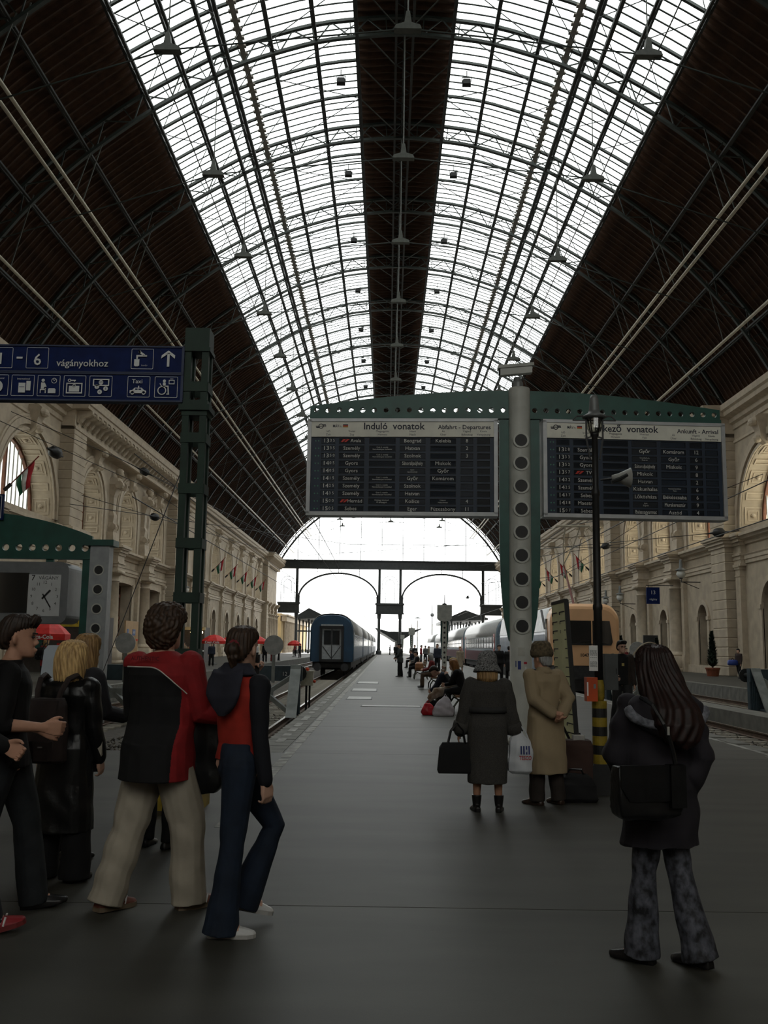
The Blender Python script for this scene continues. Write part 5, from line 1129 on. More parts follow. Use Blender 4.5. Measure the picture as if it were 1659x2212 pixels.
bench(1.9, 23.4, 'wooden slatted bench nearest to the viewer, under the seated people'); bench(1.95, 36.5, 'wooden slatted bench behind the white sign post, second from the viewer'); b_ = bench(1.7, 47.5, 'bench with curled iron legs carrying a brown bag'); bench(2.0, 56, 'wooden slatted bench fourth along the platform'); bench(2.1, 70, 'wooden slatted bench farthest along the platform')
t = thing('bag', 'brown leather bag standing on the bench with curled iron legs', 'bag', (1.62, 46.8, .47)); m = MB(); m.loft([[(a * f, b * f, z) for a, b in ((-.22, -.35), (.18, -.35), (.18, .3), (-.22, .3))] for z, f in ((0, .95), (.1, 1), (.28, .95), (.36, .6))]); m.build('body', M('tan_leather', (.24, .10, .035), .5), t); m = MB(); m.path([(-.02, -.15, .34), (-.02, -.1, .46), (-.02, .1, .46), (-.02, .15, .34)], .015); m.build('handle', M('tan_leather'), t)
# ---------------- red umbrellas, kiosk, hoarding, rack
def umbrella(x, y, lab, r=.95, zt=2.35, txt=None):
    t = thing('parasol', lab, 'parasol', (x, y, 0), 0, 'red parasols on the left platform'); N = 8
    m = MB(); rg = lambda q, z: [(q * math.cos(2 * PI * k / N + .39), q * math.sin(2 * PI * k / N + .39), z) for k in range(N)]
    m.loft([rg(r, zt - .72), rg(r * 1.01, zt - .5), rg(r * .75, zt - .28), rg(r * .4, zt - .08), rg(.03, zt), rg(.02, zt - .03), rg(r * .4, zt - .12), rg(r * .98, zt - .52), rg(r * .98, zt - .72)], cap=False); can = m.build('canopy', RED, t)
    if txt: q = MB(); text(q, txt, .26 * r, 0, zt - .61, 0, bold=.006); q.v = [(a * math.cos(.0), -r * .945, c) for a, b, c in q.v]; q.build('white_script', WHITE, can, fix=False)
    m = MB(); m.tube((0, 0, 0), (0, 0, zt), .025, n=8); m.lathe([(.28, 0), (.28, .06), (.05, .12)], n=12); m.build('pole', GREYD, t)
    return t
umbrella(-12.75, 36, 'large red parasol with white script below the platform clock', .8, 2.35, 'Coca-Cola'); umbrella(-13.5, 75, 'red parasol behind the mast and the woman with a hair bun, second from left', 1.0, 2.3, 'Coca-Cola'); umbrella(-11.7, 86, 'red parasol just right of the head of woman with hair bun', 1.05, 2.35); umbrella(-12.3, 128, 'small distant red parasol beside the blue train', .95, 2.2); umbrella(-12.9, 80, 'red parasol half hidden behind head of woman with hair bun', 1.0, 2.3)
t = thing('kiosk', 'yellow and red snack kiosk with lit counter below the clock cabinet', 'kiosk', (-17.2, 50, 0))
m = MB(); m.box((-2.6, 0, 0), (2.2, 2.4, 2.9)); m.build('body', M('kiosk_dark', (.06, .05, .045), .6), t)
m = MB(); m.box((-2.7, -.5, 2.35), (2.3, -.4, 2.85)); m.build('sign_fascia', M('kiosk_yellow', (.50, .36, .03), .5), t)
q = MB(); text(q, 'HAMBURGER', .3, -.4, 2.6, -.505, bold=.005); text(q, 'HOT DOG', .3, 1.3, 2.6, -.505, bold=.005); q.build('fascia_lettering', BLACK, t, fix=False)
m = MB(); m.box((1.7, -.55, 1.2), (2.3, -.5, 3.3)); m.build('side_sign', RED, t); m = MB(); m.box((1.75, -.56, 2.9), (2.25, -.55, 3.25)); m.build('side_sign_label', WHITE, t)
m = MB(); m.box((-2.6, -.4, .95), (2.2, 0, 1.05)); m.build('counter', PALE, t)
for i in range(7):
    m = MB(); m.box((-2.4 + .62 * i, -.3, 1.05), (-2.0 + .62 * i, -.05, 1.35 + .15 * (i % 3))); m.build('goods', (RED, WHITE, GREEN2, YEL)[i % 4], t)
t = thing('kiosk', 'small kiosk with warm lamps under the arches behind the lattice mast', 'kiosk', (-18.6, 84, 0))
m = MB(); m.box((-1.6, 0, 0), (2.6, 2.4, 3.0)); m.build('body', M('kiosk_dark'), t); m = MB(); m.box((-1.7, -.7, 2.75), (2.7, 0, 3.0)); m.build('awning', M('ochre_facade'), t); m = MB(); m.box((-1.6, -.4, .9), (2.6, 0, 1.0)); m.build('counter', WHITE, t)
WARM = M('warm_bulb', (1, .75, .42), .4, var=0.02, emit=9)
for x in (-1.2, .2, 1.6, 2.5): m = MB(); m.sphere((x, -.75, 2.55), .11, 8, 6); m.build('bulb', WARM, t)
m = MB()
for i in range(9): m.box((-1.5 + .45 * i, -.3, 1.0), (-1.2 + .45 * i, -.05, 1.3 + .1 * (i % 3)))
m.build('goods', M('mixed_goods', (.3, .2, .12), .6, var=.6, scale=3), t)
t = thing('hoarding', 'tan plywood hoarding with two small blue signs in the left wall doorway', 'hoarding', (-20.6, 77.1, 0), PI / 2)
m = MB(); m.box((-1.9, -.05, 0), (1.9, .05, 3.3)); m.build('boards', M('plywood', (.42, .27, .14), .7, var=.12, scale=1.5), t)
for x, w in ((-1.25, .45), (.55, .85)): m = MB(); m.box((x - w / 2, -.08, 2.15), (x + w / 2, -.05, 2.65)); m.build('blue_sign', M('light_blue_sign', (.06, .12, .30), .5), t); q = MB(); text(q, 'i' if w < .5 else 'INFO', .3, x, 2.38, -.085); q.build('white_print', SIGNW, t, fix=False)
m = MB(); m.box((1.3, -.08, 1.75), (1.8, -.05, 1.85)); m.build('red_strip', RED, t)
t = thing('postcard_rack', 'narrow display stand with white lit panels and a green sign beside the grey gantry post', 'display stand', (-12.3, 41.5, 0))
m = MB(); m.box((-.2, -.1, 0), (.2, .1, 2.9)); m.build('stand', GREYD, t)
for k in range(5): m = MB(); m.sphere((0, -.13, .55 + .33 * k), (.16, .05, .12), 10, 6); m.build('white_panel', M('lit_white', (.8, .85, .8), .3, emit=.7), t)
m = MB(); m.box((-.17, -.14, 2.2), (.17, -.1, 2.75)); m.build('green_sign', M('exit_green', (.02, .28, .12), .4, emit=.3), t)
m = MB(); m.sphere((-.1, -.1, 3.05), .09, 8, 6); m.build('bulb', WARM, t)
t = thing('payphone_hood', 'pale blue-grey rounded plastic hood on a post behind the blond woman', 'phone hood', (-3.16, 9.3, -.05))
m = MB(); m.loft([[(x * f, y, z) for x, z in ((-.17, .98), (.13, .98), (.14, 1.42), (.12, 1.55), (.07, 1.585), (-.08, 1.585), (-.12, 1.54))] for y, f in ((-.14, .94), (-.1, 1), (.14, 1))]); m.build('hood', M('pale_plastic', (.42, .47, .52), .35, var=.06), t); m = MB(); m.tube((0, 0, 0), (0, 0, 1.0), .05, n=10); m.build('post', GREYD, t)
# ---------------- right wall fittings
def globe(x, y, z, s, lab):
    t = thing('wall_lamp', lab, 'lamp', (x, y, z), 0, 'globe lamps on the side walls'); m = MB(); m.bar((0, 0, -.55), (s * 1.3, 0, -.55), .06, .06); m.bar((0, 0, -.55), (0, 0, -.3), .05, .05); m.bar((s * .1, 0, -.55), (s * 1.2, 0, -1.0), .04, .04); m.lathe([(.12, -.34), (.12, -.26)], n=10); m.build('bracket', BLACK, t)
    m = MB(); m.sphere((0, 0, 0), .3, 16, 10); m.build('globe', M('opal_globe', (.6, .6, .56), .2, var=.03), t, True); m = MB(); m.lathe([(.3, .26), (.4, .25), (.12, .42), (.1, .95), (.03, 1.0)], n=12); m.build('hood', GREYD, t); return t
globe(20.1, 65.0, 6.75, 1, 'opal globe lamp on a bracket beside the big right pier'); globe(-19.2, 90.5, 6.6, -1, 'opal globe lamp seen through the green lattice mast'); globe(20.0, 81.8, 6.0, 1, 'opal globe lamp on the second right-hand column'); globe(20.2, 88.0, 6.0, 1, 'opal globe lamp behind the lamp post near right wall')
t = thing('wall_sign', 'blue platform sign with white lettering hanging between right-hand columns', 'sign', (20.1, 71.8, 5.0)); m = MB(); m.box((-.55, 0, 0), (.45, .1, 1.25)); m.build('panel', BLUE, t); q = MB(); text(q, '13', .4, -.05, .85, -.01); text(q, 'vágány', .22, -.05, .35, -.01); q.build('white_print', SIGNW, t, fix=False); m = MB(); m.bar((-.55, .05, 1.4), (1.5, .05, 1.4), .05, .05); m.box((-.4, .03, 1.25), (-.36, .07, 1.4)); m.build('bracket', BLACK, t)
t = thing('advert_stand', 'dark upright board standing between right-hand columns', 'board', (19.7, 71.5, 0)); m = MB(); m.box((-.55, 0, .75), (.55, .1, 2.65)); m.build('board', M('dark_board', (.03, .03, .03), .5), t); m = MB(); m.box((-.5, 0, 0), (-.42, .1, .8)); m.box((.42, 0, 0), (.5, .1, .8)); m.build('leg', BLACK, t)
def conifer(x, y, h, lab):
    t = thing('potted_conifer', lab, 'plant', (x, y, 0), 0, 'potted conifers'); m = MB(); m.lathe([(.34, 0), (.42, .42), (.46, .42), (.46, .52), (.4, .52)], n=14); m.build('pot', M('terracotta', (.22, .065, .03), .75), t); m = MB(); m.tube((0, 0, .45), (0, 0, .9), .06, n=6); m.build('stem', RUST, t)
    m = MB(); r_ = random.Random(int(y))
    for k in range(700):
        z = .62 + (h - .62) * r_.random(); R = .33 * (1 - (z - .6) / (h - .5)) ** .75 * min(1, (z - .45) * 4); a = r_.uniform(0, 2 * PI); q = r_.uniform(.6, 1.05) * R; c = Vector((q * math.cos(a), q * math.sin(a), z)); d = Vector((math.cos(a), math.sin(a), .9)) * .13; e = Vector((-math.sin(a), math.cos(a), 0)) * .045
        m.add([c - e, c + e, c + d], [(0, 1, 2)])
    m.lathe([(.1, .6), (.27, .75), (.23, 1.4), (.1, h - .5), (.02, h - .1)], n=10)
    m.build('foliage', M('conifer_green', (.007, .017, .007), .8, var=.4), t, fix=False); return t
conifer(20.35, 60.0, 2.75, 'tall dark potted conifer beside the big right pier'); conifer(19.9, 81.5, 2.7, 'potted conifer behind the white round disc'); conifer(20.0, 71.0, 2.4, 'potted conifer beside the dark upright board')
# ---------------- flags
FR = M('flag_red', (.42, .02, .03), .7); FW = M('flag_white', (.55, .55, .53), .7); FG = M('flag_green', (.012, .13, .06), .7)
def flag(x, y, z, s, lab, L=2.3):
    t = thing('flag', lab, 'flag', (x, y, z), 0, 'red, white and green flags on the side walls'); tip = (s * L * .68, 0, L * .74); m = MB(); m.tube((0, 0, 0), tip, .035, n=6); m.build('pole', M('flag_pole_red', (.2, .03, .02), .5), t)
    m = MB(); m.bar((-s * .1, 0, -.1), (s * .25, 0, .25), .16, .16); m.build('holder', BLACK, t)
    for k, mt in enumerate((FR, FW, FG)):
        m = MB(); N = 7; a0, a1 = .86 - .19 * k, .86 - .19 * (k + 1)
        rg = []
        for i in range(N + 1):
            f = i / N; dz = -.5 * L * f; wob = .07 * math.sin(f * 7 + k); sh = 1 - .45 * f
            row = []
            for q in (a0, (a0 + a1) / 2, a1): c = .62; qq = c + (q - c) * sh; row.append((tip[0] * qq, wob + .05 * math.sin(9 * q), tip[2] * qq + dz))
            rg.append([(x_, y_ - .008, z_) for x_, y_, z_ in row] + [(x_, y_ + .008, z_) for x_, y_, z_ in row[::-1]])
        m.loft(rg); m.build('stripe', mt, t, True)
flag(AX - 21.6, 51.6, 9.9, 1, 'red, white and green flag on the left wall, largest and nearest', 2.5)
for i in range(5): flag(AX - 21.7, 114.6 + 9.7 * i, 10.3, 1, '%s flag from the near end of the row along the far left wall' % ORD[i].capitalize().lower())
for i in range(4): flag(AX + 21.7, 104.9 + 9.7 * i, 10.3, -1, '%s flag from the near end of the row on the right wall' % ORD[i])
# ---------------- wires across the hall with black insulators
def wire(pts, lab, ins=()):
    t = thing('overhead_wire', lab, 'wire', pts[0], 0); o_ = Vector(pts[0]); m = MB()
    for a, b in zip(pts, pts[1:]): m.tube(Vector(a) - o_, Vector(b) - o_, .022, n=4)
    m.build('wire', BLACK, t)
    for f, r in ins:
        c = Vector(pts[0]).lerp(Vector(pts[-1]), f) - o_; d = (Vector(pts[-1]) - Vector(pts[0])).normalized(); m = MB()
        m.path([c - d * r * 2.2, c - d * r * 1.3, c - d * r * .8, c, c + d * r * .8, c + d * r * 1.3, c + d * r * 2.2], r, 8, taper=[r * .15, r * .25, r * .9, r, r * .9, r * .25, r * .15]); m.build('insulator', BLACK, t, True)
    return t
wire([(-21.2, 51.8, 14.3), (-16.8, 60, 13.05), (-8, 95, 10.5), (22.2, 95, 13)], 'thin black wire running from the near left arch across the hall')
wire([(-20.4, 47, 12.9), (-17, 66, 12.4), (-8.2, 95, 7)], 'black wire with a big insulator in front of the flag', ((.12, .35),))
wire([(-20.3, 68, 15.2), (-8.2, 78, 9.5)], 'black wire with insulator in front of the carved cornice', ((.17, .3),)); wire([(-20.3, 62, 11.2), (-8.2, 92, 9.6)], 'black wire with insulator across the narrow arched windows', ((.25, .3),))
wire([(-20.4, 60, 10.3), (-3.5, 80, 10.1), (22.0, 82, 10.3)], 'black cross wire level with the left window sills', ())
wire([(21.2, 58.6, 13.0), (13.4, 75, 7.2), (8.6, 80, 7)], 'black wire sloping from the near right arch', ((.12, .3),)); wire([(22.2, 55.5, 12.0), (18.5, 60, 10.6), (8.5, 64, 9.2)], 'upper black wire with insulator by the right pier', ((.36, .3),))
wire([(21.6, 58, 8.9), (8.5, 66, 8.2)], 'lower black wire with insulator by the right pier', ((.08, .3),)); wire([(21.8, 86, 11.2), (8.5, 90, 9.2)], 'black wire with insulator behind the lamp post', ((.14, .3),))
for x, nm in ((-3.55, 'above the blue train'), (-8.2, 'above the far left track'), (8.6, 'above the locomotive'), (13.4, 'above the far right track')): wire([(x, 30, 6.2), (x, 181, 6.2)], 'straight contact wire ' + nm); wire([(x, 30, 7.6), (x, 70, 7.2), (x, 110, 7.6), (x, 181, 7.4)], 'sagging carrier wire ' + nm)
from mathutils.bvhtree import BVHTree
# ================================================================ PEOPLE
SKIN = M('skin', (.50, .27, .18), .55, var=.08, scale=12); SKIN2 = M('skin_pale', (.56, .34, .25), .55, var=.06, scale=12)
def fuse(mb, name, mats, parent, vox, smooth=3, fold=0., fn=None, matfn=None, kx=1., label=None):
    mats = mats if isinstance(mats, (list, tuple)) else [mats]
    me = mb.mesh('t', mats[0]); fixn(me); o = bpy.data.objects.new('t', me)
    r = o.modifiers.new('r', 'REMESH'); r.mode = 'VOXEL'; r.voxel_size = vox
    if smooth: s = o.modifiers.new('s', 'SMOOTH'); s.factor = .5; s.iterations = smooth
    out = evalmesh(o); out.name = name
    bpy.data.objects.remove(o); bpy.data.meshes.remove(me)
    n = len(out.vertices); co = np.empty(n * 3, 'f'); out.vertices.foreach_get('co', co); co = co.reshape(-1, 3)
    if fold or fn:
        no = np.empty(n * 3, 'f'); out.vertices.foreach_get('normal', no); no = no.reshape(-1, 3); x, y, z = co.T
        d = np.zeros(n)
        if fold: d += fold * (np.sin(23 * z * kx + 9 * x + 2.6 * np.sin(7 * y + 5 * z + 3 * x)) * .55 + .45 * np.sin(41 * x + 11 * z + 2 * np.sin(13 * z)) * np.sin(9 * z + 4 * y))
        if fn: d += fn(x, y, z)
        co = co + no * d[:, None]; out.vertices.foreach_set('co', co.astype('f').ravel())
    out.materials.clear()
    for m in mats: out.materials.append(m)
    if matfn:
        c = np.empty(len(out.polygons) * 3, 'f'); out.polygons.foreach_get('center', c); out.polygons.foreach_set('material_index', np.asarray(matfn(*c.reshape(-1, 3).T), 'i'))
    out.polygons.foreach_set('use_smooth', [True] * len(out.polygons)); out.update()
    ob = obj(name, out, parent)
    if label: ob['label'] = label
    return ob
class FR_:
    def __init__(s, o, h, pitch=0):
        h = math.radians(h); p = math.radians(pitch); s.o = Vector(o); s.r = Vector((math.cos(h), -math.sin(h), 0)); f0 = Vector((math.sin(h), math.cos(h), 0)); u0 = Vector((0, 0, 1))
        s.f = f0 * math.cos(p) - u0 * math.sin(p); s.u = u0 * math.cos(p) + f0 * math.sin(p)
    def __call__(s, x, y, z): return s.o + s.r * x + s.f * y + s.u * z
def rings(mb, fr, rows, n=16, p=2.3):
    """rows: (z, half width, front, back[, x shift])"""
    out = []
    for row in rows:
        z, w, fy, by = row[:4]; xs = row[4] if len(row) > 4 else 0; c = (fy + by) / 2; d = (fy - by) / 2
        out.append([fr(xs + w * math.copysign(abs(math.cos(t)) ** (2 / p), math.cos(t)), c + d * math.copysign(abs(math.sin(t)) ** (2 / p), math.sin(t)), z) for t in [2 * PI * k / n for k in range(n)]])
    mb.loft(out)
def limb(mb, pts, rad, n=10):
    mb.path(pts, 0, n, taper=rad)
    for p, r in ((pts[0], rad[0]), (pts[-1], rad[-1])): mb.sphere(p, r * .98, n, 6)
HEADR = [(-.118, .022, .078, .02), (-.108, .036, .09, .0), (-.085, .049, .09, -.03), (-.06, .056, .087, -.06), (-.03, .064, .085, -.082), (0, .070, .080, -.094), (.022, .073, .088, -.1), (.05, .075, .09, -.101), (.08, .069, .074, -.09), (.102, .052, .046, -.066), (.116, .022, .012, -.03)]
def head(mb, fr, s):
    rings(mb, fr, [(z * s, w * s, f * s, b * s) for z, w, f, b in HEADR], 16, 2.2)
    mb.loft([[fr(x * s, y * s, z * s) for x, y in ((-w, .07), (w, .07), (w * .6, t), (-w * .6, t))] for z, w, t in ((.018, .010, .088), (-.01, .011, .097), (-.03, .016, .112), (-.043, .017, .104), (-.05, .012, .086))])
    for a in (-1, 1): mb.sphere(fr(a * .074 * s, -.012 * s, -.015 * s), (.014 * s, .022 * s, .032 * s), 8, 6)
    mb.sphere(fr(0, .084 * s, -.071 * s), (.024 * s, .014 * s, .008 * s), 8, 5); mb.sphere(fr(0, .082 * s, -.083 * s), (.02 * s, .014 * s, .008 * s), 8, 5)
    for a in (-1, 1): mb.sphere(fr(a * .032 * s, .078 * s, .019 * s), (.018 * s, .012 * s, .006 * s), 8, 5)
def hand(mb, w, d, out, thumb, s, curl=35, fingers=True):
    d = d.normalized(); pn = -out; pn = (pn - d * pn.dot(d)).normalized(); th = (thumb - d * thumb.dot(d)); th = (th - pn * th.dot(pn)).normalized()
    P = lambda a, b, c: w + d * a * s + th * b * s + pn * c * s
    mb.loft([[P(a, b * wd, c * tk) for b, c in ((-1, -.8), (0, -1), (1, -.8), (1.05, .8), (0, 1), (-1.05, .8))] for a, wd, tk in ((-.02, .026, .02), (.02, .034, .018), (.06, .042, .015), (.092, .041, .011))])
    if not fingers: mb.path([P(.08, 0, 0), P(.13, 0, .015), P(.155, 0, .04)], 0, 8, taper=[.03 * s, .028 * s, .018 * s]); return
    for i, (b, L) in enumerate(((.033, .072), (.011, .08), (-.011, .075), (-.033, .058))):
        c = math.radians(curl * (1 + .1 * i)); p = P(.088, b, 0); dd = d; pts = [p]; a = 0
        for f in (.45, .32, .26): a += c * (.6 if f == .45 else 1); p = p + (d * math.cos(a) + pn * math.sin(a) + th * (b * .8)) * L * f * s; pts.append(p)
        mb.path(pts, 0, 8, taper=[.0092 * s, .0086 * s, .0078 * s, .0062 * s])
    mb.path([P(.01, .026, .004), P(.045, .052, .012), P(.075, .062, .022), P(.098, .056, .034)], 0, 8, taper=[.014 * s, .012 * s, .0098 * s, .0075 * s])
HAIRROWS = {  # z, half width, front, back
 'short': [(-.07, .05, -.05, -.1), (-.03, .074, -.03, -.112), (.0, .08, -.005, -.118), (.03, .084, .03, -.12), (.055, .086, .09, -.12), (.085, .083, .105, -.112), (.115, .07, .085, -.088), (.135, .04, .04, -.05)],
 'bushy': [(-.115, .06, -.03, -.11), (-.08, .09, -.0, -.135), (-.03, .11, .01, -.15), (.02, .118, .05, -.155), (.06, .117, .1, -.15), (.1, .105, .105, -.135), (.14, .08, .07, -.1), (.16, .04, .02, -.05)],
 'bob': [(-.165, .085, -.0, -.11), (-.14, .105, .03, -.125), (-.07, .115, .05, -.135), (0, .115, .06, -.135), (.05, .108, .085, -.13), (.09, .095, .09, -.115), (.12, .075, .06, -.085), (.137, .035, .02, -.04)],
 'straight': [(-.27, .07, .0, -.1), (-.2, .095, .03, -.115), (-.1, .105, .05, -.125), (0, .1, .06, -.125), (.05, .095, .085, -.12), (.09, .085, .09, -.108), (.12, .065, .06, -.08), (.133, .03, .02, -.035)],
 'long': [(-.39, .04, -.2, -.27), (-.35, .10, -.17, -.295), (-.27, .145, -.11, -.30), (-.19, .145, -.05, -.265), (-.1, .13, .02, -.19), (0, .115, .05, -.14), (.05, .095, .082, -.124), (.09, .085, .088, -.112), (.12, .065, .06, -.085), (.134, .03, .02, -.035)],
 'under': [(-.16, .07, -.02, -.12), (-.13, .105, .02, -.14), (-.07, .108, .03, -.14), (-.02, .1, .03, -.125), (.03, .085, .05, -.11), (.08, .05, .03, -.06)],
 'nape': [(-.09, .05, -.04, -.105), (-.05, .078, -.02, -.115), (0, .082, -.0, -.115), (.04, .08, .03, -.105), (.08, .05, .02, -.05)],
 'tied': [(-.07, .045, -.06, -.1), (-.03, .074, -.03, -.11), (.0, .078, -.0, -.114), (.03, .081, .04, -.116), (.06, .083, .09, -.116), (.088, .078, .085, -.106), (.112, .06, .055, -.08), (.126, .03, .015, -.04)],
 'bun': [(-.07, .045, -.06, -.1), (-.03, .074, -.03, -.11), (.0, .078, -.0, -.114), (.03, .081, .04, -.116), (.06, .083, .09, -.116), (.088, .078, .085, -.106), (.112, .06, .055, -.08), (.126, .03, .015, -.04)]}
HAIRC = {}
def hairmat(name, c, c2): return M('hair_' + name, c, .55, var=0, c2=c2, scale=14, stretch=(5, 5, .5), spec=.35)
H_DARK = hairmat('dark_brown', (.035, .02, .013), (.014, .009, .006)); H_BRN = hairmat('brown', (.06, .032, .018), (.02, .012, .008)); H_BLOND = hairmat('blond', (.68, .46, .20), (.30, .18, .07)); H_DBL = hairmat('dark_blond', (.36, .22, .09), (.16, .09, .035)); H_RED = hairmat('dark_auburn', (.024, .008, .006), (.009, .004, .003)); H_GREY = hairmat('grey', (.35, .35, .34), (.2, .2, .2)); H_GING = hairmat('ginger', (.35, .16, .05), (.16, .07, .025)); H_BLK = hairmat('black', (.012, .01, .01), (.006, .005, .005))
TORSO = [(-.10, .10, .085, -.085), (0, .155, .10, -.115), (.12, .14, .095, -.09), (.28, .15, .105, -.10), (.40, .165, .105, -.115), (.47, .155, .085, -.10), (.51, .10, .055, -.075), (.54, .058, .05, -.065)]
def person(label, loc, H, hd, legs=((0, 3, 2, 0), (0, 3, 2, 0)), arms=((0, 6, 12, 0), (0, 6, 12, 0)), lean=0, nod=0, top=None, bottom=None, shoe=None, hair=None, skin=SKIN2, vox=.0065, near=True, lift=0., group=None, fingers=True, seat=None, curl=35, eyes=False, hipw=1., shw=1., pname='person', headshift=(0, 0)):
    hL, hT, hH = hd if isinstance(hd, tuple) else (hd,) * 3; s = H / 1.75
    fl = FR_((0, 0, 0), hL); side = {0: -1, 1: 1}
    L = []
    for i, (a, b, k, fp) in enumerate(legs):
        a, b, k = math.radians(a), math.radians(b), math.radians(k); sd = side[i]
        hip = fl(sd * .09 * s * hipw, 0, 0); d = fl(0, math.sin(a), 0) - Vector((0, 0, math.cos(a) * math.cos(b))) + fl(sd * math.sin(b), 0, 0); d.normalize(); knee = hip + d * .43 * s
        a2 = a - k; d2 = fl(0, math.sin(a2), 0) - Vector((0, 0, math.cos(a2) * math.cos(b))) + fl(sd * math.sin(b) * .5, 0, 0); d2.normalize(); ank = knee + d2 * .415 * s
        p = math.radians(fp); toe = FR_((0, 0, 0), hL + sd * 10)(0, math.cos(p), -math.sin(p)); L.append([hip, knee, ank, toe])
    low = min(min(l[2].z - .078 * s, l[2].z - .06 * s + l[3].z * .18 * s) for l in L)
    up = Vector((0, 0, (seat if seat else -low) + lift))
    mid = Vector((0, 0, 0)) if seat else -(L[0][2] + L[1][2]) / 2 * Vector((1, 1, 0)).x; mid = Vector((mid.x, mid.y, 0)) if not seat else mid
    for l in L:
        for j in range(3): l[j] = l[j] + up + mid
    pel = up + mid; ft = FR_(pel, hT, lean); root = thing(pname, label, 'person', (loc[0], loc[1], loc[2] if len(loc) > 2 else 0), 0, group)
    R = lambda rows, k=1.: [(z * s, w * s * k, f * s * k, b * s * k) for z, w, f, b in rows]
    body = MB(); rings(body, ft, R(TORSO, .94), 16)
    hc = ft(headshift[0], .03 * s + headshift[1], .665 * s); fh = FR_(hc, hH, nod); hs = s ** .5 * 1.02
    limb(body, [ft(0, -.01 * s, .5 * s), ft(0, .005 * s, .56 * s), hc - Vector((0, 0, .07 * hs)) - fh.f * .015], [.058 * s, .052 * s, .052 * s], 12); head(body, fh, hs)
    A = []
    for i, (a, b, e, tw) in enumerate(arms):
        sd = side[i]; a, b, e, tw = map(math.radians, (a, b, e, tw)); out = ft.r * sd; sh = ft(sd * .168 * s * shw, -.01 * s, .455 * s)
        d = -ft.u * math.cos(a) * math.cos(b) + ft.f * math.sin(a) + out * math.sin(b); d.normalize(); el = sh + d * .285 * s
        fx = ft.f * math.cos(tw) - out * math.sin(tw); fx = (fx - d * fx.dot(d)).normalized(); d2 = d * math.cos(e) + fx * math.sin(e); wr = el + d2 * .25 * s
        A.append((sh, el, wr, d2, out, fx)); limb(body, [sh, sh.lerp(el, .5), el, el.lerp(wr, .3), wr], [.05 * s, .045 * s, .038 * s, .038 * s, .026 * s]); palm_out = out if e < 1.2 else out
        hand(body, wr, d2, out, ft.f if e < .6 else (ft.u if True else ft.f), s, curl, fingers)
    for hip, knee, ank, toe in L:
        limb(body, [hip, hip.lerp(knee, .5), knee, knee.lerp(ank, .3), ank], [.085 * s, .075 * s, .054 * s, .054 * s, .036 * s])
        fr_ = Vector((toe.x, toe.y, 0)).normalized(); body.path([ank, ank + Vector((0, 0, -.045 * s)), ank + toe * .1 * s + Vector((0, 0, -.045 * s))], .036 * s, 8)
    fuse(body, 'body', skin, root, vox, 2)
    # trousers
    if bottom and bottom.get('kind') != 'none':
        m = MB(); rr = bottom.get('r', (.098, .09, .072, .07, .062)); rings(m, FR_(pel, bottom.get('hp', hL)), [(-.09 * s, .12 * s, .09 * s, -.10 * s), (-.03 * s, .162 * s * hipw, .105 * s, -.125 * s), (.06 * s, .158 * s, .10 * s, -.115 * s), (.12 * s, .145 * s, .09 * s, -.1 * s)], 16)
        if bottom['kind'] == 'skirt':
            hz = bottom['hem'] - pel.z; rings(m, FR_(pel, hL), [(hz, .2 * s, .17 * s, -.17 * s), (hz * .5, .18 * s, .15 * s, -.15 * s), (0, .165 * s, .11 * s, -.13 * s)])
        else:
            for hip, knee, ank, toe in L:
                end = ank + (ank - knee).normalized() * bottom.get('drop', .02) * s
                m.sphere(hip, rr[0] * s * .98, 12, 8); m.path([hip, hip.lerp(knee, .45), knee, knee.lerp(ank, .5), ank, end], 0, 14, taper=[v * s for v in rr[:4]] + [(rr[3] * .25 + rr[4] * .75) * s, rr[4] * s])
        fuse(m, 'trousers' if bottom['kind'] != 'skirt' else 'skirt', bottom['mat'], root, vox * 1.15, 2, bottom.get('fold', .005))
    # shoes
    for hip, knee, ank, toe in L:
        if not shoe: break
        m = MB(); f = Vector((toe.x, toe.y, 0)).normalized(); r_ = Vector((f.y, -f.x, 0)); n_ = r_.cross(toe).normalized(); n_ = n_ if n_.z > 0 else -n_
        c = ank - n_ * .078 * s; hl = shoe.get('heel', .0); w = shoe.get('w', 1.)
        sec = [(-.075, .026, .05, 0), (-.05, .036, .075, 0), (0, .038, .085, 0), (.05, .042, .075, .0), (.1, .046, .055, 0), (.15, .044, .042, 0), (.18, .03, .034, .004), (.192, .012, .026, .008)]
        m.loft([[c + toe * a * s + r_ * b * wd * w * s + n_ * z * s for b, z in ((-1, lo), (1, lo), (1.0, lo + hh * .5), (.55, hh), (-.55, hh), (-1.0, lo + hh * .5))] for a, wd, hh, lo in sec])
        if shoe.get('shaft'): m.path([ank + Vector((0, 0, shoe['shaft'])), ank, ank - n_ * .03 * s], 0, 12, taper=[.058 * s, .046 * s, .04 * s])
        if hl: m.loft([[c + toe * a * s + r_ * b * s + n_ * z for a, b in ((-.07, -.026), (-.07, .026), (-.025, .026), (-.025, -.026))] for z in (.03, -.003)])
        so = fuse(m, 'shoe', shoe['mat'], root, max(vox, .006), 1)
        if shoe.get('stripe'):
            q = MB()
            for k in range(3):
                for sg in (-1, 1): q.bar(c + toe * (.035 + .024 * k) * s + r_ * sg * .0495 * s + n_ * .022 * s, c + toe * (.055 + .024 * k) * s + r_ * sg * .036 * s + n_ * .062 * s, .009, .006)
            q.build('stripe', WHITE, so)
        if shoe.get('sole'):
            q = MB(); q.loft([[c + toe * a * s + r_ * b * wd * 1.08 * w * s + n_ * z * s for b, z in ((-1, -.004), (1, -.004), (1, .02), (-1, .02))] for a, wd, hh, lo in sec]); q.build('sole', shoe['sole'], so)
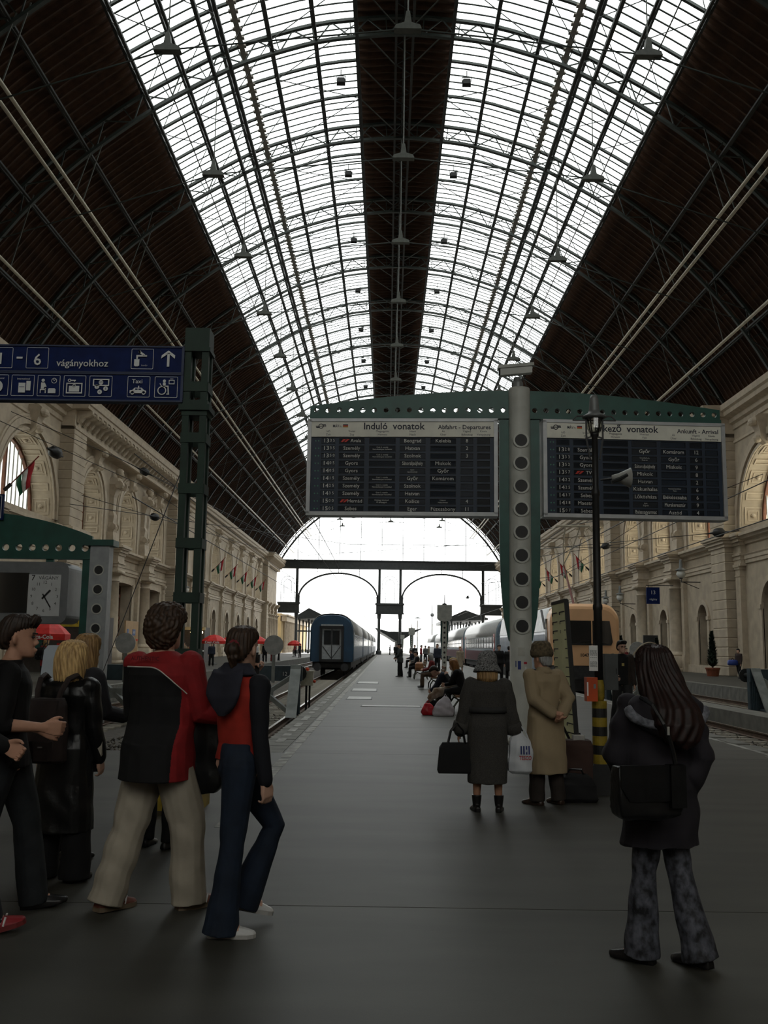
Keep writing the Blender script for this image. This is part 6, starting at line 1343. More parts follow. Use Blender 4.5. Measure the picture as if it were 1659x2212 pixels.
    # top garment
    if top:
        m = MB(); k = top.get('k', 1.1); hem = top.get('hem', .0); rows = [(z * s, w * s * k, f * s * k, b * s * k) for z, w, f, b in TORSO[2:7]]
        if 'waist' in top: rows[0] = (rows[0][0], rows[0][1] * top['waist'], rows[0][2] * top['waist'], rows[0][3] * top['waist'])
        rows = [(z, w, f, b) for z, w, f, b in rows] + [(.535 * s, .066 * s, .06 * s, -.075 * s)]
        zh = (hem - pel.z) / max(.2, ft.u.z); fl_ = top.get('flare', 1.); w0 = .165 * s * k * .97
        dp = top.get('dp', 1.); low_ = [(zh, w0 * fl_, .115 * s * k * fl_ * dp, -.125 * s * k * fl_ * dp)] + ([(zh * .5, w0 * (1 + fl_) / 2, .112 * s * k * (1 + fl_) / 2, -.122 * s * k * (1 + fl_) / 2)] if zh < -.3 else []) + ([(0.02 * s, w0, .11 * s * k * dp, -.122 * s * k * dp)] if zh < -.02 else [])
        rings(m, ft, low_ + rows, 20, 2.4)
        sm = m if not top.get('sleeve_mat') else MB(); sr = top.get('sr', (.074, .066, .058, .052, .046)); cut = top.get('cut', .97)
        for sh, el, wr, d2, out, fx in A:
            e2 = el.lerp(wr, cut) if cut > 0 else el; limb(sm, [sh, sh.lerp(el, .5), el, el.lerp(e2, .5), e2], [v * s for v in sr], 12)
            if not top.get('sleeve_mat'): m.sphere(sh, sr[0] * s * 1.02, 10, 8)
        tops = top['mat']; mf = None
        if top.get('matfn'):
            g = top['matfn']; mf = lambda x, y, z: g(((x - pel.x) * ft.r.x + (y - pel.y) * ft.r.y), ((x - pel.x) * ft.f.x + (y - pel.y) * ft.f.y), z)
        t_ = fuse(m, top.get('name', 'jacket'), tops, root, top.get('vox') or vox * (1. if top.get('matfn') else 1.15), 2, top.get('fold', .005), matfn=mf, kx=top.get('kx', 1.))
        if top.get('sleeve_mat'): fuse(sm, 'sleeve', top['sleeve_mat'], root, vox * 1.1, 2, top.get('fold', .005))
        if top.get('collar'):
            q = MB(); q.loft([[ft(w * math.cos(t) * s, -.01 * s + w * .95 * math.sin(t) * s, z * s) for t in [2 * PI * j / 16 for j in range(16)]] for w, z in ((.062, .56), (.085, .53), (.115, .49), (.1, .485), (.07, .5), (.052, .55))]); q.build('collar', top['collar'], root, True)
        if top.get('belt'):
            q = MB(); z = top['belt'][0] - pel.z; kk = k * 1.06; rings(q, ft, [(z - .025, .152 * s * kk, .105 * s * kk, -.112 * s * kk), (z + .025, .152 * s * kk, .105 * s * kk, -.112 * s * kk)], 24); q.build('belt', top['belt'][1], root, True)
        if top.get('cuff'):
            for sh, el, wr, d2, out, fx in A: q = MB(); e2 = el.lerp(wr, cut); q.path([e2 - d2 * .1 * s, e2 - d2 * .09 * s, e2 + d2 * .015 * s, e2 + d2 * .02 * s], 0, 14, taper=[sr[-1] * s * 1.1, sr[-1] * s * 1.3, sr[-1] * s * 1.3, sr[-1] * s * 1.1]); q.build('cuff', top['cuff'], root, True)
    # hair or hat
    if hair:
        st, mt = hair[:2]
        if st in HAIRROWS:
            m = MB(); rings(m, fh, [(z * hs, w * hs, f * hs, b * hs) for z, w, f, b in HAIRROWS[st]], 20, 2.2)
            if st == 'bun': m.sphere(fh(0, -.125 * hs, -.01 * hs), (.048, .045, .042), 10, 8); m.path([fh(0, -.1, -.02), fh(.01, -.13, -.06), fh(.0, -.115, -.11)], 0, 8, taper=[.04, .035, .015])
            if len(hair) > 2 and hair[2] == 'quiff':
                for k in range(9): a = -1 + k / 4; m.path([fh(.05 * a * hs, .07 * hs, .075 * hs), fh(.048 * a * hs, .088 * hs, .105 * hs), fh((.045 * a + .008) * hs, (.085 + .006 * (k % 3)) * hs, (.124 + .006 * (k % 2)) * hs)], 0, 8, taper=[.022, .021, .014])
            ctr = Vector(hc); amp = (.006 if st == 'bushy' else .005 if st == 'long' else .003) * (1 if near else 0)
            def strands(x, y, z): t = np.arctan2(x - ctr.x, y - ctr.y); return amp * (np.sin(t * 31 + 6 * np.sin(z * 11)) * (.35 if st == 'bushy' else 1) + (np.sin(x * 95 + 3 * np.sin(z * 40)) * np.sin(z * 80 + 4 * np.sin(y * 50)) if st == 'bushy' else .5 * np.sin(t * 13 + z * 9)))
            fuse(m, 'hair', mt, root, vox * .95, 1, fn=strands if near else None)
        if st == 'bun':
            q = MB(); q.lathe([(.032, -.008), (.038, 0), (.032, .008)], n=12); c = fh(0, -.112 * hs, .012); q.v = [tuple(c + fh.r * a + fh.u * b + fh.f * z_) for a, b, z_ in q.v]; q.build('hair_tie', M('hair_tie_red', (.2, .02, .03), .6), root)
        if st == 'hat' or len(hair) > 3:
            hm = hair[1] if st == 'hat' else hair[3]; kind = hair[2]
            q = MB()
            if kind == 'bucket':
                rings(q, fh, [(.0, .108, .11, -.13), (.06, .102, .108, -.122), (.12, .09, .09, -.105), (.155, .06, .055, -.07), (.165, .02, .02, -.03)], 20, 2.1); ha = fuse(q, 'hat', hm, root, vox, 2, .006); q = MB(); q.loft([[tuple(fh(w * math.cos(t), -.008 + w * 1.08 * math.sin(t), z)) for t in [2 * PI * j / 24 for j in range(24)]] for w, z in ((.108, .02), (.135, -.03), (.14, -.05), (.13, -.05), (.105, .0))]); q.build('brim', hm, root, True)
            elif kind == 'fur':
                rings(q, fh, [(.0, .096, .1, -.12), (.03, .112, .118, -.135), (.075, .11, .116, -.13), (.085, .1, .108, -.122), (.14, .09, .09, -.105), (.17, .06, .055, -.07)], 20, 2.2); fuse(q, 'hat', hm, root, vox, 2, .004)
            elif kind == 'cap':
                rings(q, fh, [(.03, .082, .092, -.11), (.08, .08, .09, -.1), (.12, .06, .06, -.07), (.132, .03, .02, -.03)], 20, 2.2); fuse(q, 'cap', hm, root, vox, 2); q = MB(); q.loft([[tuple(fh(x, y, z)) for x, z in ((-w, .04), (0, .058), (w, .04), (w, .03), (0, .048), (-w, .03))] for y, w in ((.07, .075), (.13, .07), (.165, .045))]); q.build('peak', hm, root)
    if eyes:
        for a in (-1, 1):
            q = MB(); q.sphere(fh(a * .031 * hs, .0805 * hs, .001), (.011, .007, .007), 10, 6); q.build('eye', M('eye_dark', (.03, .02, .018), .2), root, True)
            q = MB(); q.bar(fh(a * .015 * hs, .0925 * hs, .022), fh(a * .05 * hs, .083 * hs, .025), .01, .008); q.build('eyebrow', hair[1] if hair else H_DARK, root)
    if near == 'glasses':
        q = MB()
        for a in (-1, 1): q.loft([[tuple(fh(a * .033 * hs + r * math.cos(t), .094 * hs, .0 + r * .75 * math.sin(t))) for t in [2 * PI * j / 14 for j in range(14)]] for r in (.022, .026)], cap=False); q.bar(fh(a * .058 * hs, .09 * hs, .005), fh(a * .075 * hs, -.01 * hs, .005), .004, .004)
        q.bar(fh(-.01, .095 * hs, .004), fh(.01, .095 * hs, .004), .004, .004); q.build('glasses', BLACK, root)
    root['_j'] = 0; del root['_j']
    return root, dict(ft=ft, fh=fh, A=A, L=L, pel=pel, s=s)
C = lambda n, c, **k: M(n, c, k.pop('rough', .85), var=k.pop('var', .2), scale=k.pop('scale', 9), **k)
BLKC = C('black_cloth', (.0055, .0055, .0062)); LEATH = M('black_leather', (.007, .007, .0075), .35, var=.3, scale=14, bump=.25); JEAN = C('blue_denim', (.009, .017, .034), var=.3); JEAND = C('dark_grey_denim', (.018, .021, .024), var=.3); KHAKI = C('khaki_cotton', (.34, .30, .24), var=.1); REDC = C('red_cotton', (.25, .010, .012)); NAVYC = C('navy_cotton', (.0065, .0075, .012)); REDH = C('red_sweatshirt', (.34, .022, .012))
PURP = C('purple_grey_padded', (.019, .0165, .022), scale=5, var=.3); VELV = M('patterned_velvet', (.10, .105, .13), .7, var=0, c2=(.010, .010, .012), scale=26, stretch=(1, 1, .8)); TWEED = M('grey_tweed', (.05, .047, .043), .95, var=.5, scale=220); BEIGE = C('beige_raincoat', (.30, .23, .14), var=.12, scale=3); FURH = M('speckled_hat', (.30, .30, .30), .9, var=0, c2=(.015, .015, .015), scale=90, bump=.6); FURB = M('brown_fur_hat', (.11, .085, .05), .95, var=.5, scale=40, bump=.5)
SH_BLK = dict(mat=M('black_shoe', (.012, .011, .011), .35)); SH_WHT = dict(mat=M('white_trainer', (.55, .55, .54), .5), sole=M('sole_pale', (.38, .37, .35), .6), w=.9); SH_RBR = dict(mat=M('red_brown_trainer', (.13, .035, .02), .6), stripe=1, sole=M('sole_tan', (.15, .11, .07), .7), w=1.1); SH_RED = dict(mat=M('red_trainer', (.26, .012, .018), .55), stripe=1, sole=M('sole_red', (.16, .02, .02), .6), w=1.1); SH_HEEL = dict(mat=SH_BLK['mat'], heel=1); SH_BOOT = dict(mat=SH_BLK['mat'], shaft=.09, heel=1)
# --- man in a black sweater
person('young man in black sweater and grey jeans at left, in profile with forearm raised', (-2.29, 5.75), 1.78, (80, 72, 80), ((16, 2, 8, -8), (-14, 2, 10, 10)), ((-8, 6, 85, 15), (-6, 7, 92, 10)), top=dict(name='sweater', mat=BLKC, hem=.84, k=1.12, cut=.12, sr=(.074, .07, .064, .06, .058)), bottom=dict(kind='t', mat=JEAND, r=(.105, .098, .085, .082, .085), drop=.05), shoe=SH_BLK, hair=('short', H_DARK, 'quiff'), skin=SKIN, curl=62, eyes=True)
# --- man with cap at the edge
person('man with navy cap and red trainers cut off by the left edge of the picture', (-2.45, 5.25), 1.8, (84, 84, 84), ((20, 2, 6, -14), (-16, 2, 18, 20)), ((12, 4, 55, 10), (14, 6, 25, 10)), top=dict(name='sweater', mat=BLKC, hem=.85, k=1.12), bottom=dict(kind='t', mat=C('black_denim', (.012, .014, .02)), r=(.105, .095, .085, .085, .09), drop=.04), shoe=SH_RED, hair=('short', H_DARK, 'cap', NAVYC), skin=SKIN, curl=50)
# --- blond woman with leather coat and backpack
w2, j2 = person('blond woman in long black leather coat carrying a dark backpack, seen from behind', (-2.17, 6.6), 1.6, (8, 10, 14), ((2, 4, 3, 0), (-2, 5, 3, 0)), ((2, 7, 10, 0), (3, 8, 14, 10)), top=dict(name='coat', mat=LEATH, hem=.32, k=1.2, flare=1.25, sr=(.08, .074, .068, .062, .058), fold=.007), bottom=dict(kind='t', mat=BLKC, r=(.11, .105, .1, .105, .115), drop=.06), shoe=SH_BLK, hair=('bob', H_BLOND), fingers=True)
BKM = M('backpack_brown', (.033, .023, .022), .7, var=.25, scale=8, bump=.2)
def backpack(lab, loc, h, mat=BKM, k=1.):
    f = FR_((0, 0, 0), h); t = thing('backpack', lab, 'backpack', loc); m = MB()
    m.loft([[f(x * w * k, y, z * k) for x, y in ((-1, 0), (1, 0), (1.02, -.07 * d * k), (.8, -.14 * d * k), (-.8, -.14 * d * k), (-1.02, -.07 * d * k))] for z, w, d in ((-.22, .13, .8), (-.2, .15, 1.05), (.0, .15, 1.1), (.15, .135, .9), (.2, .11, .6))]); t0 = fuse(m, 'pack_body', mat, t, .009, 2, .004)
    m = MB(); m.loft([[f(x * w * k, y * k, z * k) for x in (-1, -.5, .5, 1) for y in ((-.165 * d,))] + [f(x * w * k, -.15 * d * k, z * k) for x in (1, .5, -.5, -1)] for z, w, d in ((.03, .09, 1.08), (.1, .135, 1.0), (.19, .125, .7))]); m.build('flap', mat, t)
    for a in (-1, 1):
        m = MB(); m.box((-.05, -.05, -.07), (.05, .0, .05)); m.v = [tuple(f(a * .07 * k + x * k, y * k - .15 * k, z * k - .12 * k)) for x, y, z in m.v]; m.build('pocket', mat, t)
        m = MB(); m.cbox(f(a * .07 * k, -.21 * k, -.1 * k), (.014, .006, .004)); m.build('buckle', M('buckle_metal', (.6, .6, .58), .3, metal=.8), t)
        m = MB(); m.path([f(a * .07, -.03, .16 * k), f(a * .085, -.01, .24 * k), f(a * .1, .05, .32 * k), f(a * .115, .13, .345 * k), f(a * .12, .22, .3 * k)], .02, 6); m.build('strap', mat, t)
    return t
backpack('dark brown flap backpack worn by the blond woman in leather coat', (-2.24, 6.43, 1.0), 10)
# --- second blond woman
person('woman with long dark blond hair in dark jacket with red collar, beside the blond woman', (-2.33, 7.3), 1.66, (50, 40, 30), ((2, 3, 3, 0), (-4, 3, 4, 0)), ((2, 8, 25, 10), (15, 8, 70, 20)), top=dict(mat=C('charcoal_jacket', (.016, .016, .02)), hem=.62, k=1.22, flare=1.05, sr=(.082, .078, .07, .064, .06), collar=REDC, fold=.007), bottom=dict(kind='t', mat=BLKC, r=(.1, .095, .085, .08, .08)), shoe=SH_BLK, hair=('straight', H_DBL))
t = thing('paper', 'crumpled beige paper held low beside the blond woman', 'paper', (-1.93, 6.62, 1.0)); m = MB(); m.loft([[(-.06 + .05 * k, y, z - .1 * k + .015 * math.sin(9 * y)) for y, z in ((-.03, .06), (.05, .05), (.06, -.04), (-.04, -.05))] for k in (0, .6, 1.4)]); m.build('sheet', M('beige_paper', (.42, .38, .31), .7), t)
# --- man in the red and black shirt
def shirtfn(x, y, z):
    zb = 1.425 - 2.6 * np.clip(x + .02, 0, 1) ** 1.8
    red = (z > zb) | (x > .165 + .0 * z) | (x < -.30); r = np.where(red, 0, 1); return r
w4, j4 = person('man in red and black long-sleeved shirt and khaki trousers walking away, bushy brown hair', (-1.40, 5.92), 1.85, (46, 14, 24), ((-13, 3, 4, 2), (17, 3, 14, -6)), ((14, 8, 75, 35), (6, 15, 78, -62)), top=dict(name='shirt', mat=[REDC, BLKC, M('white_piping', (.6, .58, .52), .7)], matfn=shirtfn, hem=.76, k=1.27, flare=1.07, dp=1.42, waist=1.14, vox=.0046, cut=.62, sr=(.082, .078, .07, .07, .066), fold=.006), bottom=dict(kind='t', mat=KHAKI, r=(.106, .116, .104, .1, .1), drop=.05, fold=.010, hp=18), shoe=SH_RBR, hair=('bushy', H_BRN), skin=SKIN2)
f4 = j4['ft']; sh4 = [o for o in w4.children if o.name.startswith('shirt')][0]; bv = BVHTree.FromPolygons([v.co for v in sh4.data.vertices], [tuple(p.vertices) for p in sh4.data.polygons]); pts = []
for x in np.linspace(-.2, .19, 30):
    h = bv.ray_cast(f4.o * Vector((1, 1, 0)) if 0 else Vector((f4.o.x, f4.o.y, 0)) + f4.r * float(x) - f4.f * 1.0 + Vector((0, 0, 1.425 - 2.6 * max(0, x + .02) ** 1.8)), f4.f)
    if h[0]: pts.append(h[0])
m = MB(); m.path(pts, .0042, 5); m.build('piping', M('white_piping', (.5, .48, .42), .7), w4)
q = MB(); text(q, 'AUTHENTIC', .034, 0, 0, 0, bold=.0006); f4 = j4['ft']; b4 = MB()
b4.add([tuple(f4.o + f4.r * (-.05 + x) + f4.f * (-.158) + Vector((0, 0, 1.475 - f4.o.z + z))) for x, y, z in q.v], q.f); b4.build('lettering', M('dark_red_print', (.11, .01, .015), .8), w4, fix=False)
t = thing('jacket', 'black leather jacket hanging over the forearm of the man in red', 'jacket', (-1.13, 6.0, .72)); m = MB()
m.loft([[(x * w + dx, y * d, z) for x, y in ((-1, -1), (-.3, -1.3), (.4, -.9), (1, -1), (1.1, .6), (.3, 1.1), (-.5, .8), (-1.1, 1))] for z, w, d, dx in ((-.06, .05, .04, .04), (.0, .1, .05, .03), (.2, .12, .06, .0), (.36, .115, .07, -.01), (.44, .09, .06, -.02), (.46, .05, .03, -.02))]); fuse(m, 'folded_leather', LEATH, t, .009, 2, .008)
# --- hidden person beyond him
person('dark clothed person mostly hidden beyond the man in red, black shoes showing between his legs', (-1.76, 7.65), 1.5, 20, ((1, 3, 2, 0), (-2, 3, 2, 0)), top=dict(name='coat', mat=BLKC, hem=.5, k=1.15), bottom=dict(kind='t', mat=BLKC), shoe=SH_BLK, hair=('short', H_DARK), vox=.01)
# --- woman in the red hoodie
w5, j5 = person('woman in red hoodie with navy sleeves and flared jeans, phoning, hair in a bun', (-.83, 5.52), 1.71, (78, 36, 22), ((31, 1, 53, 14), (-4, 2, 2, 0)), ((50, 12, 138, 18), (-4, 5, 10, 0)), lean=-2, top=dict(name='hoodie', mat=REDH, sleeve_mat=NAVYC, hem=.93, k=1.03, waist=.93, flare=.92, sr=(.068, .056, .05, .045, .042), fold=.004, cut=1.0), bottom=dict(kind='t', mat=JEAN, r=(.106, .09, .068, .078, .105), drop=.06, fold=.004), shoe=SH_WHT, hair=('bun', H_BRN), skin=SKIN2, curl=40)
f5 = j5['ft']; m = MB(); m.loft([[f5(w * math.cos(t), -.085 - d + .035 * math.sin(t) - .01, z + .02 * math.sin(t)) for t in [2 * PI * k / 14 for k in range(14)]] for z, w, d in ((.54, .085, -.03), (.53, .12, .0), (.48, .14, .02), (.40, .13, .035), (.33, .09, .035), (.29, .04, .025))]); m.loft([[f5(w * math.cos(t), -.02 + w * .75 * math.sin(t), z) for t in [2 * PI * k / 14 for k in range(14)]] for z, w in ((.5, .13), (.545, .105), (.57, .085))]); fuse(m, 'hood', C('navy_hood', (.022, .023, .036)), w5, .0075, 3, .006)
t = thing('mobile_phone', 'dark mobile phone held to the ear of the woman in red hoodie', 'phone', tuple(Vector((-.83, 5.52, 0)) + j5['A'][0][2] + j5['A'][0][3] * .09 - j5['A'][0][4] * .02)); m = MB(); m.box((-.024, -.012, -.06), (.024, .012, .06)); m.build('case', BLACK, t); m = MB(); m.box((-.018, -.0135, 0), (.018, -.012, .045)); m.build('screen', DGLASS, t)
# --- woman at right with long hair
w6, j6 = person('woman with long dark auburn hair in padded dark jacket and velvet flares, nearest at right', (1.45, 5.05), 1.62, (-42, -12, -20), ((8, -1, 4, 0), (-9, 0, 6, 4)), ((14, 10, 46, 55), (-16, 8, 42, 40)), top=dict(name='padded_jacket', mat=PURP, hem=.58, k=1.3, flare=1.04, sr=(.078, .084, .082, .074, .066), fold=.013, kx=1.6), bottom=dict(kind='t', mat=VELV, r=(.088, .082, .07, .08, .102), drop=.045, fold=.006), shoe=SH_HEEL, hair=('long', H_RED), skin=SKIN2, hipw=.85)
f6 = j6['ft']; fh6 = j6['fh']
m = MB(); rb_ = [(.25, .15, .1), (.30, .2, .06), (.38, .22, .03), (.44, .2, .0)]
m.loft([[f6(w * math.cos(t), -.105 - d + .07 * math.sin(t), z + .03 * abs(math.cos(t))) for t in [2 * PI * k / 16 for k in range(16)]] for z, w, d in ((.46, .15, -.02), (.42, .21, .0), (.36, .215, .01), (.30, .17, .01), (.25, .08, -.01))]); fuse(m, 'hood', PURP, w6, .009, 3, .008)
m = MB(); m.path([f6(.21 * math.cos(t), -.11 - .06 * math.sin(t), .41 - .075 * math.sin(t)) for t in np.linspace(-.2, PI + .2, 13)], .03, 8); fuse(m, 'fur_trim', M('grey_fur', (.17, .175, .2), .95, var=.4, scale=40, bump=.6), w6, .008, 2, .008)
m = MB(); m.path([fh6(.106 * math.cos(t), .05 - .03 * math.sin(t), .02 + .124 * math.sin(t)) for t in np.linspace(.45, PI - .45, 14)], .0035, 6); m.build('headband', M('pale_headband', (.35, .29, .2), .5), w6)
t = thing('shoulder_bag', 'black leather shoulder bag on the back of the woman with auburn hair', 'bag', (1.27, 4.76, .9)); f = FR_((0, 0, 0), -14)
m = MB(); m.loft([[f(x * w, y * d, z) for x, y in ((-1, -1), (1, -1), (1, 1), (-1, 1))] for z, w, d in ((-.14, .13, .03), (-.12, .16, .06), (.05, .17, .055), (.11, .16, .03))]); fuse(m, 'bag_body', LEATH, t, .009, 2, .006)
m = MB(); m.loft([[f(x * w, y - .062, z) for x, y in ((-1, -.006), (1, -.006), (1, .006), (-1, .006))] for z, w in ((-.05, .12), (.02, .165), (.12, .165))]); m.build('flap', LEATH, t); m = MB(); m.box((.09, -.085, -.08), (.17, -.03, .12)); m.v = [tuple(f(x, y, z)) for x, y, z in m.v]; m.build('side_pocket', LEATH, t)
m = MB(); m.path([f(.15, -.03, .1), f(.13, -.03, .2), f(.09, -.03, .31), f(.06, .02, .40), f(.05, .12, .43)], .011, 6); m.build('strap', LEATH, t); m = MB(); m.cbox(f(.1, -.05, .28), (.006, .004, .02)); m.build('buckle', M('buckle_metal'), t)
# --- old lady with hat and bags
w7, j7 = person('elderly woman in grey tweed coat and speckled hat, holding two bags, seen from behind', (1.0, 9.5), 1.52, (2, 2, 6), ((0, 3, 2, 0), (0, 3, 2, 0)), ((2, 13, 8, 0), (2, 13, 8, 0)), nod=6, top=dict(name='coat', mat=TWEED, hem=.27, k=1.42, flare=.98, waist=1.02, sr=(.092, .094, .088, .082, .075), collar=TWEED, belt=(.97, C('dark_belt', (.03, .03, .03))), cuff=TWEED, fold=.006, cut=.93), bottom=None, shoe=SH_BOOT, hair=('under', H_DBL, 'bucket', FURH), skin=M('tan_stockings', (.30, .15, .09), .6), shw=1.12)
t = thing('handbag', 'black handbag held by the elderly woman in her left hand', 'bag', (.69, 9.5, .36)); m = MB(); m.loft([[(x * w, y * d, z) for x, y in ((-1, -1), (1, -1), (1, 1), (-1, 1))] for z, w, d in ((0, .175, .07), (.02, .18, .075), (.24, .16, .06), (.29, .13, .03))]); fuse(m, 'bag_body', BLKC, t, .01, 2)
for y in (-.03, .03): m = MB(); m.path([(-.08, y, .27), (-.05, y, .4), (.01, y, .475), (.07, y, .4), (.09, y, .27)], .01, 6); m.build('handle', LEATH, t)
PLAS = M('white_plastic_bag', (.50, .52, .55), .35, var=.1, scale=7)
t = thing('carrier_bag', 'white plastic carrier bag with blue bars and red lettering held by the elderly woman', 'bag', (1.31, 9.5, .36)); m = MB()
m.loft([[(x * w + dx, y * d, z) for x, y in ((-1, -.6), (-.4, -1), (.4, -1), (1, -.6), (1, .6), (.4, 1), (-.4, 1), (-1, .6))] for z, w, d, dx in ((0, .08, .05, 0), (.03, .115, .08, 0), (.2, .115, .075, .01), (.32, .1, .05, .01), (.37, .06, .03, -.01), (.46, .015, .015, -.02), (.50, .02, .02, -.03))]); cb = fuse(m, 'bag_body', PLAS, t, .008, 2, .008); bvb = BVHTree.FromPolygons([v.co for v in cb.data.vertices], [tuple(p.vertices) for p in cb.data.polygons])
def onbag(q):
    for i, v in enumerate(q.v):
        h = bvb.ray_cast(Vector((v[0], -.5, v[2])), Vector((0, 1, 0))); q.v[i] = (v[0], (h[0].y if h[0] else v[1]) - .005, v[2])
    return q
m = MB(); m.path([(.1, 0, .3), (.06, .0, .4), (-.02, 0, .49)], .008, 6); m.path([(-.09, 0, .3), (-.07, .0, .4), (-.03, 0, .49)], .008, 6); m.build('handle', PLAS, t)
q = MB()
for k in range(4): q.add([(.0 + .026 * k, -.083, .19), (.016 + .026 * k, -.083, .19), (.016 + .026 * k, -.083, .27), (.0 + .026 * k, -.083, .27)], [(0, 1, 2, 3)])
onbag(q).build('blue_bars', M('bag_blue', (.02, .03, .14), .5), t, fix=False); q = MB(); text(q, 'TESCO', .055, .048, .155, -.084, bold=.001, cond=.72); onbag(q).build('red_lettering', M('bag_red', (.45, .03, .03), .5), t, fix=False)
# --- man in the beige raincoat
person('elderly man in beige raincoat and brown fur hat, hands clasped behind his back', (1.66, 9.97), 1.63, (-38, -22, -38), ((3, 2, 3, 0), (-3, 3, 4, 0)), ((-27, 9, 52, 100), (-27, 11, 50, 98)), lean=3, nod=4, top=dict(name='raincoat', mat=BEIGE, hem=.31, k=1.3, flare=1.1, waist=.98, sr=(.09, .082, .078, .07, .062), collar=BEIGE, fold=.008, cut=.95), bottom=dict(kind='t', mat=C('dark_brown_wool', (.022, .016, .013)), r=(.1, .095, .08, .085, .085), drop=.04), shoe=dict(mat=M('brown_shoe', (.035, .02, .014), .35), w=1.1), hair=('nape', H_GREY, 'fur', FURB), skin=SKIN, vox=.0075)
t = thing('trolley_bag', 'brown shopping trolley bag with black handle behind the man in beige raincoat', 'bag', (2.03, 10.5, 0)); m = MB(); m.loft([[(x * w, y * d, z) for x, y in ((-1, -1), (1, -1), (1, 1), (-1, 1))] for z, w, d in ((.12, .16, .1), (.15, .18, .12), (.55, .19, .13), (.6, .17, .11))]); fuse(m, 'bag_body', M('brown_canvas', (.045, .022, .016), .8), t, .01, 2, .005)
m = MB(); m.path([(.12, .14, .05), (-.02, .14, .6), (-.2, .1, .95), (-.22, -.05, .97)], .014, 6); m.build('handle', BLACK, t); m = MB(); m.cbox((.05, -.02, .62), (.06, .05, .03)); m.build('buckle', M('buckle_metal'), t)
for x in (-.15, .15): m = MB(); m.tube((x - .015, .1, .07), (x + .015, .1, .07), .07, n=14); m.build('wheel', BLACK, t)
t = thing('holdall', 'black holdall bag standing on the floor beside the striped lamp post', 'bag', (1.98, 10.2, 0)); m = MB(); m.loft([[(x * w + dx, y * d, z) for x, y in ((-1, -1), (-.5, -1.1), (.5, -1.1), (1, -1), (1, 1), (.5, 1.1), (-.5, 1.1), (-1, 1))] for z, w, d, dx in ((0, .2, .1, 0), (.04, .22, .13, 0), (.18, .2, .12, .0), (.25, .15, .07, .02), (.28, .1, .03, .03))]); fuse(m, 'bag_body', BLKC, t, .01, 2, .01); m = MB(); m.path([(-.1, 0, .25), (-.06, -.06, .33), (.06, -.06, .33), (.1, 0, .25)], .012, 6); m.build('handle', LEATH, t)
# --- walking man with glasses
w9, j9 = person('man with black hair and glasses in open brown jacket walking towards the viewer', (4.86, 19.9), 1.8, (182, 184, 165), ((13, 2, 6, -6), (-10, 2, 16, 12)), ((-6, 7, 18, 0), (14, 8, 55, 15)), top=dict(mat=[C('dark_brown_jacket', (.028, .02, .016)), BLKC], matfn=lambda x, y, z: np.where((np.abs(x) < .085 + .02 * z) & (y > .02), 1, 0), hem=.86, k=1.18, sr=(.08, .072, .064, .058, .054)), bottom=dict(kind='t', mat=C('dark_jeans', (.02, .02, .021)), r=(.105, .098, .085, .085, .09), drop=.04), shoe=SH_BLK, hair=('short', H_BLK, 'quiff'), skin=SKIN2, vox=.009, near='glasses', eyes=True)
f9 = j9['ft']; m = MB(); m.loft([[f9(x, y, z) for x, z in ((-.025, .3), (.025, .3), (.025, .36), (-.025, .36))] for y in (.13, .15)]); m.build('yellow_badge', M('badge_yellow', (.35, .28, .08), .5), w9)
# ---------------- seated travellers and the crowd
def sit(label, loc, H, hd, top, bot, hair, lean=8, nod=10, arms=((30, 4, 60, 25), (30, 4, 60, 25)), shoe=SH_BLK, legs=((84, 4, 84, 0), (80, 6, 78, 0)), vox=.012, skin=SKIN2, skirt=None):
    return person(label, loc, H, hd, legs, arms, lean, nod, top=dict(mat=top, hem=.47, k=1.15, sr=(.078, .07, .064, .058, .052)), bottom=dict(kind='t', mat=bot, r=(.105, .098, .082, .08, .08)), shoe=shoe, hair=hair, vox=vox, near=False, skin=skin, seat=.575)
DBL = C('dark_blue_jacket', (.014, .018, .032)); OLIVE = C('brown_olive_trousers', (.06, .05, .032)); WHT = C('off_white_cloth', (.42, .42, .40), var=.1); GRYC = C('grey_cloth', (.11, .11, .11)); BRNC = C('brown_cloth', (.085, .055, .035)); REDD = C('dull_red_cloth', (.16, .018, .02)); TANC = C('tan_cloth', (.30, .24, .17)); MAUV = C('mauve_cloth', (.09, .07, .08))
sit('man in dark blue jacket and brown trousers bent far forward on the nearest bench', (1.75, 24.0), 1.78, -90, DBL, OLIVE, ('short', H_DARK), lean=52, nod=45, arms=((80, 2, 50, 30), (80, 2, 50, 30)))
sit('young blond woman in white top seated next to the bent man', (1.85, 24.75), 1.62, -80, WHT, JEAN, ('straight', H_BLOND), lean=10, nod=8)
sit('woman with ginger hair and black jacket seated nearest on the bench, chin on hand', (1.85, 22.85), 1.66, -75, BLKC, BLKC, ('bob', H_GING), lean=22, nod=12, arms=((55, 4, 110, 20), (45, 4, 60, 25)))
t = thing('plastic_bag', 'pale lilac plastic carrier bag on the platform beside the bench', 'bag', (1.32, 22.3, 0)); m = MB(); m.loft([[(x * w + dx, y * d, z) for x, y in ((-1, -.7), (-.3, -1), (.5, -.9), (1, -.6), (1, .6), (.3, 1), (-.5, .9), (-1, .7))] for z, w, d, dx in ((0, .22, .16, 0), (.05, .25, .18, 0), (.2, .22, .15, .02), (.36, .13, .08, .04), (.44, .05, .03, .06))]); fuse(m, 'bag_body', M('lilac_plastic', (.45, .42, .46), .4, var=.12, scale=9), t, .015, 2, .012); m = MB(); m.path([(.0, 0, .36), (.05, .02, .5), (.12, 0, .38)], .012, 5); m.build('handle', M('lilac_plastic'), t)
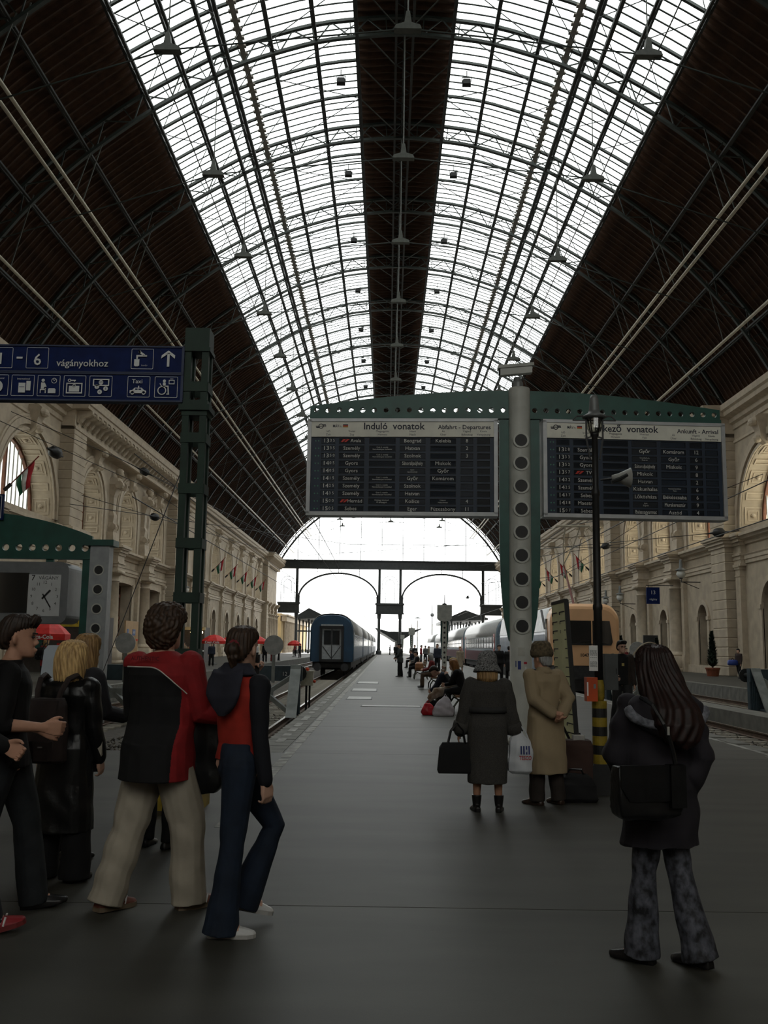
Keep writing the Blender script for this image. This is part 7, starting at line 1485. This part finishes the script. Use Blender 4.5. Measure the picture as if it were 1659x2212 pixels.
t = thing('plastic_bag', 'red plastic bag leaning against the pale lilac carrier bag', 'bag', (.98, 22.5, 0)); m = MB(); m.loft([[(x * w, y * d, z) for x, y in ((-1, -.7), (0, -1), (1, -.6), (1, .6), (0, 1), (-1, .7))] for z, w, d in ((0, .13, .1), (.06, .16, .12), (.18, .13, .1), (.27, .07, .04))]); fuse(m, 'bag_body', M('red_plastic', (.45, .02, .03), .35, var=.1), t, .015, 2, .01); m = MB(); m.path([(-.05, 0, .24), (0, .02, .34), (.06, 0, .24)], .01, 5); m.build('handle', M('red_plastic'), t)
t = thing('fur_coat', 'brown and white furry bundle lying over the knees beside the carrier bags', 'coat', (1.2, 23.1, .34)); m = MB(); m.path([(-.18, 0, -.02), (.0, .02, .14), (.25, .0, .2), (.5, -.05, .22)], 0, 10, taper=[.07, .12, .12, .06]); fuse(m, 'fur', M('patched_fur', (.45, .40, .33), .95, var=0, c2=(.13, .07, .035), scale=4.5, bump=.5), t, .015, 2, .012)
t = thing('bag', 'dark cloth bag standing under the furry bundle on the platform', 'bag', (1.1, 23.2, 0)); m = MB(); m.loft([[(x * w, y * d, z) for x, y in ((-1, -1), (1, -1), (1, 1), (-1, 1))] for z, w, d in ((0, .15, .1), (.05, .17, .12), (.24, .15, .1), (.3, .1, .05))]); fuse(m, 'bag_body', BLKC, t, .015, 2); m = MB(); m.path([(-.08, 0, .28), (0, 0, .33), (.08, 0, .28)], .012, 5); m.build('handle', BLKC, t)
def stand(label, loc, H, hd, top, bot, hair, hem=.85, legs=((3, 3, 3, 0), (-3, 3, 3, 0)), arms=((4, 7, 16, 5), (2, 7, 18, 5)), vox=.02, shoe=SH_BLK, skirt=None, k=1.15):
    b = dict(kind='t', mat=bot, r=(.1, .095, .08, .078, .075)) if not skirt else dict(kind='skirt', mat=bot, hem=skirt)
    return person(label, loc, H, hd, legs, arms, 0, 0, top=dict(mat=top, hem=hem, k=k, sr=(.08, .072, .066, .06, .055)), bottom=b, shoe=shoe, hair=hair, vox=vox, near=False, fingers=False)
stand('man in dark grey coat and cap standing alone mid-platform, hands in pockets', (.74, 50.5), 1.76, -75, C('dark_grey_coat', (.04, .045, .045)), BLKC, ('nape', H_DARK, 'cap', BLKC), hem=.72, arms=((10, 14, 60, 40), (6, 14, 55, 40)), k=1.3, vox=.016)
G2 = 'seated travellers on the far benches'
sit('woman in red top with brown skirt on the bench under the second sign post', (1.75, 36.0), 1.64, -85, REDD, BRNC, ('bob', H_GREY), vox=.02)
sit('person in mauve jacket sitting back on the far bench beside the white post', (1.8, 37.0), 1.68, -85, MAUV, BLKC, ('short', H_DARK), vox=.02)
sit('person in dark jacket sitting behind the brown bag', (1.6, 48.1), 1.7, -85, BLKC, BLKC, ('short', H_DARK), vox=.022); sit('person in grey jacket sitting at the far bench near the train', (1.8, 55.6), 1.7, -85, GRYC, BLKC, ('short', H_DARK), vox=.022); sit('person in pale blouse sitting at the far bench', (1.8, 56.4), 1.62, -85, TANC, BRNC, ('bob', H_DARK), vox=.022)
sit('person in dark blue jacket on the farthest bench', (1.9, 69.6), 1.7, -85, DBL, BLKC, ('short', H_DARK), vox=.025); sit('person in dull red jacket on the farthest bench', (1.9, 70.4), 1.66, -85, REDD, BLKC, ('bob', H_DARK), vox=.025)
# by the red carriage
stand('woman with short red hair in beige dress standing beside the burgundy carriage', (4.3, 56.0), 1.64, 170, TANC, TANC, ('short', H_GING), hem=.7, skirt=.42)
stand('man in dark suit with white shirt beside the carriage, nearest to the elderly woman', (4.9, 42.5), 1.76, 175, [BLKC, WHT], BLKC, ('short', H_DARK)) if 0 else stand('man in dark suit standing left of the pair beside the red carriage', (5.15, 44.0), 1.74, 170, BLKC, BLKC, ('short', H_DARK))
stand('person in black coat facing the carriage, between two other people', (5.75, 45.0), 1.7, 20, BLKC, BLKC, ('short', H_BLK), hem=.5); stand('tall man in dark jacket standing right of the pair beside the red carriage', (6.1, 45.5), 1.85, -100, DBL, BLKC, ('short', H_DARK))
rc = random.Random(11)
far = [('man in dark jacket standing by the grey carriage, behind the white post', 3.3, 62, DBL, BLKC, H_DARK, 1.8), ('person in red jacket far along the platform', 3.3, 92, C('bright_red_jacket', (.30, .02, .03)), BLKC, H_DARK, 1.75), ('person in black coat beside the one in red far along the platform', 2.6, 88, BLKC, BLKC, H_DARK, 1.75), ('person in dark grey right of the one in red far along the platform', 3.9, 96, GRYC, BLKC, H_BRN, 1.72), ('person in dark blue at the foot of the middle gable pillars', 1.5, 130, DBL, BLKC, H_DARK, 1.75), ('dark figure beneath the middle canopy, left one', .6, 176, BLKC, BLKC, H_DARK, 1.8), ('dark figure beneath the middle canopy, right one', 1.5, 172, BLKC, BLKC, H_DARK, 1.75), ('dark figure behind the man in grey coat', 1.1, 100, BLKC, BLKC, H_DARK, 1.8), ('person with tan coat in front of the far carriages', 4.6, 105, TANC, BLKC, H_BRN, 1.68), ('person in brown jacket left of the far carriage doors', 4.0, 76, BRNC, BLKC, H_DARK, 1.7), ('person in grey coat walking behind the far benches', 2.9, 112, GRYC, BLKC, H_GREY, 1.7)]
for lab, x, y, tp, bt, hr, H in far: stand(lab, (x, y), H, rc.choice((0, 180, 150, -160, 90, -40)), tp, bt, ('short', hr), vox=.03)
# left platform
r_, _ = stand('woman in red coat with a dark backpack on the left platform under the parasol', (-13.35, 37.5), 1.7, 15, C('red_coat', (.26, .015, .018)), BLKC, ('bob', H_BLOND), hem=.62, vox=.016)
backpack('dark backpack of the woman in red coat on the left platform', (-13.4, 37.28, 1.12), 15, BLKC, 1.15)
stand('man in grey jacket and red shirt standing between gantry post and hoarding', (-16.9, 57.5), 1.8, 165, [GRYC][0], JEAN, ('short', H_DARK), hem=.78, vox=.018)
left = [('person in black coat left of the second parasol', -12.9, 66, BLKC, BLKC, H_DARK, 1.82), ('person in dark jacket beside the one in black coat, under the second parasol', -12.4, 68, DBL, BLKC, H_BRN, 1.7), ('person with red backpack behind the lattice mast', -14.2, 70, GRYC, JEAN, H_DARK, 1.72), ('person in pale jacket at the kiosk behind the mast', -15.6, 74, TANC, JEAN, H_BRN, 1.7), ('person in white shirt under the third parasol', -11.4, 84, WHT, BLKC, H_DARK, 1.7), ('person in dark clothes with arms folded under the third parasol', -10.9, 86, BLKC, BLKC, H_DARK, 1.78), ('person in red trousers near the third parasol', -10.7, 90, BRNC, REDD, H_BRN, 1.66), ('person in maroon jacket standing alone near the left platform edge', -10.9, 97, C('maroon_jacket', (.08, .015, .02)), BLKC, H_DARK, 1.78), ('person in blue beside the distant parasol', -11.0, 122, DBL, BLKC, H_DARK, 1.8), ('person in red top behind the distant parasol', -12.6, 132, REDD, BLKC, H_DARK, 1.7), ('person in grey walking along the left wall', -15.5, 105, GRYC, BLKC, H_GREY, 1.72), ('person in tan coat in the crowd along the left wall', -14.4, 112, TANC, BLKC, H_BRN, 1.7), ('person in black in the crowd along the left wall', -13.6, 116, BLKC, BLKC, H_DARK, 1.75)]
for lab, x, y, tp, bt, hr, H in left: stand(lab, (x, y), H, rc.choice((10, 170, 120, -150, 80, -60)), tp, bt, ('short', hr), vox=.026)
t = thing('backpack', 'small red backpack of the person behind the lattice mast', 'bag', (-14.2, 69.75, 1.1)); m = MB(); m.loft([[(x * w, y * d, z) for x, y in ((-1, -1), (1, -1), (1, .3), (-1, .3))] for z, w, d in ((-.2, .14, .1), (0, .17, .16), (.15, .15, .13), (.22, .08, .06))]); m.build('pack_body', C('bright_red_jacket', (.30, .02, .03)), t, True); m = MB(); m.path([(-.1, .03, .15), (-.11, .1, .25), (-.1, .2, .2)], .02, 5); m.path([(.1, .03, .15), (.11, .1, .25), (.1, .2, .2)], .02, 5); m.build('strap', BLKC, t)
# right platform
stand('person in dark tracksuit with white stripe and blue bag by the right wall', (20.4, 55.5), 1.75, -120, C('dark_brown_track_top', (.035, .022, .02)), BLKC, ('short', H_BLK), legs=((14, 3, 20, 0), (-10, 3, 14, 8)), vox=.02)
t = thing('bag', 'blue sports bag carried by the person at the right wall', 'bag', (19.95, 55.4, .75)); m = MB(); m.loft([[(x * w, y * d, z) for x, y in ((-1, -1), (1, -1), (1, 1), (-1, 1))] for z, w, d in ((0, .2, .13), (.05, .26, .16), (.25, .25, .15), (.32, .18, .08))]); m.build('bag_body', M('bright_blue_cloth', (.02, .05, .25), .6), t, True); m = MB(); m.path([(-.1, 0, .3), (0, 0, .42), (.1, 0, .3)], .02, 5); m.build('handle', BLKC, t)
stand('person standing behind the white round disc on the right platform', (16.9, 66), 1.75, 170, BLKC, BLKC, ('short', H_DARK), vox=.025); stand('person in dull red behind the disc on the right platform', (16.2, 65), 1.7, 150, REDD, BLKC, ('short', H_DARK), vox=.025)
t = thing('pigeon', 'dark pigeon flying in front of the right gable arch', 'bird', (7.6, 90, 6.2)); m = MB(); m.sphere((0, 0, 0), (.2, .08, .08), 8, 6); m.build('body', BLKC, t, True); m = MB(); m.loft([[(x, y, .0 + abs(y) * .5) for x in (-.07, .1)] + [(x, y, .015 + abs(y) * .5) for x in (.1, -.07)] for y in (-.35, 0, .35)]); m.build('wings', GRYC, t)
bpy.data.scenes.remove(TMP)
